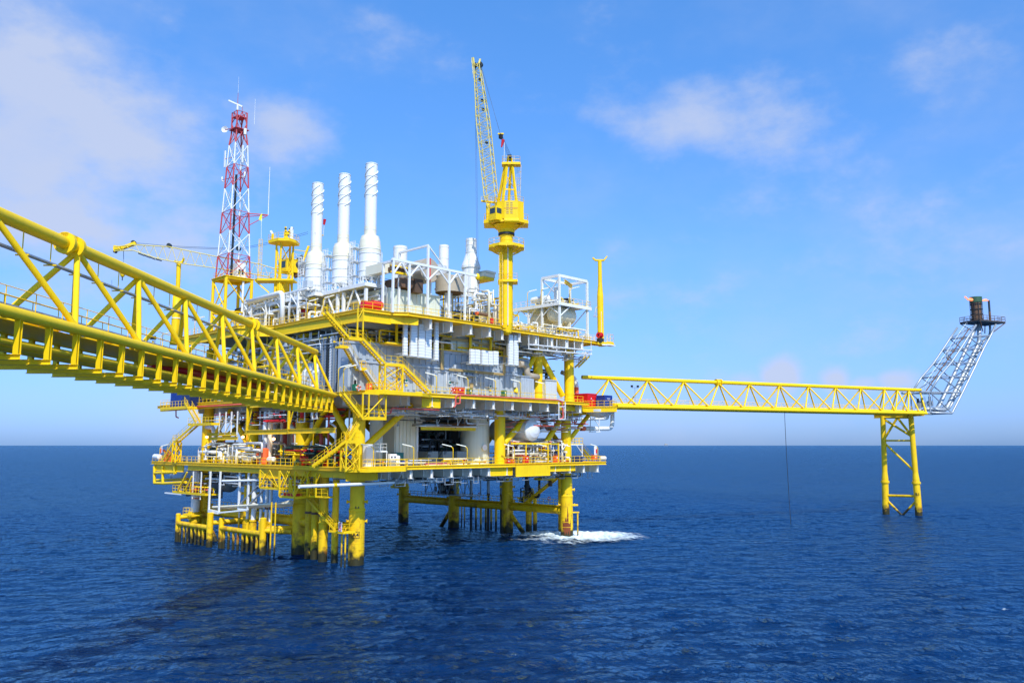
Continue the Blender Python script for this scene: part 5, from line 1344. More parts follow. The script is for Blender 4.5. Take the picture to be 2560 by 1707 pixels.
# tall box structures left of the stacks
tf = thing('pipe_rack', 'white pipe rack frame with crossbeams on the left part of the upper deck', 'pipe rack', (-1.4, 18, ZT))
for v in (16, 21, 26, 31):
    m = MB('white_paint')
    for u in (-.9, 4): m.beam((u, v, ZT), (u, v, ZT + 5.2), .3, .3)
    m.beam((-.9, v, ZT + 5.1), (4, v, ZT + 5.1), .3, .3); m.beam((-.9, v, ZT + 2.8), (4, v, ZT + 2.8), .25, .25); m.tube((-.9, v, ZT + 2.8), (-.9, v + 2.4, ZT + 5), .1, n=6); m.build('bent', tf)
for z in (2.9, 5.3):
    for u in (-.4, .3, 1.0, 1.7, 2.4):
        m = MB('white_paint'); m.tube((u, 14, ZT + z + .2), (u, 34, ZT + z + .2), .12 + .06 * (int(u * 10) % 3), n=8); m.build('pipe', tf)
# white boxes and skids
def boxy(name, label, v, x0, y0, x1, y1, dep, mt, cat, extra=None, group=None):
    p = Y(v, x0, y1); q = Y(v, x1, y1); z1 = Y(v, x0, y0).z
    m = MB(mt); m.box(p.x, v, p.z, q.x, v + dep, z1)
    if extra: extra(m, p.x, q.x, p.z, z1, v)
    return tag(m.build(name, None, loc=(p.x, v, p.z)), label, cat, group)
boxy('generator_skid', 'dark blue and black machinery skid on the upper deck left of the tall crane', 0, 1138, 776, 1200, 796, 2.4, 'navy_paint', 'machine skid', lambda m, a, b, z0, z1, v: (m.use('dark_green'), [m.box(a + (b - a) * k / 6, v - .12, z0 + .2, a + (b - a) * (k + .7) / 6, v, z1 - .3) for k in range(6)]))
boxy('fire_box', 'small red box at the foot of the tall crane on the upper deck', -3.6, 1228, 794, 1235, 807, .6, 'red_paint', 'fire box')
m = MB('rust_brown'); a = Y(-3, 1194, 783); m.tube(a, Y(-3, 1219, 788), .28, n=10); m.use('orange_paint'); m.tube(a - Vector((.3, 0, 0)), a, .3, n=10); tag(m.build('rubber_fender', None, loc=a), 'rusty horizontal roll with an orange end on the upper deck near the crane hook', 'roll')
boxy('switch_box', 'pale grey cabinet on legs below the leftmost finned stack', 14.5, 768, 700, 783, 717, 1.2, 'pale_grey', 'cabinet')
boxy('generator_skid', 'cream equipment skid with white tanks on the upper deck just left of the crane', -1, 1206, 780, 1232, 802, 2.0, 'stack_cream', 'machine skid')
# ------------------------------------------------------------------ middle deck: grey module building
bd_ = thing('switchgear_building', 'long pale grey corrugated two-storey module building on the middle deck', 'module building', (-2, 0, ZM))
BU0, BU1, BZ = -2.1, 35.6, 31.45
m = MB('grey_wall'); m.box(BU0, 0, ZM + .02, BU1, 2.6, BZ); m.box(BU0 + 4, 2.6, ZM + .02, BU1, 9, BZ)
def ribs(m, u0, u1, v, z0, z1, sp=1.25, w=.55, dp=.16):
    k = 0; u = u0 + .3
    while u + w < u1: m.box(u, v - dp, z0, u + w, v + .01, z1); u += sp
ribs(m, BU0 + .2, BU1, 0, ZM + .9, 28.25); ribs(m, BU0 + .2, BU1, 0, 29.0, 30.9)
m.box(BU0, -.2, 28.45, BU1, .01, 28.7); m.box(BU0 - .1, -.22, 31.1, BU1 + .1, 2.7, 31.5); m.box(BU0, -.2, ZM + .1, BU1, 0.01, ZM + .4)
for u in (8.2, 17.5, 26.5, 35.3): m.box(u, -.21, ZM + .1, u + .3, .01, 31.1)
m.build('wall', bd_)
def door(px, y0, y1, v, par, w=14):
    p = Y(v, px, y1); q = Y(v, px + w, y1); z1 = Y(v, px, y0).z
    m = MB('steel_grey'); m.box(p.x - .25, v - .24, ZM + .05, q.x + .25, v - .1, z1 + .25); m.build('door_frame', par)
    m = MB('pale_grey'); m.box(p.x, v - .29, ZM + .1, q.x, v - .242, z1); m.use('sign_white'); m.box(p.x + .2, v - .31, ZM + 1.2, p.x + .6, v - .292, ZM + 1.8); m.box(q.x - .6, v - .31, ZM + 1.2, q.x - .2, v - .292, ZM + 1.8); m.build('door', par)
door(1160, 948, 989, 0, bd_); door(1290, 958, 993, 0, bd_, 10); door(878, 942, 985, 0, bd_, 12)
m = MB('galv'); m.box(Y(0, 1158, 945).x - .4, -1.3, 27.6, Y(0, 1180, 945).x + .3, -.1, 27.75); m.build('door_canopy', bd_)
# muster signs
for i, (px, py) in enumerate(((1016, 952), (1125, 957), (1226, 966))):
    p = Y(-.27, px, py); m = MB('sign_white'); m.box(p.x - .28, -.30, p.z - .25, p.x + .28, -.262, p.z + .35); m.use('teal_paint'); m.box(p.x - .22, -.31, p.z - .15, p.x + .22, -.302, p.z + .25); m.use('yellow_paint')
    if i != 1: m.box(p.x - .2, -.31, p.z - .8, p.x + .2, -.262, p.z - .5)
    tag(m.build('wall_sign', None, loc=p), ('leftmost small green and white sign on the grey wall, by the stair foot', 'small green and white sign in the middle of the grey wall', 'rightmost small green and white sign on the grey wall, right of the red boxes')[i], 'sign', 'wall signs on the grey building')
# roof walkway and steel on the building
m = MB('yellow_paint'); m.rail([(-1.8, -.1, BZ + .1), (8, -.1, BZ + .1)], sp=1.3); m.rail([(10.5, -.3, BZ + .1), (35, -.3, BZ + .1)], sp=1.3); m.box(10.5, -.6, BZ + .05, 35, .6, BZ + .15); m.build('handrail', bd_)
m = MB('yellow_paint')
for px in (991, 1010): p = Y(-1.5, px, 860); m.beam((p.x, -1.5, BZ), (p.x, -1.5, BZ + 3.9), .3, .3)
m.box(Y(-1.5, 962, 860).x, -2, BZ - .1, Y(-1.5, 1012, 860).x, 1, BZ + .12); m.build('roof_frame', bd_)
# vertical cable bank left of the building, and conduits on its wall
cb = thing('cable_bank', 'dark bank of vertical cable ladders and ducts left of the grey building end', 'cable ladder', (-1.6, 3, ZM))
for k in range(7):
    v = 3.0 + k * .72; m = MB(('dark_steel', 'galv', 'steel_grey', 'white_paint')[k % 4]); m.box(-1.7 + .1 * (k % 2), v, ZM, -1.2, v + .42, ZM + 8.6)
    for j in range(20): m.box(-1.76 + .1 * (k % 2), v - .02, ZM + .3 + j * .42, -1.69 + .1 * (k % 2), v + .44, ZM + .36 + j * .42)
    m.build('cable_ladder', cb)
rnd = random.Random(9)
cnd = thing('wall_conduits', 'thin grey conduits, boxes and brackets fixed on the front of the grey building', 'conduits', (8, -.4, 27))
for k in range(34):
    u = rnd.uniform(7, 34.5); z = rnd.uniform(25.5, 30.8); m = MB(rnd.choice(('steel_grey', 'galv', 'pale_grey', 'tray_tan', 'white_paint')))
    if k % 3 == 0: m.box(u, -.5, z, u + rnd.uniform(.3, .8), -.18, z + rnd.uniform(.4, .9)); m.build('junction_box', cnd)
    else:
        pts = [Vector((u, -.28, z)), Vector((u, -.28, z + rnd.uniform(-3, 3)))]; pts[1].z = max(24.6, min(31.0, pts[1].z)); q = pts[1].copy(); q.x += rnd.uniform(-3, 3); pts.append(q); m.pipe(pts, .05, 5, bend=.1); m.build('conduit', cnd)
network('roof_pipework', 'yellow and white pipes, valves and ducts on the roof of the grey building', (2, -1.0, BZ + .15, 34, 3, BZ + 2.6), 130, ['yellow_paint', 'white_paint', 'galv', 'yellow_paint', 'dark_steel'], .05, .16, 41)
network('process_pipework', 'thick white pipes and ducts packed behind the near bridge end on the middle deck', (-2.2, 10, ZM, 1.5, 40, ZM + 8.5), 110, ['white_paint', 'white_paint', 'stack_cream', 'galv', 'yellow_paint'], .12, .34, 42)
network('hanging_pipework', 'white square-looped pipes hanging under the left edge of the upper deck', (-1.9, 2, 29.5, 0, 40, 33.6), 110, ['white_paint', 'white_paint', 'galv', 'yellow_paint'], .06, .13, 43, posts=False)
vb3 = thing('vertical_pipe_bank', 'row of thick vertical pipes in the left half of the lower deck', 'pipes', (1, 8, ZL))
rnd = random.Random(77)
for k in range(22):
    v = 6 + k * 1.75 + rnd.uniform(-.5, .5); u = rnd.uniform(-1.5, 4); m = MB(rnd.choice(('white_paint', 'white_paint', 'galv', 'dark_steel', 'stack_cream', 'yellow_paint', 'pipe_red'))); r_ = rnd.uniform(.1, .36)
    if k % 3: m.tube((u, v, ZL), (u, v, 22), r_, n=10)
    else: m.pipe([(u, v, ZL), (u, v, ZL + rnd.uniform(3.5, 6)), (u, v + rnd.uniform(1, 3), ZL + 6.5)], r_, 10)
    m.build('vertical_pipe', vb3)
vb4 = thing('equipment_row', 'row of small tanks and pumps along the left side of the lower deck', 'tanks', (-1, 8, ZL))
for k in range(14):
    v = 21 + k * 1.9; u = rnd.uniform(-2, 1); r_ = rnd.uniform(.35, .7); m = MB(rnd.choice(('white_paint', 'stack_cream', 'white_paint', 'dark_green', 'orange_paint')))
    if k % 2: m.vessel((u, v, ZL + .3), (u, v, ZL + rnd.uniform(1.2, 2.8)), r_, 14)
    else: m.vessel((u, v - .8, ZL + .9), (u, v + .8, ZL + .9), r_, 14)
    m.build('tank', vb4)
network('process_pipework', 'small valves, hoses and pipes standing along the lower deck rail before the cabinets', (2, -2.8, ZL, 24, -.4, ZL + 1.2), 22, ['white_paint', 'dark_steel', 'yellow_paint', 'galv', 'pipe_red'], .04, .1, 44)
network('hanging_pipework', 'pipes and lamp rails hanging over the open bay of the lower deck', (7, -1, ZL + 5.5, 27, 6, 22), 70, ['galv', 'white_paint', 'dark_steel', 'rust_brown'], .05, .14, 45, posts=False)
# low sheds to the right
for (x0, x1, y0, v, lb, nm) in ((1303, 1335, 941, -1.3, 'low grey ribbed shed right of the long grey building', 'ribbed_shed'), (1364, 1392, 950, -1.6, 'plain pale grey cube-like cabin at the right end of the middle deck', 'cabin')):
    p = Y(v, x0, 990); q = Y(v, x1, 990); z1 = Y(v, x0, y0).z
    th = thing(nm, lb, 'shed', (p.x, v, ZM)); m = MB('grey_wall' if 'ribbed' in nm else 'pale_grey'); m.box(p.x, v, ZM + .02, q.x, v + 7, z1); m.box(p.x - .15, v - .15, z1, q.x + .15, v + 7.1, z1 + .14)
    if 'ribbed' in nm: ribs(m, p.x, q.x, v, ZM + .4, z1 - .5, 1.1, .5, .1)
    m.build('wall', th)
    if 'cabin' in nm:
        m = MB('steel_grey'); m.box(p.x - 4.2, v + 1.6, ZM + .02, p.x - .02, v + 6.5, z1 - .1); m.build('side_room', th)
        m = MB('pale_grey'); m.box(p.x - 2.6, v + 1.5, ZM + .1, p.x - 1.2, v + 1.59, ZM + 2.3); m.build('door', th)
        m = MB('sign_white'); m.box(p.x - 2.1, v + 1.4, ZM + 1.0, p.x - 1.6, v + 1.49, ZM + 1.9); m.build('door_sign', th)
# louvre panels
LV = [(1009, 1018, 803, 887), (1026.6, 1042, 805, 889.5), (1046.5, 1061, 809, 892), (1063, 1078, 810, 894), (1087, 1095.5, 804, 899),
      (1176, 1186, 872, 908), (1188, 1200, 873, 908), (1205, 1219, 875, 910), (1221, 1231, 877, 911), (1233.5, 1245.5, 877, 911), (1272.5, 1282, 836, 911), (1285, 1295.5, 837, 912)]
for i, (x0, x1, y0, y1) in enumerate(LV):
    v = -3.0
    p = Y(v, x0, y1); q = Y(v, x1, y1); z1 = Y(v, x0, y0).z; n = int((z1 - p.z) / .42)
    w = q.x - p.x; grp = 'white louvre panels over the grey building'
    posn = ('first', 'second', 'third', 'fourth', 'fifth')
    lb = (f'{posn[i]} tall white louvre panel from the left on the grey building' if i < 5 else f'{posn[i-5]} short white louvre panel from the left in the row of five' if i < 10 else ('left' if i == 10 else 'right') + ' panel of the pair of tall white louvres right of the crane pedestal')
    th = thing('louvre_panel', lb, 'louvre panel', (p.x, v, p.z), grp)
    m = MB('louvre')
    for k in range(n):
        a = p.z + (z1 - p.z) * k / n; b = p.z + (z1 - p.z) * (k + 1) / n - .05
        ins = .3 if k in (0, n - 1) and i > 4 else 0
        m.quad((p.x + ins * .3, v - .10, b), (p.x + ins * .3, v - .02, a), (q.x - ins * .3, v - .02, a), (q.x - ins * .3, v - .10, b)) if False else m.box(p.x, v - .08 + (k % 2) * .0, a, q.x, v + .3, b)
    m.use('pale_grey'); m.box(p.x + .05, v, p.z, q.x - .05, v + .28, z1); m.build('slats', th)
    m = MB('pale_grey')
    for zz in (p.z + .3, z1 - .4): m.beam(((p.x + q.x) / 2, v + .3, zz), ((p.x + q.x) / 2, 0, zz), .1, .12)
    m.box(p.x - .1, v, p.z - .12, q.x + .1, v + .9, p.z); m.build('bracket', th)
# air handling units on the building roof
for (x0, x1, y0, lb) in ((1127, 1172, 824, 'left one of two pale green-grey hooded air units on the grey building roof'), (1185, 1222, 831, 'right one of two pale green-grey hooded air units on the grey building roof')):
    v = -.2; p = Y(v, x0, 860); q = Y(v, x1, 860); z1 = Y(v, x0, y0).z
    th = thing('air_handling_unit', lb, 'air unit', (p.x, v, BZ), 'air units on the grey building')
    m = MB('cream_paint'); m.box(p.x, v, BZ + .1, q.x, v + 4, z1); m.build('casing', th)
    m = MB('cream_paint'); m.box(p.x - .4, v - .4, z1, q.x + .5, v + 4.4, z1 + .42); m.build('hood', th)
    m = MB('yellow_paint'); c_ = p.x + (q.x - p.x) * .85; m.beam((c_, v - 1.0, BZ), (c_, v - 1.0, z1 - .9), .3, .3); m.beam((c_ - 1.1, v - 1.0, z1 - .8), (c_ + .9, v - 1.0, z1 - .8), .3, .32); m.build('lifting_post', th)
# tan cable trays
def tray(label, pts, w=.5, v=-.5):
    m = MB('tray_tan'); Q = [Y(v, *p) for p in pts]
    for a, b in zip(Q[:-1], Q[1:]):
        m.beam(a, b, .18, w * .28, up=(0, 1, 0)) if False else None
        for o_ in (-w * .35, 0, w * .35):
            e = (b - a).normalized(); s_ = Vector((-e.z, 0, e.x)); m.beam(a + s_ * o_, b + s_ * o_, .16, w * .3, up=(0, 1, 0))
    return tag(m.build('cable_tray', None, loc=Q[0]), label, 'cable tray')
tray('tan cable tray running down the grey wall right of the tall louvres', [(1115, 846), (1105.5, 846), (1105.5, 924)], .55)
tray('thin tan cable tray running level along the middle of the grey wall', [(1123, 923), (1262, 936)], .3)
tray('tan cable tray dropping down the grey wall between the short louvres and the tall pair', [(1261, 872), (1261, 934)], .5)
tray('tan cable tray along the roof edge of the grey building', [(1106, 845), (1180, 853), (1262, 872)], .35, -.7)
for x0, nm in ((1178, 'tan vertical tray beside the left hooded air unit'), (1230, 'tan vertical tray beside the right hooded air unit')): tray(nm, [(x0, 830), (x0, 866)], .5, -1.0)
m = MB('tan_duct'); m.pipe([Y(-1, 1298, 910), Y(-1, 1317, 912), Y(-1, 1317, 938), Y(-1, 1345, 943)], .55, 8); tag(m.build('bent_duct', None, loc=Y(-1, 1298, 910)), 'brownish bent duct at the right end of the grey building', 'air duct')
# second building at the left side
b2 = thing('accommodation_module', 'small pale ribbed module on the middle deck behind the near bridge', 'module building', (-1, 9, ZM))
m = MB('pale_grey'); m.box(-.6, 9.5, ZM, 7, 17.5, ZM + 5.2); v = 9.8
while v < 17.2: m.box(-.72, v, ZM + .4, -.6, v + .35, ZM + 4.9); v += .75
m.build('wall', b2)
b3 = thing('white_module', 'tall white equipment module with rounded top behind the near bridge on the middle deck', 'module building', (0, 19, ZM))
m = MB('white_paint'); m.box(-.5, 18.5, ZM, 6, 23.5, ZM + 8); m.lathe((2.7, 18.5, ZM + 8), [(0, 0.1), (0, 2.6), (5, 2.6), (5, .1)], 24, (0, 1, 0)); m.build('wall', b3)
# dark sheets added inside the decks to block the view and stand for shade
def backing(label, x0, y0, z0, x1, y1, z1, mt): m = MB(mt); m.box(x0, y0, z0, x1, y1, z1); return tag(m.build('dark_backing', None, loc=(x0, y0, z0)), label, 'dark_backing')
backing('added dark sheet standing for shade inside the middle deck behind the grey building', 10, 14, ZM, 34, 15, 33, 'dark_steel')
backing('added dark sheet standing for shade inside the left half of the middle deck', 9, 15.5, ZM, 9.6, 44, 33.4, 'dark_steel')
backing('added dark sheet standing for shade inside the lower deck behind the blue-grey cabinets', 11, 11, ZL, 32, 12, 21.8, 'dark_steel')
cy = thing('container_wall', 'cream ribbed cabin wall inside the left half of the lower deck', 'cabin', (5, 10, ZL))
m = MB('stack_cream'); p0, p1 = vat(4.0, 755), vat(4.0, 688); m.box(4, p0, ZL, 9, p1, 21.5); v = p0 + .2
while v < p1: m.box(3.85, v, ZL + .2, 4.0, v + .35, 21.3); v += .8
m.build('wall', cy)
network('process_pipework', 'dark and white pipes filling the shadowed space under the upper deck at the left', (-1.5, 4, 29.5, 8, 44, 33.3), 110, ['white_paint', 'galv', 'dark_steel', 'white_paint'], .06, .2, 21, posts=False)
network('process_pipework', 'white and yellow pipes on the middle deck behind the near bridge', (-2.0, 22, ZM, 7, 46, ZM + 6), 140, ['white_paint', 'white_paint', 'galv', 'yellow_paint', 'dark_steel'], .08, .24, 22)
network('process_pipework', 'pipes, valves and red gear on the far left part of the middle deck', (-2.2, 44, ZM, 4, 60, ZM + 3.5), 60, ['yellow_paint', 'white_paint', 'pipe_red', 'yellow_paint'], .06, .16, 23)
network('process_pipework', 'grey pipes and valves beside the thick column at the right end of the middle deck', (39, 1.5, ZM, 45, 9, ZM + 7), 50, ['galv', 'dark_green', 'white_paint', 'steel_grey'], .07, .18, 24)
network('hanging_pipework', 'white pipes and hangers slung below the middle deck along its right-hand side', (0, -3.6, 20.6, 45, 3, 22.1), 120, ['white_paint', 'galv', 'white_paint', 'pale'] [:3], .05, .11, 25, posts=False)
network('hanging_pipework', 'white, red and dark pipes slung below the middle deck along its left side', (-2.4, 6, 19.8, 3, 44, 22.1), 110, ['white_paint', 'red_paint', 'white_paint', 'dark_steel'], .06, .14, 26, posts=False)
network('hanging_pipework', 'white pipes and hangers under the right half of the upper deck', (30, -3, 31.6, 50, 3, 33.6), 50, ['white_paint', 'galv'], .05, .11, 27, posts=False)
network('hanging_pipework', 'dark and white pipes slung below the lower deck', (0, -2.5, 10.6, 50, 8, 11.7), 90, ['white_paint', 'dark_steel', 'galv'], .06, .14, 28, posts=False)
network('hanging_pipework', 'white and dark pipes slung below the left side of the lower deck', (-3.4, 8, 9.4, 2, 46, 11.6), 70, ['white_paint', 'dark_steel', 'galv'], .06, .16, 29, posts=False)
network('process_pipework', 'white exchanger pipes and valves on the lower deck left side', (-3, 22, ZL, 4, 46, ZL + 3.6), 120, ['white_paint', 'white_paint', 'stack_cream', 'yellow_paint', 'galv'], .07, .22, 30)
network('process_pipework', 'dark pipes and red pumps on the lower deck left of leg A4', (-2.6, 4, ZL, 3.5, 20, ZL + 3.2), 90, ['dark_steel', 'red_paint', 'yellow_paint', 'dark_steel', 'dark_green'], .07, .2, 31)
network('process_pipework', 'white pipes and valves crowding the right part of the lower deck', (29.5, -1.8, ZL, 46, 4, ZL + 4.3), 150, ['white_paint', 'white_paint', 'white_paint', 'stack_cream', 'galv', 'white_paint', 'yellow_paint', 'pipe_red'], .06, .17, 32)
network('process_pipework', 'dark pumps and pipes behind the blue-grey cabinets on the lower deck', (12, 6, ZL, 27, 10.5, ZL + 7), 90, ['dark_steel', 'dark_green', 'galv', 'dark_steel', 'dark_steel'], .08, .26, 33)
network('process_pipework', 'white and red sprinkler pipes above the exchangers on the right part of the lower deck', (30, -2.2, ZL + 5, 50, 4, 22), 90, ['white_paint', 'pipe_red', 'white_paint', 'galv'], .04, .10, 34, posts=False)
# hanger frames below deck edges: white goalposts
rnd = random.Random(5)
for (dk, z, u0, u1, v, par) in ((d2, 22.2, 1, 45, -3.9, None), (d1, 11.7, 2, 50, -2.7, None)):
    u = u0
    while u < u1:
        w = rnd.uniform(.9, 2.0); h = rnd.uniform(.5, 1.1); m = MB('galv'); vv = v + rnd.uniform(0, 1.6)
        m.beam((u, vv, z), (u, vv, z - h), .1, .1); m.beam((u + w, vv, z), (u + w, vv, z - h), .1, .1); m.beam((u - .1, vv, z - h), (u + w + .1, vv, z - h), .1, .1)
        m.build('pipe_hanger', dk); u += rnd.uniform(1.6, 3.0)
for (dk, z, v0, v1, u) in ((d2, 22.2, 8, 42, -2.2), (d3, 33.7, 2, 20, -1.7), (d3, 33.7, 3, 24, 0), (d1, 11.6, 10, 46, -3.2)):
    v = v0
    while v < v1:
        w = rnd.uniform(1.2, 3.0); h = rnd.uniform(.9, 2.4); m = MB('white_paint'); uu = u + rnd.uniform(0, 1.2)
        m.beam((uu, v, z), (uu, v, z - h), .13, .13); m.beam((uu, v + w, z), (uu, v + w, z - h), .13, .13); m.beam((uu, v - .1, z - h), (uu, v + w + .1, z - h), .13, .13)
        m.build('pipe_hanger', dk); v += rnd.uniform(2.4, 5.0)
# long cable trays under the right-hand part of the upper deck
ct = thing('edge_cable_tray', 'double white cable tray slung below the right half of the upper deck edge', 'cable tray', Y(-3.6, 1325, 870))
m = MB('white_paint'); a, b = Y(-3.6, 1322, 872), Y(-3.6, 1478, 886)
for dz in (0, .75): m.beam(a + U * dz, b + U * dz, .5, .16)
k = 0
while k < 1: m.beam(a.lerp(b, k) - U * .1, a.lerp(b, k) + U * 3.0, .09, .12); k += 1 / 7
m.build('tray', ct)
# salmon-red fire main along the middle deck edge
m = MB('pipe_red'); v = -5.15
q = [Y(v, 1134, 1018), Y(v, 1139, 1014), Y(v, 1139, 990), Y(v, 1150, 987), Y(v, 1394, 1000), Y(v, 1406, 1004), Y(v, 1408, 1044), Y(v, 1398, 1048)]
m.pipe(q, .13, 8); m.pipe([Y(v, 1139, 1009), Y(v, 1150, 1009), Y(v, 1150, 989)], .11, 8); tag(m.build('fire_main', None, loc=q[0]), 'salmon red fire main running along the right edge of the middle deck', 'pipe')
m = MB('pipe_red'); v = -4.9; q = [Y(v, 960, 1033), Y(v, 977, 1033), Y(v, 979, 1020), Y(v, 1098, 1025)]; m.pipe(q, .12, 8); tag(m.build('fire_main', None, loc=q[0]), 'red pipe hung below the middle deck right of the hanging stair landing', 'pipe')
m = MB('pipe_red'); u = -2.9; q = [X(u, 446, 1044), X(u, 440, 1042), X(u, 440, 1022), X(u, 470, 1018), X(u, 610, 1010)]; m.pipe(q, .12, 8); tag(m.build('fire_main', None, loc=q[0]), 'red pipe below the far left edge of the middle deck', 'pipe')
wf = MB('white_paint'); v = -5.3
for px in (1397, 1413): wf.beam(Y(v, px, 1005), Y(v, px, 1049), .14, .14)
for py in (1016, 1048): wf.beam(Y(v, 1396, py), Y(v, 1414, py), .14, .14)
tag(wf.build('pipe_support', None, loc=Y(v, 1397, 1048)), 'white rectangular ladder-like frame holding the end of the salmon fire main', 'pipe support')
# ------------------------------------------------------------------ container platform and containers
cp = thing('laydown_platform', 'yellow cantilever landing platform carrying the red and blue boxes', 'platform', Z(23.4, 1465, 1018))
f0, f1 = Z(23.45, 1465, 1018), Z(23.45, 1541, 1017); bk = Vector((3.4, 5.0, 0)); lf = Z(23.45, 1378, 1008); 
pts = [(lf.x + 5, -4.9), (f0.x, f0.y), (f1.x, f1.y), (f1.x + 5, f1.y + 8), (47, 4)]
m = MB('yellow_paint'); m.prism(pts, 23.3, 23.45); m.build('deck_plate', cp)
for a, b in zip(pts[:3], pts[1:4]):
    m = MB('yellow_paint'); m.beam((*a, 22.95), (*b, 22.95), .16, .72); m.beam((*a, 22.6), (*b, 22.6), .4, .06); m.beam((*a, 23.42), (*b, 23.42), .35, .05); m.build('edge_beam', cp)
m = MB('yellow_paint'); m.rail([(a[0], a[1], 23.5) for a in pts[:4]], sp=1.2); m.build('handrail', cp)
m = MB('pale_grey'); c_ = (f0 + f1) / 2 + FW * 2.5; m.lathe((c_.x, c_.y, 21.6), [(0, .5), (.3, 1.6), (1.0, 2.6), (1.5, 2.6)], 20); m.build('drip_pan', cp)
def cbox(name, label, px, w, h, dpt, mt, zb=23.46, ang=None, group=None, letters=None, off=1.2, cat='container'):
    a = P(px, 990, f0 + FW * off, FW); a = Vector((a.x, a.y, zb))
    # aligned with the platform's own axes like the rest of the place
    th = thing(name, label, cat, a, group)
    ex, ey = Vector((1, 0, 0)), Vector((0, 1, 0))
    m = MB(mt); m.prism([((a + p).x, (a + p).y) for p in (Vector((0, 0, 0)), ex * w, ex * w + ey * dpt, ey * dpt)], zb + .12, zb + h); m.build('shell', th)
    m = MB(mt)
    for p in (Vector((0, 0, 0)), ex * w, ex * w + ey * dpt, ey * dpt): m.beam(a + p, a + p + U * (h + .08), .16, .16)
    for z in (.1, h + .02):
        m.beam(a + U * z, a + ex * w + U * z, .14, .16); m.beam(a + U * z, a + ey * dpt + U * z, .14, .16)
    m.build('corner_frame', th)
    m = MB(mt)
    n = int(w / .35)
    for k in range(1, n): m.box(a.x + w * k / n - .05, a.y - .05, zb + .25, a.x + w * k / n + .05, a.y, zb + h - .15)
    n = int(dpt / .35)
    for k in range(1, n): m.box(a.x - .05, a.y + dpt * k / n - .05, zb + .25, a.x, a.y + dpt * k / n + .05, zb + h - .15)
    m.build('ribs', th)
    if letters:
        for (t, cx, cz_, sz, side) in letters:
            if side == 'f': text_mesh(t, sz, lambda x, y, cx=cx, cz_=cz_: Vector((a.x + cx + x, a.y - .07, zb + cz_ + y)), 'lettering', th, 'sign_white')
            else: text_mesh(t, sz, lambda x, y, cx=cx, cz_=cz_: Vector((a.x - .07, a.y + cx - x, zb + cz_ + y)), 'lettering', th, 'sign_white')
    return th, a
cbox('cargo_container', 'bright red cargo container on the landing platform at the right of the middle deck', 1469, 2.6, 2.55, 3.9, 'red_paint', group='boxes on the landing platform', letters=[('A', 1.0, 1.7, .5, 'f'), ('01', 1.5, 1.35, .3, 'f')])
cbox('cargo_container', 'dark blue cargo box right beside the red container, nearer its door', 1512, 1.55 * 1.35, 2.2, 1.9, 'blue_paint', group='boxes on the landing platform', letters=[('WASTE', 1.0, 1.7, .3, 'f'), ('02', 1.0, 1.35, .25, 'f')])
# big white U pipe on the right
m = MB('white_paint'); v = 3.0; q = [Y(v, 1452, 1071), Y(v, 1531, 1071), Y(v, 1531, 1022)]; m.pipe(q, .43, 14, bend=1.3); m.use('orange_paint'); m.tube(Y(v, 1452, 1071), Y(v, 1461, 1071), .46, n=14)
m.use('white_paint'); m.pipe([Y(v + 1, 1454, 1048), Y(v + 1, 1520, 1046), Y(v + 1, 1520, 1030)], .28, 12)
tag(m.build('bypass_pipe', None, loc=q[0]), 'thick white U-bend pipe projecting under the landing platform at the right', 'pipe')
wf = MB('white_paint')
for px in (1476, 1498): wf.beam(Y(v - .6, px, 1038), Y(v - .6, px, 1079), .12, .12)
wf.beam(Y(v - .6, 1474, 1079), Y(v - .6, 1500, 1079), .3, .15); wf.beam(Y(v - .6, 1477, 1036), Y(v - .6, 1498, 1064), .12, .12); tag(wf.build('pipe_support', None, loc=Y(v, 1476, 1079)), 'white triangular hanger frame around the thick white U-bend pipe', 'pipe support')
m = MB('white_paint'); q = [Vector((50.5, 1.6, zat(50.5, 1.6, 985))), Vector((50.5, 1.6, zat(50.5, 1.6, 945))), Vector((49.5, 4.5, zat(49.5, 4.5, 930)))]; m.pipe(q, .42, 12, bend=1.6); m.use('orange_paint'); m.tube(q[0] + U * .2, q[0] + U * 1.3, .44, n=12); tag(m.build('riser_pipe', None, loc=q[0]), 'white vertical pipe with an orange band behind the right column, next to the red container', 'pipe')
# blue box on the far left landing
lp = thing('laydown_platform', 'small yellow cantilever landing at the far left end of the middle deck', 'platform', X(-2.6, 440, 1022))
q0, q1 = X(-3.0, 424, 1019), X(-3.0, 492, 1015)
m = MB('yellow_paint'); m.box(-4.8, q1.y, 23.0, -2.6, q0.y, 23.4); m.rail([(-4.7, q1.y, 23.4), (-4.7, q0.y, 23.4), (-2.6, q0.y, 23.4)], sp=1.3); m.build('deck_plate', lp)
p = X(-3.6, 462, 1015); m = MB('blue_paint'); m.box(-4.3, p.y, 23.42, -1.6, p.y + 4.6, 26.3)
for k in range(1, 9): m.box(-4.36, p.y + .5 * k, 23.6, -4.3, p.y + .5 * k + .12, 26.1)
m.use('navy_paint'); m.box(-4.3, p.y - 3.4, 23.42, -1.6, p.y - .1, 25.8)
tag(m.build('cargo_container', None, loc=p), 'blue cargo boxes on the small landing at the far left of the middle deck', 'container')
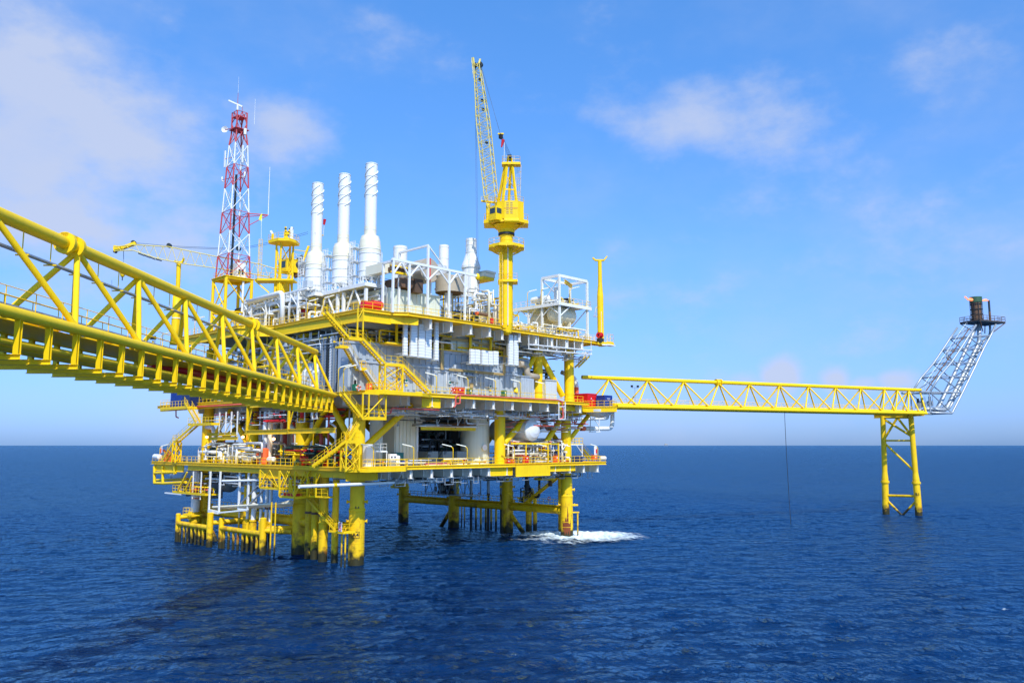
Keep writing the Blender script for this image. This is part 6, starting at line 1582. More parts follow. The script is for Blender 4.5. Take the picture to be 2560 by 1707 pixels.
# ------------------------------------------------------------------ stairways
def stair(name, label, a, b, side, w=1.0, mt='yellow_paint', n=None):
    a, b = _v(a), _v(b); sd = Vector(side).normalized(); th = thing(name, label, 'stairway', b)
    for s_ in (0, w):
        m = MB(mt); m.beam(a + sd * s_, b + sd * s_, .09, .34); m.build('stringer', th)
        m = MB(mt); o_ = sd * s_
        for h in (1.0, .55): m.tube(a + o_ + U * h, b + o_ + U * h, .035, n=4)
        k = max(2, int((a - b).length / 1.3))
        for i in range(k + 1): p = a.lerp(b, i / k) + o_; m.tube(p, p + U * 1.0, .035, n=4)
        m.build('handrail', th)
    k = n or max(4, int(abs(a.z - b.z) / .24)); m = MB(mt)
    d_ = (b - a); d_.z = 0; d_.normalize()
    for i in range(1, k):
        p = a.lerp(b, i / k); m.beam(p, p + sd * w, .24, .05)
    m.build('treads', th)
    return th
def landing(name, label, a, b, side, w=1.1, xz=None, mt='yellow_paint', legs=None):
    a, b = _v(a), _v(b); sd = Vector(side).normalized(); th = thing(name, label, 'stair landing', a)
    m = MB(mt); q = [a, b, b + sd * w, a + sd * w]
    lo = min(p.z for p in q)
    m.prism([(p.x, p.y) for p in (q if (b - a).cross(sd).z > 0 else q[::-1])], a.z - .3, a.z - .02); m.build('deck_plate', th)
    m = MB(mt); m.rail([a, b, b + sd * w], sp=1.1); m.build('handrail', th)
    if legs is not None:
        for i, p in enumerate(q):
            m = MB(mt); m.beam((p.x, p.y, legs), (p.x, p.y, a.z - .2), .2, .2); m.build('leg', th)
        m = MB(mt); hz = (a.z - .3 - legs) / 2
        for p, r_ in ((q[0], q[1]), (q[1], q[2]), (q[3], q[2]), (q[0], q[3])):
            for k in range(2):
                z0 = legs + hz * k; z1 = z0 + hz
                m.tube((p.x, p.y, z0), (r_.x, r_.y, z1), .07, n=5); m.tube((r_.x, r_.y, z0), (p.x, p.y, z1), .07, n=5)
        m.build('cross_bracing', th)
    return th
v = -6.1
# upper stair in front of the corner: upper deck -> landing -> landing on braced tower -> middle deck
A1, A2 = Y(v, 817, 780), Y(v, 872, 843)
stair('stairway', 'yellow stair flight going down right from the upper deck corner', A1, A2, (0, 1, 0))
B1 = Y(v, 907, 846); landing('stair_landing', 'upper yellow stair landing just below the upper deck corner', A2, Vector((B1.x, v, A2.z)), (0, 1, 0))
B2 = Y(v, 963, 908); stair('stairway', 'longest yellow stair flight in front of the grey building, between the two landings', Vector((B1.x, v, A2.z)), B2, (0, 1, 0))
C1 = Y(v, 1007, 906); landing('stair_landing', 'yellow stair landing on a tall cross-braced tower in front of the grey building', B2, Vector((C1.x, v, B2.z)), (0, 1, 0), w=1.3, legs=ZM)
C2 = Y(v, 1078, 984); stair('stairway', 'yellow stair flight from the braced tower down right to the middle deck', Vector((C1.x, v, B2.z)), Vector((C2.x, v, ZM + .1)), (0, 1, 0))
# hanging posts of the upper landing
m = MB('yellow_paint')
for px in (893, 907):
    p = Y(v + 1, px, 843); m.beam((p.x, v + 1, A2.z), (p.x, v + 1, ZT - .3), .16, .16)
m.tube(Y(v + 1, 893, 800), Y(v + 1, 907, 775), .06, n=5); tag(m.build('hanger_frame', None, loc=Y(v + 1, 893, 843)), 'yellow hanger posts holding the upper stair landing below the upper deck', 'hanger frame')
# stair behind, against the building
v = -1.3
A1 = Y(v, 868, 866); A0 = Y(v, 849, 864); landing('stair_landing', 'small yellow railed landing at the left top corner of the grey building', A0, Vector((A1.x, v, A0.z)), (0, 1, 0))
A2 = Y(v, 899, 920); stair('stairway', 'short yellow stair flight against the left end of the grey building, upper flight', Vector((A1.x, v, A0.z)), A2, (0, 1, 0))
A3 = Y(v, 914, 921); landing('stair_landing', 'small yellow landing between two flights against the grey building', A2, Vector((A3.x, v, A2.z)), (0, 1, 0))
A4_ = Y(v, 952, 972); stair('stairway', 'grey-yellow stair flight against the grey building behind the braced tower', Vector((A3.x, v, A2.z)), Vector((A4_.x, v, ZM + .1)), (0, 1, 0))
m = MB('pale_grey'); m.beam(Y(v - .2, 872, 870), Y(v - .2, 901, 925), .3, .3); m.beam(Y(v - .2, 915, 925), Y(v - .2, 950, 975), .3, .3); tag(m.build('stair_stringer', None, loc=A2), 'pale grey sloping channel below the stairs at the left end of the grey building', 'channel')
# middle deck corner extension under the braced tower
m = MB('yellow_paint'); q0, q1 = Y(-6.2, 915, 980), Y(-6.2, 1085, 988)
cor = thing('corner_extension', 'yellow deck extension with sloped ends below the braced stair tower', 'platform', q0)
m.prism([(-2.5, -5.0), (-1.2, -7.2), (q1.x - 3.0, -7.2), (q1.x + .6, -5.02)], ZM - .5, ZM - .02); m.use('yellow_paint'); m.build('deck_plate', cor)
m = MB('yellow_paint'); m.rail([(-2.4, -5.1, ZM), (-1.2, -7.1, ZM), (2.2, -7.1, ZM)], sp=1.2); m.rail([(4.6, -7.1, ZM), (q1.x - 3.0, -7.1, ZM)], sp=1.3); m.build('handrail', cor)
# hanging stair below the middle deck corner
v = -6.6
A1, A2 = Y(v, 860, 984), Y(v, 906, 1043)
stair('stairway', 'yellow stair flight hanging below the middle deck corner, descending right', A1, A2, (0, 1, 0))
B1 = Y(v, 964, 1045); B1 = Vector((B1.x, v, A2.z)); lt = landing('stair_landing', 'square yellow stair landing hung in a braced frame below the middle deck', A2, B1, (0, 1, 0), w=1.6)
m = MB('yellow_paint')
for p in (A2, A2 + Vector((1.0, 0, 0)), B1, B1 + Vector((0, 1.6, 0))): m.beam(p - U * .3, (p.x, p.y, ZM - .4), .17, .17)
m.tube(A2 + Vector((.3, 0, 0)), (B1.x, v, ZM - .5), .09, n=6); m.tube(B1, B1 + Vector((0, 1.6, 2)), .07, n=5); m.beam((A2.x, v, ZM - .5), (B1.x, v, ZM - .5), .15, .2); m.build('hanger_frame', lt)
D0 = B1 + Vector((-3.2, .8, 0)); D1 = Y(D0.y, 873, 1102)
stair('stairway', 'yellow stair flight below the hung landing, descending left', D0, D1, (0, 1, 0), w=.9)
D2_ = Y(D0.y, 866, 1104); landing('stair_landing', 'small yellow landing on a braced tower at the lower deck corner beside leg A4', Vector((Y(D0.y, 899, 1106).x, D0.y, D1.z)), Vector((D2_.x, D0.y, D1.z)), (0, 1, 0), w=1.2, legs=ZL - .3)
E1 = Y(D0.y, 826, 1158); stair('stairway', 'lowest yellow stair flight, reaching the lower deck left of the corner', Vector((D2_.x, D0.y, D1.z)), Vector((D2_.x - 2.2, D0.y + 5.2, ZL + .1)), (0.9, .35, 0), w=.9)
m = MB('yellow_paint'); q = [(-4.6, -3.4), (-3.2, -6.6), (3.4, -6.6), (6.2, -3.45)]; m.prism(q, ZL - .5, ZL - .02); m.rail([(p[0], p[1], ZL) for p in q[1:]], sp=1.3); m.use('white_paint'); m.tube((3.0, -6.2, ZL - .6), (4.6, -3.2, ZL - 1.9), .1, n=6)
tag(m.build('corner_extension', None, loc=(-3.2, -6.6, ZL)), 'yellow corner platform of the lower deck carrying the small stair tower', 'platform')
# far-left zigzag stairs
u = -4.8
stair('stairway', 'yellow stair flight at the far left descending right from the middle deck landing', X(u, 461, 1006), X(u, 489, 1056), (1, 0, 0), w=.9)
landing('stair_landing', 'yellow stair landing at the far left with railings below the middle deck', X(u, 470, 1060), X(u, 528, 1058), (1, 0, 0), w=1.5)
stair('stairway', 'open yellow stair flight at the far left seen against the sky', X(u, 484, 1062), X(u, 437, 1103), (1, 0, 0), w=.9)
landing('stair_landing', 'tiny yellow landing halfway down the far left stairs against the sky', X(u, 432, 1103), X(u, 440, 1103), (1, 0, 0), w=1.0, legs=ZL)
stair('stairway', 'lowest flight of the far left yellow stairs, ending at the lower deck end', X(u, 433, 1105), X(u, 404, 1153), (1, 0, 0), w=.9)
# stair down to the sea beside leg A4
u = -2.6
S1, S2 = X(u, 762, 1240), X(u, 838, 1326)
stair('stairway', 'long dark yellow stair flight going down to the water landing beside leg A4', S1, S2, (1, 0, 0), w=.9)
th = thing('boat_landing', 'small yellow platform with ladder rails at the water beside leg A4', 'boat landing', S2)
m = MB('yellow_paint'); m.box(-3.3, -1.6, S2.z - .2, -1.3, S2.y + .6, S2.z); m.rail([(-3.2, S2.y + .5, S2.z), (-3.2, -1.5, S2.z), (-1.4, -1.5, S2.z)], sp=1.1); m.build('deck_plate', th)
for px in (855, 864): m = MB('sea_yellow'); p = X(u, px, 1330); m.tube((u, p.y, -1), (u, p.y, S2.z + .6), .12, n=8); m.build('ladder_post', th)
m = MB('sign_white'); p = X(-3.3, 851, 1316); m.box(-3.34, p.y - .42, p.z - .65, -3.31, p.y + .42, p.z + .65); tag(m.build('warning_sign', None, loc=p), 'white warning sign with a red ring at the water landing beside leg A4', 'sign')
ring = MB('red_paint')
for dz in (-.3, .3):
    for k in range(14):
        t0, t1 = 2 * math.pi * k / 14, 2 * math.pi * (k + 1) / 14; c_ = Vector((-3.36, p.y, p.z + dz)); ring.tube(c_ + Vector((0, .24 * math.cos(t0), .24 * math.sin(t0))), c_ + Vector((0, .24 * math.cos(t1), .24 * math.sin(t1))), .045, n=5)
rg = ring.build('prohibition_ring', bpy.data.objects['warning_sign'])
rg.location = (0, 0, 0)
# ladder-stair under the upper deck at the right
stair('stairway', 'short dark yellow stair seen against the sky under the right corner of the upper deck', Y(1.0, 1474, 890), Y(1.0, 1446, 918), (0, 1, 0), w=.9)
stair('stairway', 'yellow stair flight at the right end of the lower deck, against the sea', Y(2.0, 1459, 1122), Y(2.0, 1482, 1150), (0, 1, 0), w=.9)
stair('stairway', 'pale yellow stair below the lower deck between the two rightmost columns', Vector((46.5, 3.2, 10.8)), Vector((46.5, 11.5, 5.6)), (1, 0, 0), w=.9)

# ------------------------------------------------------------------ lamp posts: one built, the rest copied
def make_lamp():
    t = thing('lamp_post', 'x x x x', 'lamp post', (0, 0, 0), 'strip lamp posts on the platform')
    m = MB('yellow_paint'); m.pipe([(0, 0, -.3), (0, 0, 2.7), (-.0, 0.35, 2.95)], .065, 8, bend=.3); m.build('pole', t)
    m = MB('lamp_lens'); m.beam((0, .25, 2.95), (0, 1.75, 3.3), .24, .13); m.build('lamp_head', t)
    return t
lamp0 = make_lamp(); first = [True]
def lamp(p, rz, label):
    if first[0]:
        first[0] = False; lamp0.location = p; lamp0.rotation_euler.z = rz; lamp0['label'] = label; return lamp0
    return dup(lamp0, p, label, 'strip lamp posts on the platform', rz)
ORD = ['first', 'second', 'third', 'fourth', 'fifth', 'sixth', 'seventh', 'eighth', 'ninth']
for k, px in enumerate((1091, 1170, 1239, 1302, 1363)):
    p = Y(-4.7, px, 988 + (px - 1091) * .05); lamp((p.x, -4.7, ZM), R(62), f'{ORD[k]} lamp post from the left along the middle deck rail by the grey building')
for k, px in enumerate((933, 1034, 1132.5, 1168, 1286, 1370, 1428, 1495)):
    p = Y(-3.2, px, 1163); lamp((p.x, -3.2, ZL), R(62 if k != 7 else 80), f'{ORD[k]} lamp post from the left on the sunny right side of the lower deck')
for k, px in enumerate((398, 505, 540, 818)):
    p = X(-3.9, px, 1163); lamp((-3.9, p.y, ZL), R((-150, -150, -150, 62)[k]), f'{ORD[k]} lamp post from the left along the left rail of the lower deck')
for k, (px, py) in enumerate(((768, 797), (807, 790))):
    p = X(-1.9, px, py); lamp((-1.9, p.y, ZT), R(-150), f'{ORD[k]} lamp post from the left on the left edge of the upper deck')
for k, (px, py) in enumerate(((845, 982), (858, 982))):
    p = Y(-5.1, px, py); lamp((p.x, -5.1, ZM), R(-140), ('left', 'right')[k] + ' lamp post of the pair where the near bridge meets the middle deck')
for k, (u, v, z) in enumerate(((su0 - .3, vb[1], zfd), (su0 - .3, vb[0], zfd), (su0 + 3, sv, zfd))): lamp((u, v, z), R(-140), f'{ORD[k]} lamp post from the left on the right-hand white frame')
for k, (u, px, py, z) in enumerate(((-6.0, 486, 838, ZT), (-6.0, 402, 850, ZT - 1.5))): p = X(u, px, py); lamp((u, p.y, z), R(-150), ('right', 'left')[k] + ' lamp post of the two seen through the near bridge at the far left')
# hanging strip lamps and lit lamps
def hang(name, label, p, d_, h, lit=False):
    th = thing(name, label, 'hanging lamp', p, 'hanging strip lamps')
    m = MB('yellow_paint'); m.tube(p, p + U * h, .05, n=5); m.build('hanger', th)
    m = MB('lamp_lens'); m.beam(p - Vector(d_) * .75, p + Vector(d_) * .75, .24, .12); m.build('lamp_head', th)
for k, (px, py, h) in enumerate(((782, 1122, 5.2), (676, 1120, 5.0), (741, 1108, 4.2))):
    hang('hanging_lamp', ('', 'leftmost of three strip lamps hanging inside the lower deck', 'middle of three strip lamps hanging inside the lower deck')[k] if k != 0 else 'strip lamp on the longest hanger inside the lower deck, rightmost of three', X(-1, px, py), RT, h)
for k, (px, py) in enumerate(((517, 1092), (607, 1092), (684, 1097))):
    p = X(-1.5, px, py); m = MB('lit_lamp'); m.lathe(p, [(-.22, .05), (-.12, .2), (0, .24), (.14, .18), (.2, .05)], 12)
    tag(m.build('lit_lamp', None, loc=p), ('leftmost', 'middle', 'rightmost')[k] + ' of the three glowing orange lamps above the left side of the lower deck', 'lit lamp', 'glowing orange lamps under the middle deck')

# ------------------------------------------------------------------ lower deck equipment on the sunny side
WV = 3.2
p = Y(WV, 985, 1160); q = Y(WV, 1039, 1160)
th = thing('ribbed_cabin', 'tall cream ribbed cabin wall on the lower deck left of the blue-grey cabinets', 'cabin', (p.x, WV, ZL))
m = MB('stack_cream'); m.box(p.x, WV, ZL, q.x, WV + 6, 21.6); u = p.x + .2
while u < q.x - .6: m.box(u, WV - .14, ZL + .3, u + .3, WV, 21.4); u += .7
m.build('wall', th); m = MB('white_paint'); m.box(q.x - .1, WV - .3, ZL, q.x + .25, WV + .2, 22); m.build('corner_post', th)
for k, (x0, x1, y0) in enumerate(((1070, 1095, 1128), (1107, 1131, 1128), (1143, 1166, 1128))):
    v = .6; p = Y(v, x0, 1158); q = Y(v, x1, 1158); z1 = Y(v, x0, y0).z
    th = thing('pump_enclosure', ('left', 'middle', 'right')[k] + ' one of three blue-grey box cabinets on the lower deck before the cream tank', 'cabinet', (p.x, v, ZL), 'blue-grey cabinets on the lower deck')
    m = MB('blue_grey'); m.box(p.x, v, ZL + .25, q.x, v + 4.6, z1); m.build('casing', th)
    m = MB('sign_white'); m.box(p.x - .1, v - .1, ZL + .02, q.x + .1, v + 4.6, ZL + .22); m.build('plinth', th)
c_ = Y(4.0, 1189, 1160); r_ = 36.5 / ppm((c_.x, 4, 17))
th = thing('storage_tank', 'big pale cream upright tank with a round hatch on the lower deck', 'tank', (c_.x, 4.2, ZL))
m = MB('cream_paint'); m.lathe((c_.x, 4.2, ZL), [(0, r_), (8.2, r_), (8.3, r_ * .2)], 36); m.build('shell', th)
an = math.atan2(CAM.y - 4.2, CAM.x - c_.x) + R(36); hd = Vector((math.cos(an), math.sin(an), 0)); hp_ = Vector((c_.x, 4.2, zat(c_.x, 4.2, 1118))) + hd * r_
m = MB('sign_white'); m.lathe(hp_ - hd * .1, [(0, .42), (.35, .42), (.35, .5), (.45, .5), (.45, .05)], 18, hd); m.build('hatch', th)
c_ = Y(3, 940, 1120); m = MB('cream_paint'); m.lathe((c_.x, 3, ZL), [(0, 1.0), (8.3, 1.0)], 24); tag(m.build('upright_vessel', None, loc=(c_.x, 3, ZL)), 'slim pale upright vessel on the lower deck right of leg A4 stairs', 'tank')
# white skid with platform
p = Y(-1.8, 915, 1160); q = Y(-1.8, 966, 1160); th = thing('chemical_skid', 'white framed skid with a small railed top platform on the lower deck', 'skid', (p.x, -1.8, ZL))
m = MB('white_paint'); m.box(p.x, -1.8, ZL + .05, p.x + 1.2, -.2, zat(p.x, -1.8, 1110)); m.build('cabinet', th)
m = MB('white_paint'); zt_2 = zat(q.x, -1.8, 1130)
for x in (p.x + 1.5, q.x): 
    for y in (-1.8, -.1): m.beam((x, y, ZL), (x, y, zt_2), .12, .12)
m.box(p.x + 1.3, -1.9, zt_2, q.x + .1, 0, zt_2 + .15); m.rail([(p.x + 1.4, -1.8, zt_2 + .1), (q.x, -1.8, zt_2 + .1), (q.x, -.1, zt_2 + .1)], sp=.9); m.build('frame', th)
for k, (x0, w_) in enumerate(((973, 6), (981, 6), (989, 8))):
    c_ = Y(-2, x0 + w_ / 2, 1160); m = MB('sign_white'); rr = w_ / 2 / 15.5
    if k < 2: m.box(c_.x - .3, -2.3, ZL + .9, c_.x + .3, -1.8, ZL + 1.9); m.use('galv'); m.box(c_.x - .3, -2.25, ZL, c_.x + .3, -1.85, ZL + .9); m.use('black'); m.box(c_.x - .12, -2.33, ZL + 1.3, c_.x + .12, -2.3, ZL + 1.55)
    else: m.vessel((c_.x, -2, ZL + .2), (c_.x, -2, ZL + 1.5), .42, 14)
    tag(m.build('dosing_tank', None, loc=c_), ('left white gauge box', 'right white gauge box', 'small white upright bottle tank')[k] + ' beside the white skid on the lower deck', 'tank')
m = MB('blue_paint'); c_ = Y(-1.5, 1009, 1158); m.tube((c_.x - .5, -1.5, ZL + .45), (c_.x + .5, -1.5, ZL + .45), .42, n=16); tag(m.build('blue_barrel', None, loc=c_), 'blue barrel lying on the lower deck before the cream ribbed cabin', 'barrel')
boxy('teal_cabinet', 'teal green cabinet on the lower deck before the cream ribbed cabin', 1.6, 990, 1131, 1009, 1160, 1.4, 'teal_paint', 'cabinet')
m = MB('white_paint'); v = .2; p, q = Y(v, 1049, 1065), Y(v, 1192, 1066); z_ = p.z
m.box(p.x, v, z_ - .05, q.x, v + 1.0, z_ + .12); m.use('yellow_paint'); m.ibeam((p.x + .5, v + .3, z_ - .32), (q.x, v + .3, z_ - .32), .3, .5, .05)
m.use('white_paint')
for px in (1092, 1144, 1192): a = Y(v + .2, px, 1064); m.beam(a, a + U * 2.0, .12, .12); m.tube(a, a + Vector((1.2, 0, 1.9)), .06, n=5)
tag(m.build('hanging_beam', None, loc=p), 'long white and yellow monorail beam hanging over the blue-grey cabinets', 'beam')
# vessel with dished end under the middle deck
c_ = Y(-2.0, 1336, 1075); rv_ = 26 / ppm((c_.x, -2, 18)); m = MB('white_paint'); m.lathe((c_.x, -1.6, c_.z), [(-.75, .05), (-.7, rv_ * .35), (-.45, rv_ * .72), (0, rv_), (9, rv_)], 30, (0, 1, 0)); m.lathe((c_.x, -1.6, c_.z), [(.1, rv_), (.1, rv_ + .08), (.3, rv_ + .08), (.3, rv_)], 30, (0, 1, 0))
tag(m.build('pressure_vessel', None, loc=c_), 'large horizontal vessel with a round white dished end below the middle deck', 'vessel')
# white exchangers
for k, (x0, x1, py, r_) in enumerate(((1290, 1325, 1140, .75), (1335, 1392, 1143, .85))):
    a, b = Y(1.5, x0, py), Y(1.5, x1, py); vess('heat_exchanger', ('left', 'right')[k] + ' one of the two white horizontal exchangers on the right part of the lower deck', a, b, r_)
for k, (x0, y0, x1, y1) in enumerate(((1386, 1126, 1421, 1140), (1432, 1141, 1457, 1154))):
    v = (-.5, -1.5)[k]; p = Y(v, x0, y1); q = Y(v, x1, y1); z1 = Y(v, x0, y0).z; th = thing('cargo_container', ('upper dark blue container with a teal left side on the lower deck', 'lower small dark blue container behind the rail at the right end of the lower deck')[k], 'container', (p.x, v, ZL))
    zb2 = ZL + .05; m = MB('navy_paint'); m.box(p.x, v, zb2, q.x, v + 2.4, z1); u = p.x + .2
    while u < q.x - .2: m.box(u, v - .05, zb2 + .2, u + .12, v, z1 - .2); u += .45
    m.use('teal_paint'); m.box(p.x - .06, v + .05, zb2 + .1, p.x, v + 2.3, z1 - .05); m.build('shell', th)
    if k == 0: text_mesh('SERVICES', .42, lambda x, y, cx=(p.x + q.x) / 2, zc_=z1 - 1.1, v=v: Vector((cx + x, v - .08, zc_ + y)), 'lettering', th, 'sign_white')
# white access platform on the right of the lower deck
v = -.8; p, q = Y(v, 1398, 1110), Y(v, 1457, 1110); th = thing('access_platform', 'white and yellow railed access platform above the dark blue container', 'platform', (p.x, v, ZL))
m = MB('white_paint'); m.box(p.x, v, p.z - .2, q.x, v + 3, p.z)
for x in (p.x + .1, (p.x + q.x) / 2, q.x - .1): m.beam((x, v + .1, ZL), (x, v + .1, p.z), .16, .16)
m.tube((p.x + .1, v, p.z - 1.8), (p.x + 1.8, v, p.z - .2), .08, n=5); m.tube((q.x - .1, v, p.z - 1.8), (q.x - 1.8, v, p.z - .2), .08, n=5); m.build('frame', th)
m = MB('yellow_paint'); m.rail([(p.x + 2, v, p.z), (q.x, v, p.z), (q.x, v + 3, p.z)], sp=1, r=.05); m.build('handrail', th)
m = MB('yellow_paint'); v = -1.9; a, b = Y(v, 1278, 1108), Y(v, 1397, 1109)
m.beam(a, b, .25, .3)
for px in (1315, 1370, 1396): a_ = Y(v, px, 1109); m.beam((a_.x, v, ZL), a_, .18, .18)
tag(m.build('goalpost_frame', None, loc=a), 'yellow goalpost pipe support frame over the white exchangers on the lower deck', 'steel frame')
# fire cabinets, rings, extinguishers
FB_ = [(1268, 1146, 1275, 1159, -3.0, 'red_paint', 'fire_cabinet', 'small red fire cabinet on the lower deck beside the thick column'), (1282, 1147, 1288, 1158, -3.0, 'orange_paint', 'fire_cabinet', 'small orange-red cabinet right of the first red one on the lower deck'),
       (1313, 1139, 1322, 1158, -2.6, 'red_paint', 'fire_monitor', 'red fire monitor among white pipes on the lower deck'), (1389, 1138, 1396, 1160, -2.8, 'orange_paint', 'fire_monitor', 'orange-red upright hydrant beside the dark blue container'),
       (1484, 1137, 1493, 1149, -2.0, 'orange_paint', 'fire_cabinet', 'orange-red cabinet at the right end of the lower deck'), (1137, 967, 1162, 983, -4.2, 'red_paint', 'hose_cabinet', 'red hose cabinets on the middle deck rail in front of the grey building'),
       (1172, 970, 1180, 985, -4.0, 'green_paint', 'green_cabinet', 'green cabinet right of the red hose cabinets on the middle deck'), (1259, 975, 1267, 990, -4.0, 'green_paint', 'green_cabinet', 'green cabinet further right on the middle deck, between the second and third lamp posts'),
       (920, 958, 930, 980, -4.0, 'orange_paint', 'fire_cabinet', 'salmon red cabinet on the middle deck behind the hanging stair'), (886, 960, 894, 976, -3.5, 'green_paint', 'green_cabinet', 'green cabinet on the middle deck at the head of the hanging stair')]
for (x0, y0, x1, y1, v, mt, nm, lb) in FB_:
    def ex(m, a, b, z0, z1, v):
        m.box(a + .06, v - .05, z0 + .15, (a + b) / 2 - .03, v, z1 - .08); m.box((a + b) / 2 + .03, v - .05, z0 + .15, b - .06, v, z1 - .08); m.use('sign_white'); m.box((a + b) / 2 - .12, v - .07, z1 - .5, (a + b) / 2 + .12, v - .052, z1 - .3)
    boxy(nm, lb, v, x0, y0, x1, y1, .6, mt, 'cabinet', ex)
def ringbuoy(p, nrm, lb):
    n_ = Vector(nrm).normalized(); e1 = n_.cross(U).normalized(); th = MB('orange_paint')
    for k in range(16):
        t0, t1 = 2 * math.pi * k / 16, 2 * math.pi * (k + 1) / 16; th.use('sign_white' if k % 4 == 0 else 'orange_paint'); th.tube(p + (e1 * math.cos(t0) + U * math.sin(t0)) * .33, p + (e1 * math.cos(t1) + U * math.sin(t1)) * .33, .085, n=6)
    tag(th.build('lifebuoy', None, loc=p), lb, 'lifebuoy', 'lifebuoys on the rails')
ringbuoy(Y(-5.05, 1132, 974), (0, -1, 0), 'orange lifebuoy left of the red hose cabinets on the middle deck rail')
ringbuoy(X(-4.2, 783, 1154), (-1, 0, 0), 'orange lifebuoy on the left rail of the lower deck near the red pumps')
ringbuoy(Y(-5.1, 897, 970), (0, -1, 0), 'orange lifebuoy between the green and the salmon red cabinets on the middle deck')
ringbuoy(Vector((44.6, 22.0, 6.9)), (-1, 0, 0), 'lifebuoy on the walkway rail between the right-hand legs')
ringbuoy(Vector((44.6, 3.4, 6.9)), (-1, 0, 0), 'lifebuoy on the walkway rail close to the rightmost leg')
def raft(a, b, r_, lb): vess('life_raft_canister', lb, a, b, r_, 'sign_white', 'life raft', 'life raft canisters', extras=False)
raft(Y(0, 1502, 1145), Y(0, 1512, 1145), .42, 'white life raft canister at the right tip of the lower deck')
raft(X(-3.9, 387, 1141), X(-3.9, 399, 1142), .5, 'white life raft canister at the far left end of the lower deck')
p = Y(-1, 1489, 1126); m = MB('sign_white'); m.box(p.x - .4, -1, p.z - .8, p.x + .4, -.96, p.z + .8); m.use('red_paint'); m.tube((p.x + .15, -1.08, p.z - .5), (p.x + .15, -1.08, p.z + .3), .14, n=8); tag(m.build('fire_extinguisher_board', None, loc=p), 'white board with a red extinguisher at the right end of the lower deck', 'extinguisher')
p = X(-3, 403, 1125); m = MB('sign_white'); m.box(-3, p.y - .4, p.z - .5, -2.96, p.y + .4, p.z + .8); m.use('red_paint'); m.tube((-3.12, p.y, p.z - .5), (-3.12, p.y, p.z + .3), .16, n=8); tag(m.build('fire_extinguisher_board', None, loc=p), 'white board with a red extinguisher at the far left end of the lower deck', 'extinguisher')
for k, (px, py, lb) in enumerate(((418, 1145, 'orange-red fire monitor at the far left end of the lower deck behind the stairs'), (428, 1140, 'second orange-red fire monitor at the far left, right of the first one'))):
    p = X(-2.5, px, py); m = MB('orange_paint'); m.box(-2.9, p.y - .6, ZL, -2.0, p.y + .6, ZL + 1.5); m.tube((-2.4, p.y, ZL + 1.4), (-3.2, p.y + .3, ZL + 2.3), .2, n=8); tag(m.build('fire_monitor', None, loc=p), lb, 'fire monitor')
for k, (px, lb, mt) in enumerate(((757, 'tall bright red upright vessel on the lower deck left of leg A4', 'red_paint'),)):
    p = X(2, px, 1140); m = MB(mt); m.vessel((2, p.y, ZL + .6), (2, p.y, ZL + 4.6), .65, 16); tag(m.build('foam_tank', None, loc=p), lb, 'tank')
p = X(-.5, 775, 1150); m = MB('red_paint'); m.tube((-.5, p.y + 1.4, ZL + 1.0), (-.5, p.y - .6, ZL + 1.0), .65, n=16); m.use('dark_green'); m.box(-1, p.y - 2.8, ZL, .6, p.y - .7, ZL + 1.6); tag(m.build('fire_pump', None, loc=p), 'red and dark green fire pump on the lower deck behind the left rail', 'pump')
m = MB('red_paint'); m.pipe([X(1.5, 735, 1125), X(1.5, 735, 1030), X(1.5, 700, 1030)], .16, 8); m.pipe([X(-1.6, 755, 1045), X(-1.6, 755, 1005)], .3, 12); tag(m.build('fire_water_pipe', None, loc=X(1.5, 735, 1125)), 'red fire water pipes dropping inside the left half below the middle deck', 'pipe')
m = MB('orange_paint'); m.beam(Y(-1.2, 1392, 1020), Y(-1.2, 1434, 1019), .5, .3); tag(m.build('rusty_channel', None, loc=Y(-1.2, 1392, 1020)), 'rusty red channel under the yellow girder near the white ladder frame', 'beam')
# left side: exchangers and tanks on the lower deck
for k, (x0, x1, py, r_) in enumerate(((588, 612, 1138, .62), (632, 655, 1140, .55), (545, 560, 1128, .6))):
    vess('heat_exchanger', ('left', 'right', 'small far-left')[k] + ' white horizontal exchanger on the left side of the lower deck', X(-.5, x0, py), X(-.5, x1, py), r_)
m = MB('steel_grey'); m.pipe([X(.5, 622, 1150), X(.5, 622, 1075), X(.5, 630, 1062), X(3, 640, 1060)], .38, 12); tag(m.build('riser_pipe', None, loc=X(.5, 622, 1150)), 'thick grey vertical pipe at the left middle of the lower deck', 'pipe')
m = MB('white_paint'); m.pipe([X(-.5, 515, 1068), X(-.5, 534, 1068), X(-.5, 535, 1135)], .38, 12); tag(m.build('riser_pipe', None, loc=X(-.5, 515, 1068)), 'white bent pipe standing on the far left of the lower deck', 'pipe')
for k, px in enumerate((663, 675)):
    m = MB('white_paint' if k == 0 else 'stack_cream'); p = X(-1.2, px, 1100); m.tube((-1.2, p.y, ZL), (-1.2, p.y, 22), (.36, .42)[k], n=14); tag(m.build('riser_pipe', None, loc=p), ('left', 'right')[k] + ' one of the two thick pale vertical pipes before the cream cabin', 'pipe')
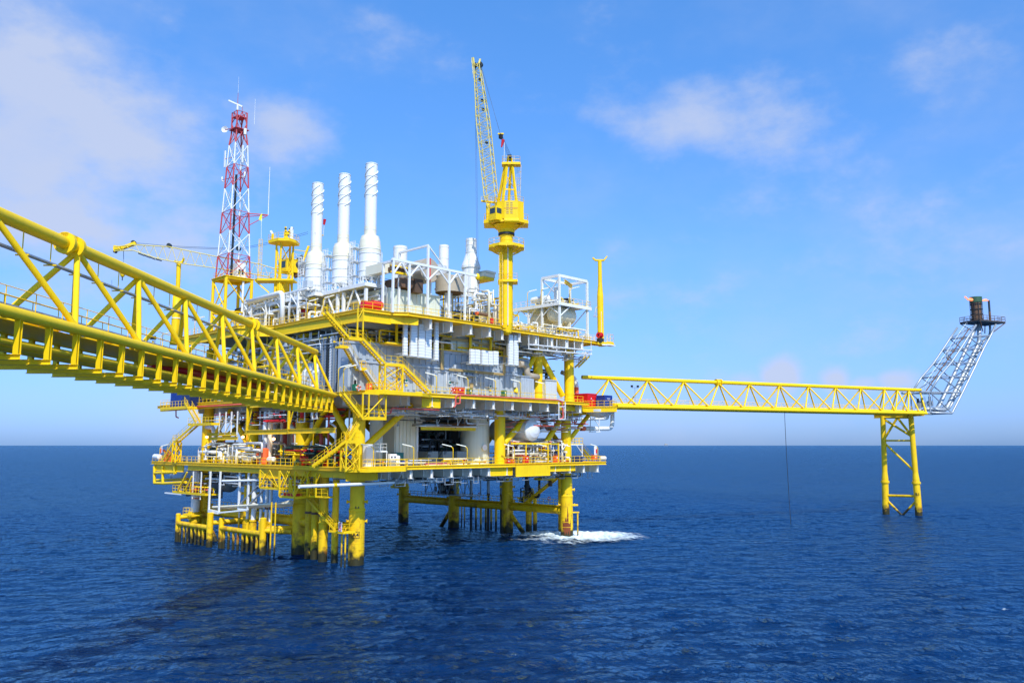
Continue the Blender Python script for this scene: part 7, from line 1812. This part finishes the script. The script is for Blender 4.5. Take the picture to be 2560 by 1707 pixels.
# yellow hung beams below the middle deck, left side
for k, (x0, x1, yb_, yt_, xs) in enumerate(((612, 718, 1081, 1013, 617), (717, 838, 1078, 1013, 721))):
    u = -2.4; th = thing('hung_beam', ('left', 'right')[k] + ' yellow crane beam hung on a post below the near bridge end', 'beam', X(u, xs, yb_))
    a, b = X(u, x0, yb_), X(u, x1, yb_); b.z = a.z; m = MB('yellow_paint'); m.ibeam(a, b, .45, .75, .07); m.build('beam', th)
    c_ = X(u, xs, yb_); m = MB('yellow_paint'); m.beam(c_, (c_.x, c_.y, ZM - 1), .32, .32); m.tube(c_ + U * .3, (c_.x, c_.y - 1.6, ZM - 1.2), .12, n=6); m.build('post', th)
for k, (x0, x1, py) in enumerate(((519, 592, 1086), (524, 594, 1096))):
    u = -2.6; a, b = X(u, x0, py), X(u, x1, py); b.z = a.z; m = MB('yellow_paint'); m.ibeam(a, b, .35, .55, .06); m.use('white_paint')
    if k == 0:
        for px in (547, 563, 577, 592): q = X(u, px, py); m.beam(q, (q.x, q.y, 22.2), .18, .18)
        m.tube(X(u, 548, 1078), X(u, 563, 1050), .09, n=5); m.tube(X(u, 564, 1078), X(u, 586, 1038), .11, n=5)
    tag(m.build('hung_beam', None, loc=a), ('upper', 'lower')[k] + ' of the two short yellow beams hung on white posts at the far left below the middle deck', 'beam')

# ------------------------------------------------------------------ below the lower deck
# horizontal vessels
for k, (x0, x1, py, u, r_) in enumerate(((452, 575, 1206, 3.5, 1.75), (440, 560, 1193, 8, 1.4))):
    b, a = X(u, x0, py), X(u, x1, py); b.z = a.z; vess('pressure_vessel', ('front', 'rear')[k] + ' grey horizontal vessel slung under the left side of the lower deck', a, b, r_, 'steel_grey')
# left cantilever frame
th = thing('cantilever_frame', 'yellow tubular frame hanging below the far left tip of the lower deck', 'steel frame', X(-4, 390, 1205))
for (a, b) in (((386, 1165), (386, 1207)), ((407, 1165), (407, 1209)), ((386, 1207), (412, 1208)), ((386, 1182), (440, 1180)), ((388, 1200), (470, 1197)), ((407, 1208), (465, 1205)), ((437, 1165), (437, 1185))):
    m = MB('yellow_paint'); m.tube(X(-4 if a[0] != 388 else -1, *a), X(-4 if a[0] != 388 else -1, *b), .26, n=10); m.build('tube', th)
# low valve platform at the left
u = -4.2; p0, p1 = X(u, 431, 1228), X(u, 512, 1228); z_ = p0.z
th = thing('valve_platform', 'small yellow railed platform with valves hanging under the far left of the lower deck', 'platform', p0)
m = MB('yellow_paint'); m.box(u, p1.y, z_ - .25, u + 2.6, p0.y, z_); m.rail([(u + 2.6, p0.y, z_), (u, p0.y, z_), (u, p1.y, z_)], sp=1.2); m.build('deck_plate', th)
m = MB('yellow_paint'); m.beam(X(u - .1, 445, 1225), X(u - .1, 468, 1180), .2, .25); m.beam(X(u - .1, 463, 1225), X(u - .1, 480, 1190), .2, .25); m.build('brace', th)
m = MB('white_paint')
for px in (481, 501): q = X(u + .2, px, 1240); m.beam((q.x, q.y, z_ - 1), (q.x, q.y, 12), .16, .16); m.build('white_post', th); m = MB('white_paint')
m.box(u, X(u, 512, 0).y, z_ - .5, u + .4, X(u, 474, 0).y, z_ - .28); m.build('white_post', th)
network('valve_pipework', 'yellow and dark valves on the small hanging platform at the far left', (u + .3, p1.y, z_, u + 2.4, p0.y - 3, z_ + 1.8), 30, ['yellow_paint', 'dark_steel', 'galv', 'pipe_red'], .05, .14, 51)
# white hanging U frames and the bundle of pale pipes
th = thing('hanging_pipe_cradle', 'white hanging cradle with a bundle of pale pipes under the left of the lower deck', 'pipe cradle', X(-4.6, 523, 1278))
u = -4.6
a0, a1, a2, a3 = X(u, 522, 1276), X(u, 547, 1281), X(u + 1, 596, 1272), X(u + 1, 619, 1274)
for q, pt in ((a0, 1176), (a1, 1176), (a2, 1176), (a3, 1176)):
    m = MB('white_paint'); m.beam(q, (q.x, q.y, zat(q.x, q.y, 1178)), .26, .26); m.build('post', th)
m = MB('white_paint'); m.beam(a0, a1, .4, .5); m.beam(a2, a3, .3, .35); m.beam(a1, a3, .25, .25); m.build('crossbar', th)
m = MB('stack_cream')
for k in range(4): m.tube(X(u + .5 + k * .25, 532 + k * 3, 1267 + k * 1.5), X(u + 1.5 + k * .25, 728, 1257 + k * 2.2), .17, n=8)
m.tube(X(u + 2, 700, 1262), X(u + 2, 728, 1256), .42, n=10); m.build('pipe_bundle', th)
m = MB('galv'); m.tube(X(u + 1, 598, 1262), X(u + 1, 645, 1214), .13, n=6); m.tube(X(u + 1, 620, 1264), X(u + 1, 662, 1222), .15, n=6); m.build('brace', th)
# drain pipes sticking out
m = MB('white_paint'); m.tube(X(-5.2, 556, 1202), X(-3.2, 650, 1200), .2, n=10); tag(m.build('drain_pipe', None, loc=X(-5.2, 556, 1202)), 'white drain pipe with a cut end sticking out left under the lower deck', 'pipe')
m = MB('white_paint'); m.tube(Y(-7.2, 748, 1216), Y(-4.6, 905, 1210), .23, n=10); m.tube(Y(-4.6, 905, 1210), Y(-4.2, 985, 1206), .2, n=10); m.use('yellow_paint'); m.tube(Y(-6, 835, 1212.5), Y(-6, 841, 1212.5), .26, n=10); tag(m.build('drain_pipe', None, loc=Y(-7.2, 748, 1216)), 'longest white drain pipe in front of leg A4 under the lower deck', 'pipe')
# hung yellow cages
def cage(label, px0, px1, yt_, yb_, u, dpt, seed):
    a, b = X(u, px0, yb_), X(u, px1, yb_); zt_ = X(u, px0, yt_).z; zb_ = a.z; th = thing('hanging_cage', label, 'steel frame', (u, a.y, zb_))
    c4 = [(u, a.y), (u, b.y), (u + dpt, b.y), (u + dpt, a.y)]
    m = MB('yellow_paint'); m.box(u, b.y, zb_ - .2, u + dpt, a.y, zb_); m.build('floor', th)
    for i, c_ in enumerate(c4):
        n_ = c4[(i + 1) % 4]
        m = MB('yellow_paint'); m.beam((*c_, zb_), (*c_, zt_), .2, .2); m.build('post', th)
        m = MB('yellow_paint'); mx = ((c_[0] + n_[0]) / 2, (c_[1] + n_[1]) / 2); m.tube((*c_, zb_), (*mx, zt_), .08, n=5); m.tube((*n_, zb_), (*mx, zt_), .08, n=5); m.tube((*c_, zt_), (*n_, zb_), .06, n=5); m.build('bracing', th)
    m = MB('yellow_paint'); m.rail([(c_[0], c_[1], zb_) for c_ in c4], close=True, sp=1.1); m.build('handrail', th)
    return th, c4, zb_
cage('left yellow braced cage hanging below the lower deck between leg A4 and the cradle', 649, 697, 1174, 1218, -4.9, 2.4, 1)
_, c4, zc4 = cage('right deeper yellow braced cage hanging below the lower deck left of leg A4', 698, 736, 1176, 1240, -6.0, 3.2, 2)
m = MB('red_paint'); m.box(-5.6, c4[1][1] + .6, zc4 + .02, -4.4, c4[0][1] - .5, zc4 + .55); m.use('yellow_paint'); m.tube((-4.8, c4[0][1] - 1, zc4), (-4.8, c4[0][1] - 1, zc4 + 2.4), .3, n=12); tag(m.build('winch', None, loc=(-5, c4[1][1], zc4)), 'red and yellow winch standing in the deeper hanging cage', 'winch')
th = thing('access_walkway', 'yellow railed walkway under the lower deck between the deeper cage and leg A4', 'walkway', X(-4.0, 740, 1240))
a, b = X(-4.0, 740, 1238), X(-2.8, 828, 1238); b.z = a.z; m = MB('yellow_paint'); m.beam(a, b, 1.2, .2); m.rail([a + Vector((-.6, 0, 0)), b + Vector((-.6, 0, 0))], sp=1.2); m.build('deck_plate', th)
m = MB('yellow_paint')
for px in (768, 789): q = X(-4.4, px, 1238); m.beam((q.x, q.y, a.z), (q.x, q.y, 12.6), .2, .2)
m.tube(X(-4.4, 735, 1236), X(-4.4, 775, 1178), .14, n=6); m.tube(X(-4.4, 789, 1210), X(-4.4, 801, 1184), .1, n=5); m.build('hanger', th)
# caissons beside A4
for k, (u, v, w_) in enumerate(((-.9, 11.0, 1.05), (-1.2, 8.8, 1.1), (-1.7, 5.8, 1.35), (-1.3, 3.4, .98))):
    r_ = w_ / 2; m = MB('sea_yellow'); m.lathe((u, v, 0), [(-2, r_), (5.2, r_), (5.3, r_ * 1.1), (5.5, r_ * 1.1), (5.55, r_ * .98), (12.5, r_ * .98)], 18); m.use('rust_brown')
    if k < 3: m.lathe((u, v, 6.4), [(0, r_ + .0), (0, r_ + .07), (.35, r_ + .07), (.35, r_)], 18)
    tag(m.build('caisson', None, loc=(u, v, 0)), ORD[k] + ' yellow vertical caisson from the left between leg A4 and the next leg', 'caisson', 'yellow caissons left of leg A4')
# risers with guard frames in the splash zone
RS = [(505, 1.6 / 2, 'left thick white riser with orange bands at the far left guard'), (633.5, .40, 'first thin white riser from the left above the second guard'), (648.5, .66, 'thicker white riser with dark bands above the second guard'),
      (666, .36, 'thin white riser right of the thick banded one'), (679.5, .42, 'white riser near the right end of the second guard'), (689.5, .40, 'rightmost white riser beside the second guard'), (613.5, .2, 'thinnest white and red riser left of the others')]
for k, (px, r_, lb) in enumerate(RS):
    u = -2.6 if k else -2.0; v = vat(u, px); r_ = r_ * .62 if k else .78
    zb_ = zat(u, v, 1300 if k == 0 else 1320)
    m = MB('white_paint'); m.tube((u, v, 4.4), (u, v, 12), r_, n=14); m.use('rust_brown')
    zz = 8.1 if k == 0 else 6.6; m.use('orange_paint' if k == 0 else 'rust_brown'); m.tube((u, v, zz), (u, v, zz + .7), r_ * 1.06, n=14); m.tube((u, v, zz - 1.0 if k == 0 else zz + .9), (u, v, (zz - .85) if k == 0 else zz + 1.0), r_ * 1.06, n=14)
    m.use('sea_yellow'); m.tube((u, v, 3.0), (u, v, 4.6), r_ * 1.3, n=14); m.lathe((u, v, 4.5), [(0, r_ * 1.3), (.0, r_ * 1.6), (.3, r_ * 1.6), (.3, r_)], 14)
    m.use('black'); m.tube((u, v, -1.5), (u, v, 3.1), r_ * 1.12, n=14)
    tag(m.build('riser', None, loc=(u, v, 0)), lb, 'riser', 'pipeline risers at the left side')
for g, (pa, pb, vs_) in enumerate((((465, 1358), (543, 1368), (471, 480.5, 489, 499, 508.5, 517.5, 527)), ((571, 1370), (673, 1388), (578, 590, 601.5, 612.5, 624, 635, 647, 659)))):
    u = (-5.2, -4.0)[g]; va, vb_ = vat(u, pa[0]), vat(u, pb[0]); zh = 3.05
    th = thing('riser_guard', ('left', 'right')[g] + ' yellow comb-shaped riser guard with dark weedy feet standing in the sea', 'riser guard', (u, va, 0), 'riser guards')
    for v, rr, h in ((va, .42, 4.6), (vb_, .52, 5.4)): m = MB('sea_yellow'); m.tube((u, v, -2), (u, v, h), rr, n=16); m.lathe((u, v, h), [(0, rr), (.12, rr * .8), (.16, .05)], 16); m.build('pile', th)
    m = MB('sea_yellow'); m.tube((u, va, zh), (u, vb_, zh), .42, n=14); m.build('header', th)
    for px in vs_: v = vat(u, px); m = MB('sea_yellow'); m.tube((u, v, -2), (u, v, zh), .21, n=10); m.build('finger', th)
    m = MB('sea_yellow'); m.tube((u, vb_ + .3, zh + .8), (0, vb_ - 2.0, zh + .8), .38, n=12); m.build('strut', th); m = MB('sea_yellow'); m.tube((u, va, zh + 1), (0, va - 1, zh + 1.2), .36, n=12); m.build('strut', th)
m = MB('sea_yellow'); m.tube((-4.0, vat(-4, 673), 3.6), (-1.0, 15.5, 3.4), .4, n=12); m.build('strut', th)
for k, px in enumerate((692, 702)):
    m = MB('sea_yellow'); v = vat(-4.2, px); m.tube((-4.2, v, -1.5), (-4.2, v, 8), .12, n=8); tag(m.build('ladder_post', None, loc=(-4.2, v, 0)), ('left', 'right')[k] + ' thin yellow ladder post right of the second riser guard', 'post')
th = thing('guard_walkway', 'railed yellow walkways on top of the bracing tubes at the left side', 'walkway', (0, 16, 5.6))
m = MB('yellow_paint'); m.rail([(-.5, 16.2, 5.7), (-.5, 29.4, 5.7), (-.5, 32, 5.7), (-.5, 45.5, 5.7)], sp=1.3); m.box(-.6, 16.2, 5.62, .6, 45.5, 5.7); m.build('deck_plate', th)
m = MB('yellow_paint'); q = X(-5.2, 462, 1278); m.box(-5.6, q.y - 3.6, q.z - .6, -4.2, q.y, q.z - .45); m.rail([(-4.3, q.y, q.z - .45), (-5.5, q.y, q.z - .45), (-5.5, q.y - 3.5, q.z - .45)], sp=1.1); m.beam((-5.3, q.y - 1.6, 4), (-5.3, q.y - 1.6, q.z - .5), .14, .14); m.beam((-5.3, q.y - 2.4, 4), (-5.3, q.y - 2.4, q.z - .5), .14, .14); m.build('side_platform', th)
# right side: walkway on the bracing tube, caissons and hanging pipes
th = thing('brace_walkway', 'long railed yellow walkway on the horizontal tubes between the right-hand legs', 'walkway', (45, 1, 5.6))
m = MB('yellow_paint'); m.box(44.7, 1.2, 5.65, 46.0, 45.8, 5.73); m.rail([(44.8, 45, 5.7), (44.8, 31.6, 5.7)], sp=1.2, r=.045); m.rail([(44.8, 29.4, 5.7), (44.8, 16.2, 5.7)], sp=1.2, r=.045); m.rail([(44.8, 13.8, 5.7), (44.8, 1.3, 5.7)], sp=1.2, r=.045); m.build('deck_plate', th)
for k, px in enumerate((1180, 1222, 1254)):
    v = vat(46.0, px); m = MB('galv'); m.tube((46, v, 7), (46, v, 12.5), .3, n=12); m.use('rust_brown'); m.tube((46, v, 6.6), (46, v, 7.1), .34, n=12); m.use('dark_steel'); m.tube((46, v, -1.5), (46, v, 6.7), .27, n=12)
    tag(m.build('riser', None, loc=(46, v, 0)), ('left', 'middle', 'right')[k] + ' one of the grey pipes with dark lower half between the right-hand legs', 'riser', 'grey pipes between the right-hand legs')
for k, px in enumerate((1157, 1164, 1192, 1204, 1216, 1229, 1241)):
    v = vat(47.0, px); m = MB('sea_yellow'); m.tube((47, v, -1.5), (47, v, 4.4), .12 if k < 2 else .2, n=8); tag(m.build('guard_finger', None, loc=(47, v, 0)), ORD[k] + ' slim post from the left hanging into the sea below the right-hand bracing', 'post', 'slim posts below the right-hand bracing')
for k, (u, v, r_) in enumerate(((48.3, 12.0, .58), (49.0, 11.0, .38), (52.1, 7.0, .62))):
    m = MB('sea_yellow'); h = 12.5 if k == 2 else 6.6; m.tube((u, v, -2), (u, v, h), r_, n=16)
    if k == 2: m.lathe((u, v, 9), [(0, r_), (0, r_ * 1.08), (.2, r_ * 1.08), (.2, r_)], 16)
    tag(m.build('caisson', None, loc=(u, v, 0)), ('left short', 'thin short', 'tall right')[k] + ' yellow caisson near the rightmost leg', 'caisson')
m = MB('dark_steel'); q = [(47.5, vat(47.5, 1317), 12), (47.5, vat(47.5, 1317), 6.5)]; m.tube(*q, .45, n=12); q1 = [(47.5, vat(47.5, 1347), 12), (47.5, vat(47.5, 1347), 6.9), (47.5, vat(47.5, 1335), 6.7), (47.5, vat(47.5, 1331), 7.6), (47.5, vat(47.5, 1322), 7.6)]; m.pipe(q1, .24, 10)
m.lathe(q[0], [(-1.5, .45), (-1.5, .62), (-1.1, .62), (-1.1, .45)], 14); m.lathe(q[0], [(-3.4, .45), (-3.4, .6), (-3.0, .6), (-3.0, .45)], 14); tag(m.build('dark_riser', None, loc=q[0]), 'dark vertical pipes and elbow under the lower deck left of the rightmost leg', 'pipe')
network('valve_pipework', 'yellow valves around the dark pipes near the rightmost leg', (46.8, 10.5, 5.7, 49, 14, 8.8), 26, ['yellow_paint', 'dark_steel', 'galv'], .06, .16, 61)
m = MB('yellow_paint'); c_ = (45.5, vat(45.5, 1360), 10.2); m.lathe(c_, [(0, .1), (.0, 2.0), (.4, 2.0), (.4, 1.5), (1.6, 1.5)], 20); m.use('brown_duct'); m.tube((46.5, vat(46.5, 1374), 9), (46.5, vat(46.5, 1374), 12), .4, n=12); tag(m.build('sump_drum', None, loc=c_), 'yellow flanged drum with a brown pipe under the lower deck at the right', 'drum')
m = MB('yellow_paint'); u_, v_ = 45.5, vat(45.5, 1004); m.lathe((u_, v_, zat(u_, v_, 1219)), [(0, .1), (0, 2.0), (.5, 2.0), (.5, 1.6), (2.0, 1.6)], 20); tag(m.build('sump_drum', None, loc=(u_, v_, 10)), 'yellow flanged drum beside the far middle leg, above the sea', 'drum')
# grey basket under the deck in the middle
th = thing('hanging_pump_basket', 'grey open truss basket with brown machinery hanging in the middle under the lower deck', 'steel frame', (40, vat(40, 1100), 9))
u = 41.0; ya, yb2 = vat(u, 1068), vat(u, 1180); z0, z1 = zat(u, ya, 1232), 12
for v in (ya, ya * .67 + yb2 * .33, ya * .33 + yb2 * .67, yb2):
    for du_ in (0, 2.5): m = MB('galv'); m.beam((u + du_, v, z0), (u + du_, v, z1), .16, .16); m.build('post', th)
m = MB('galv'); vv = [ya + (yb2 - ya) * k / 6 for k in range(7)]
for a, b in zip(vv[:-1], vv[1:]): m.tube((u, a, z0), (u, b, z1), .07, n=5); m.tube((u, b, z0), (u, a, z1), .07, n=5)
m.box(u, min(ya, yb2), z0 - .15, u + 2.5, max(ya, yb2), z0); m.build('truss', th)
network('pump_pipework', 'brown and dark pump pipework inside the hanging grey basket', (u + .3, vat(u, 1122), z0, u + 2.3, vat(u, 1088), z0 + 2.6), 34, ['rust_brown', 'dark_steel', 'galv'], .08, .22, 71)
# fender at the rightmost leg
m = MB('sea_yellow'); u, v = 46.9, -1.4; m.tube((u, v, -.5), (u, v, 4.6), .13, n=8); m.beam((45.8, -.8, 4.6), (u + .2, v - .1, 4.6), .5, .2); m.beam((45.8, -.8, 5.9), (u, v, 5.9), .5, .3); tag(m.build('leg_fender', None, loc=(u, v, 0)), 'small yellow fender post on the right side of the rightmost leg', 'fender')
m = MB('rust_red'); a0 = math.atan2(CAM.y, CAM.x - 45.5); rr = 1.128
prof = [(-.75, 2.6), (-.62, 1.6), (-.5, 2.3), (-.3, 1.2), (-.1, 1.9), (.1, 1.3), (.3, 2.1), (.5, 1.1), (.72, 2.5)]
tops_ = [3.7, 3.9, 3.2, 4.5, 3.6, 6.4, 3.4, 3.1, 5.2]
pl = wrap(45.5, 0, rr, 0, a0)
for (a, lo_), (b, lo2), t0, t1 in zip(prof[:-1], prof[1:], tops_[:-1], tops_[1:]):
    m.quad(pl(a * 1.1, lo_ - .6), pl(b * 1.1, lo2 - .6), pl(b * 1.1, (t0 + t1) / 2 - .6), pl(a * 1.1, t0 - .6))
rs_ = m.build('rust_patch', legs[(45.5, 0.)])

# ------------------------------------------------------------------ white water near the right-hand leg
def foam_material():
    m = bpy.data.materials.new('sea_foam'); m.use_nodes = True; t = m.node_tree; l = t.links.new; n = t.nodes.new; b = t.nodes['Principled BSDF']
    b.inputs['Base Color'].default_value = (.72, .84, .88, 1); b.inputs['Roughness'].default_value = .8
    tc = n('ShaderNodeTexCoord'); g = n('ShaderNodeNewGeometry')
    mp_ = n('ShaderNodeMapping'); mp_.inputs['Scale'].default_value = (1, .45, 1); mp_.inputs['Rotation'].default_value = (0, 0, R(-45)); l(g.outputs['Position'], mp_.inputs[0])
    z = n('ShaderNodeTexNoise'); z.inputs['Scale'].default_value = .55; z.inputs['Detail'].default_value = 8; z.inputs['Roughness'].default_value = .72; z.inputs['Distortion'].default_value = .8; l(mp_.outputs[0], z.inputs[0])
    at = n('ShaderNodeAttribute'); at.attribute_name = 'amount'
    a = n('ShaderNodeMath'); a.operation = 'ADD'; l(z.outputs[0], a.inputs[0]); l(at.outputs['Fac'], a.inputs[1])
    r_ = n('ShaderNodeMapRange'); l(a.outputs[0], r_.inputs[0]); r_.inputs[1].default_value = .93; r_.inputs[2].default_value = 1.26
    l(r_.outputs[0], b.inputs['Alpha']); MATS['sea_foam'] = m
foam_material()
def foam(name, label, cells, res=1.0):
    """cells: list of (x, y, radius along, radius across, angle, amount)"""
    m = MB('sea_foam')
    xs = [c[0] for c in cells]; ys = [c[1] for c in cells]; mr = max(max(c[2], c[3]) for c in cells) * 1.5
    x0, x1, y0, y1 = min(xs) - mr, max(xs) + mr, min(ys) - mr, max(ys) + mr
    nx, ny = int((x1 - x0) / res), int((y1 - y0) / res); vals = {}
    def amt(x, y):
        b_ = 0
        for (cx, cy, ra, rb, an, am) in cells:
            dx, dy = x - cx, y - cy; c, s_ = math.cos(R(an)), math.sin(R(an)); u_ = (dx * c + dy * s_) / ra; w_ = (-dx * s_ + dy * c) / rb
            b_ = max(b_, am * math.exp(-(u_ * u_ + w_ * w_)))
        return b_
    idx = {}; av = []
    for i in range(nx + 1):
        for j in range(ny + 1):
            x, y = x0 + i * res, y0 + j * res; a = amt(x, y); vals[(i, j)] = a
    for i in range(nx):
        for j in range(ny):
            if max(vals[(i, j)], vals[(i + 1, j)], vals[(i + 1, j + 1)], vals[(i, j + 1)]) > .12:
                f = []
                for q in ((i, j), (i + 1, j), (i + 1, j + 1), (i, j + 1)):
                    if q not in idx: idx[q] = len(m.v); m.v.append(Vector((x0 + q[0] * res, y0 + q[1] * res, .14 + .75 * vals[q] * rnd.random()))); av.append(vals[q])
                    f.append(idx[q])
                m.face(tuple(f))
    o = m.build(name, None, loc=(0, 0, 0)); at = o.data.attributes.new('amount', 'FLOAT', 'POINT'); at.data.foreach_set('value', av)
    o['kind'] = 'stuff'; o['label'] = label; return o
F0 = [Z(0, *q) for q in ((1345, 1341), (1400, 1337), (1470, 1340), (1535, 1345), (1410, 1358), (1490, 1352), (1350, 1352), (1290, 1340), (1450, 1346))]
SR = YAW - 90 + 0
foam('foam_patch', 'white churning foam on the sea around the rightmost leg', [(p.x, p.y, (9, 10, 11, 9, 10, 9, 9, 8, 10)[i], (5, 7, 8, 6, 6, 6, 5, 4.5, 7)[i], -46, (.62, .80, .88, .70, .50, .66, .52, .52, .86)[i]) for i, p in enumerate(F0)], .8)
wk = [(1600, 1338), (1640, 1336), (1680, 1342), (1800, 1350), (1850, 1356), (1890, 1360)]
wk2 = [(2210, 1446), (2250, 1452), (2300, 1460), (2350, 1466), (2400, 1478), (2450, 1490), (2150, 1403), (2170, 1406), (60, 1440), (100, 1436), (2480, 1540), (2510, 1530)]
for k, W_ in enumerate((wk, wk2)):
    foam('foam_streak', ('thin broken white foam line drifting right from the foam patch', 'faint broken foam streaks on the water at the lower right and left')[k], [(Z(0, *q).x, Z(0, *q).y, 3.2 - k * 1.2, .7 - k * .25, -46 + 12 * (i % 3), .50 - k * .03) for i, q in enumerate(W_)], (.6, .5)[k])
for o in sc.objects:
    if '_w' in o: del o['_w']
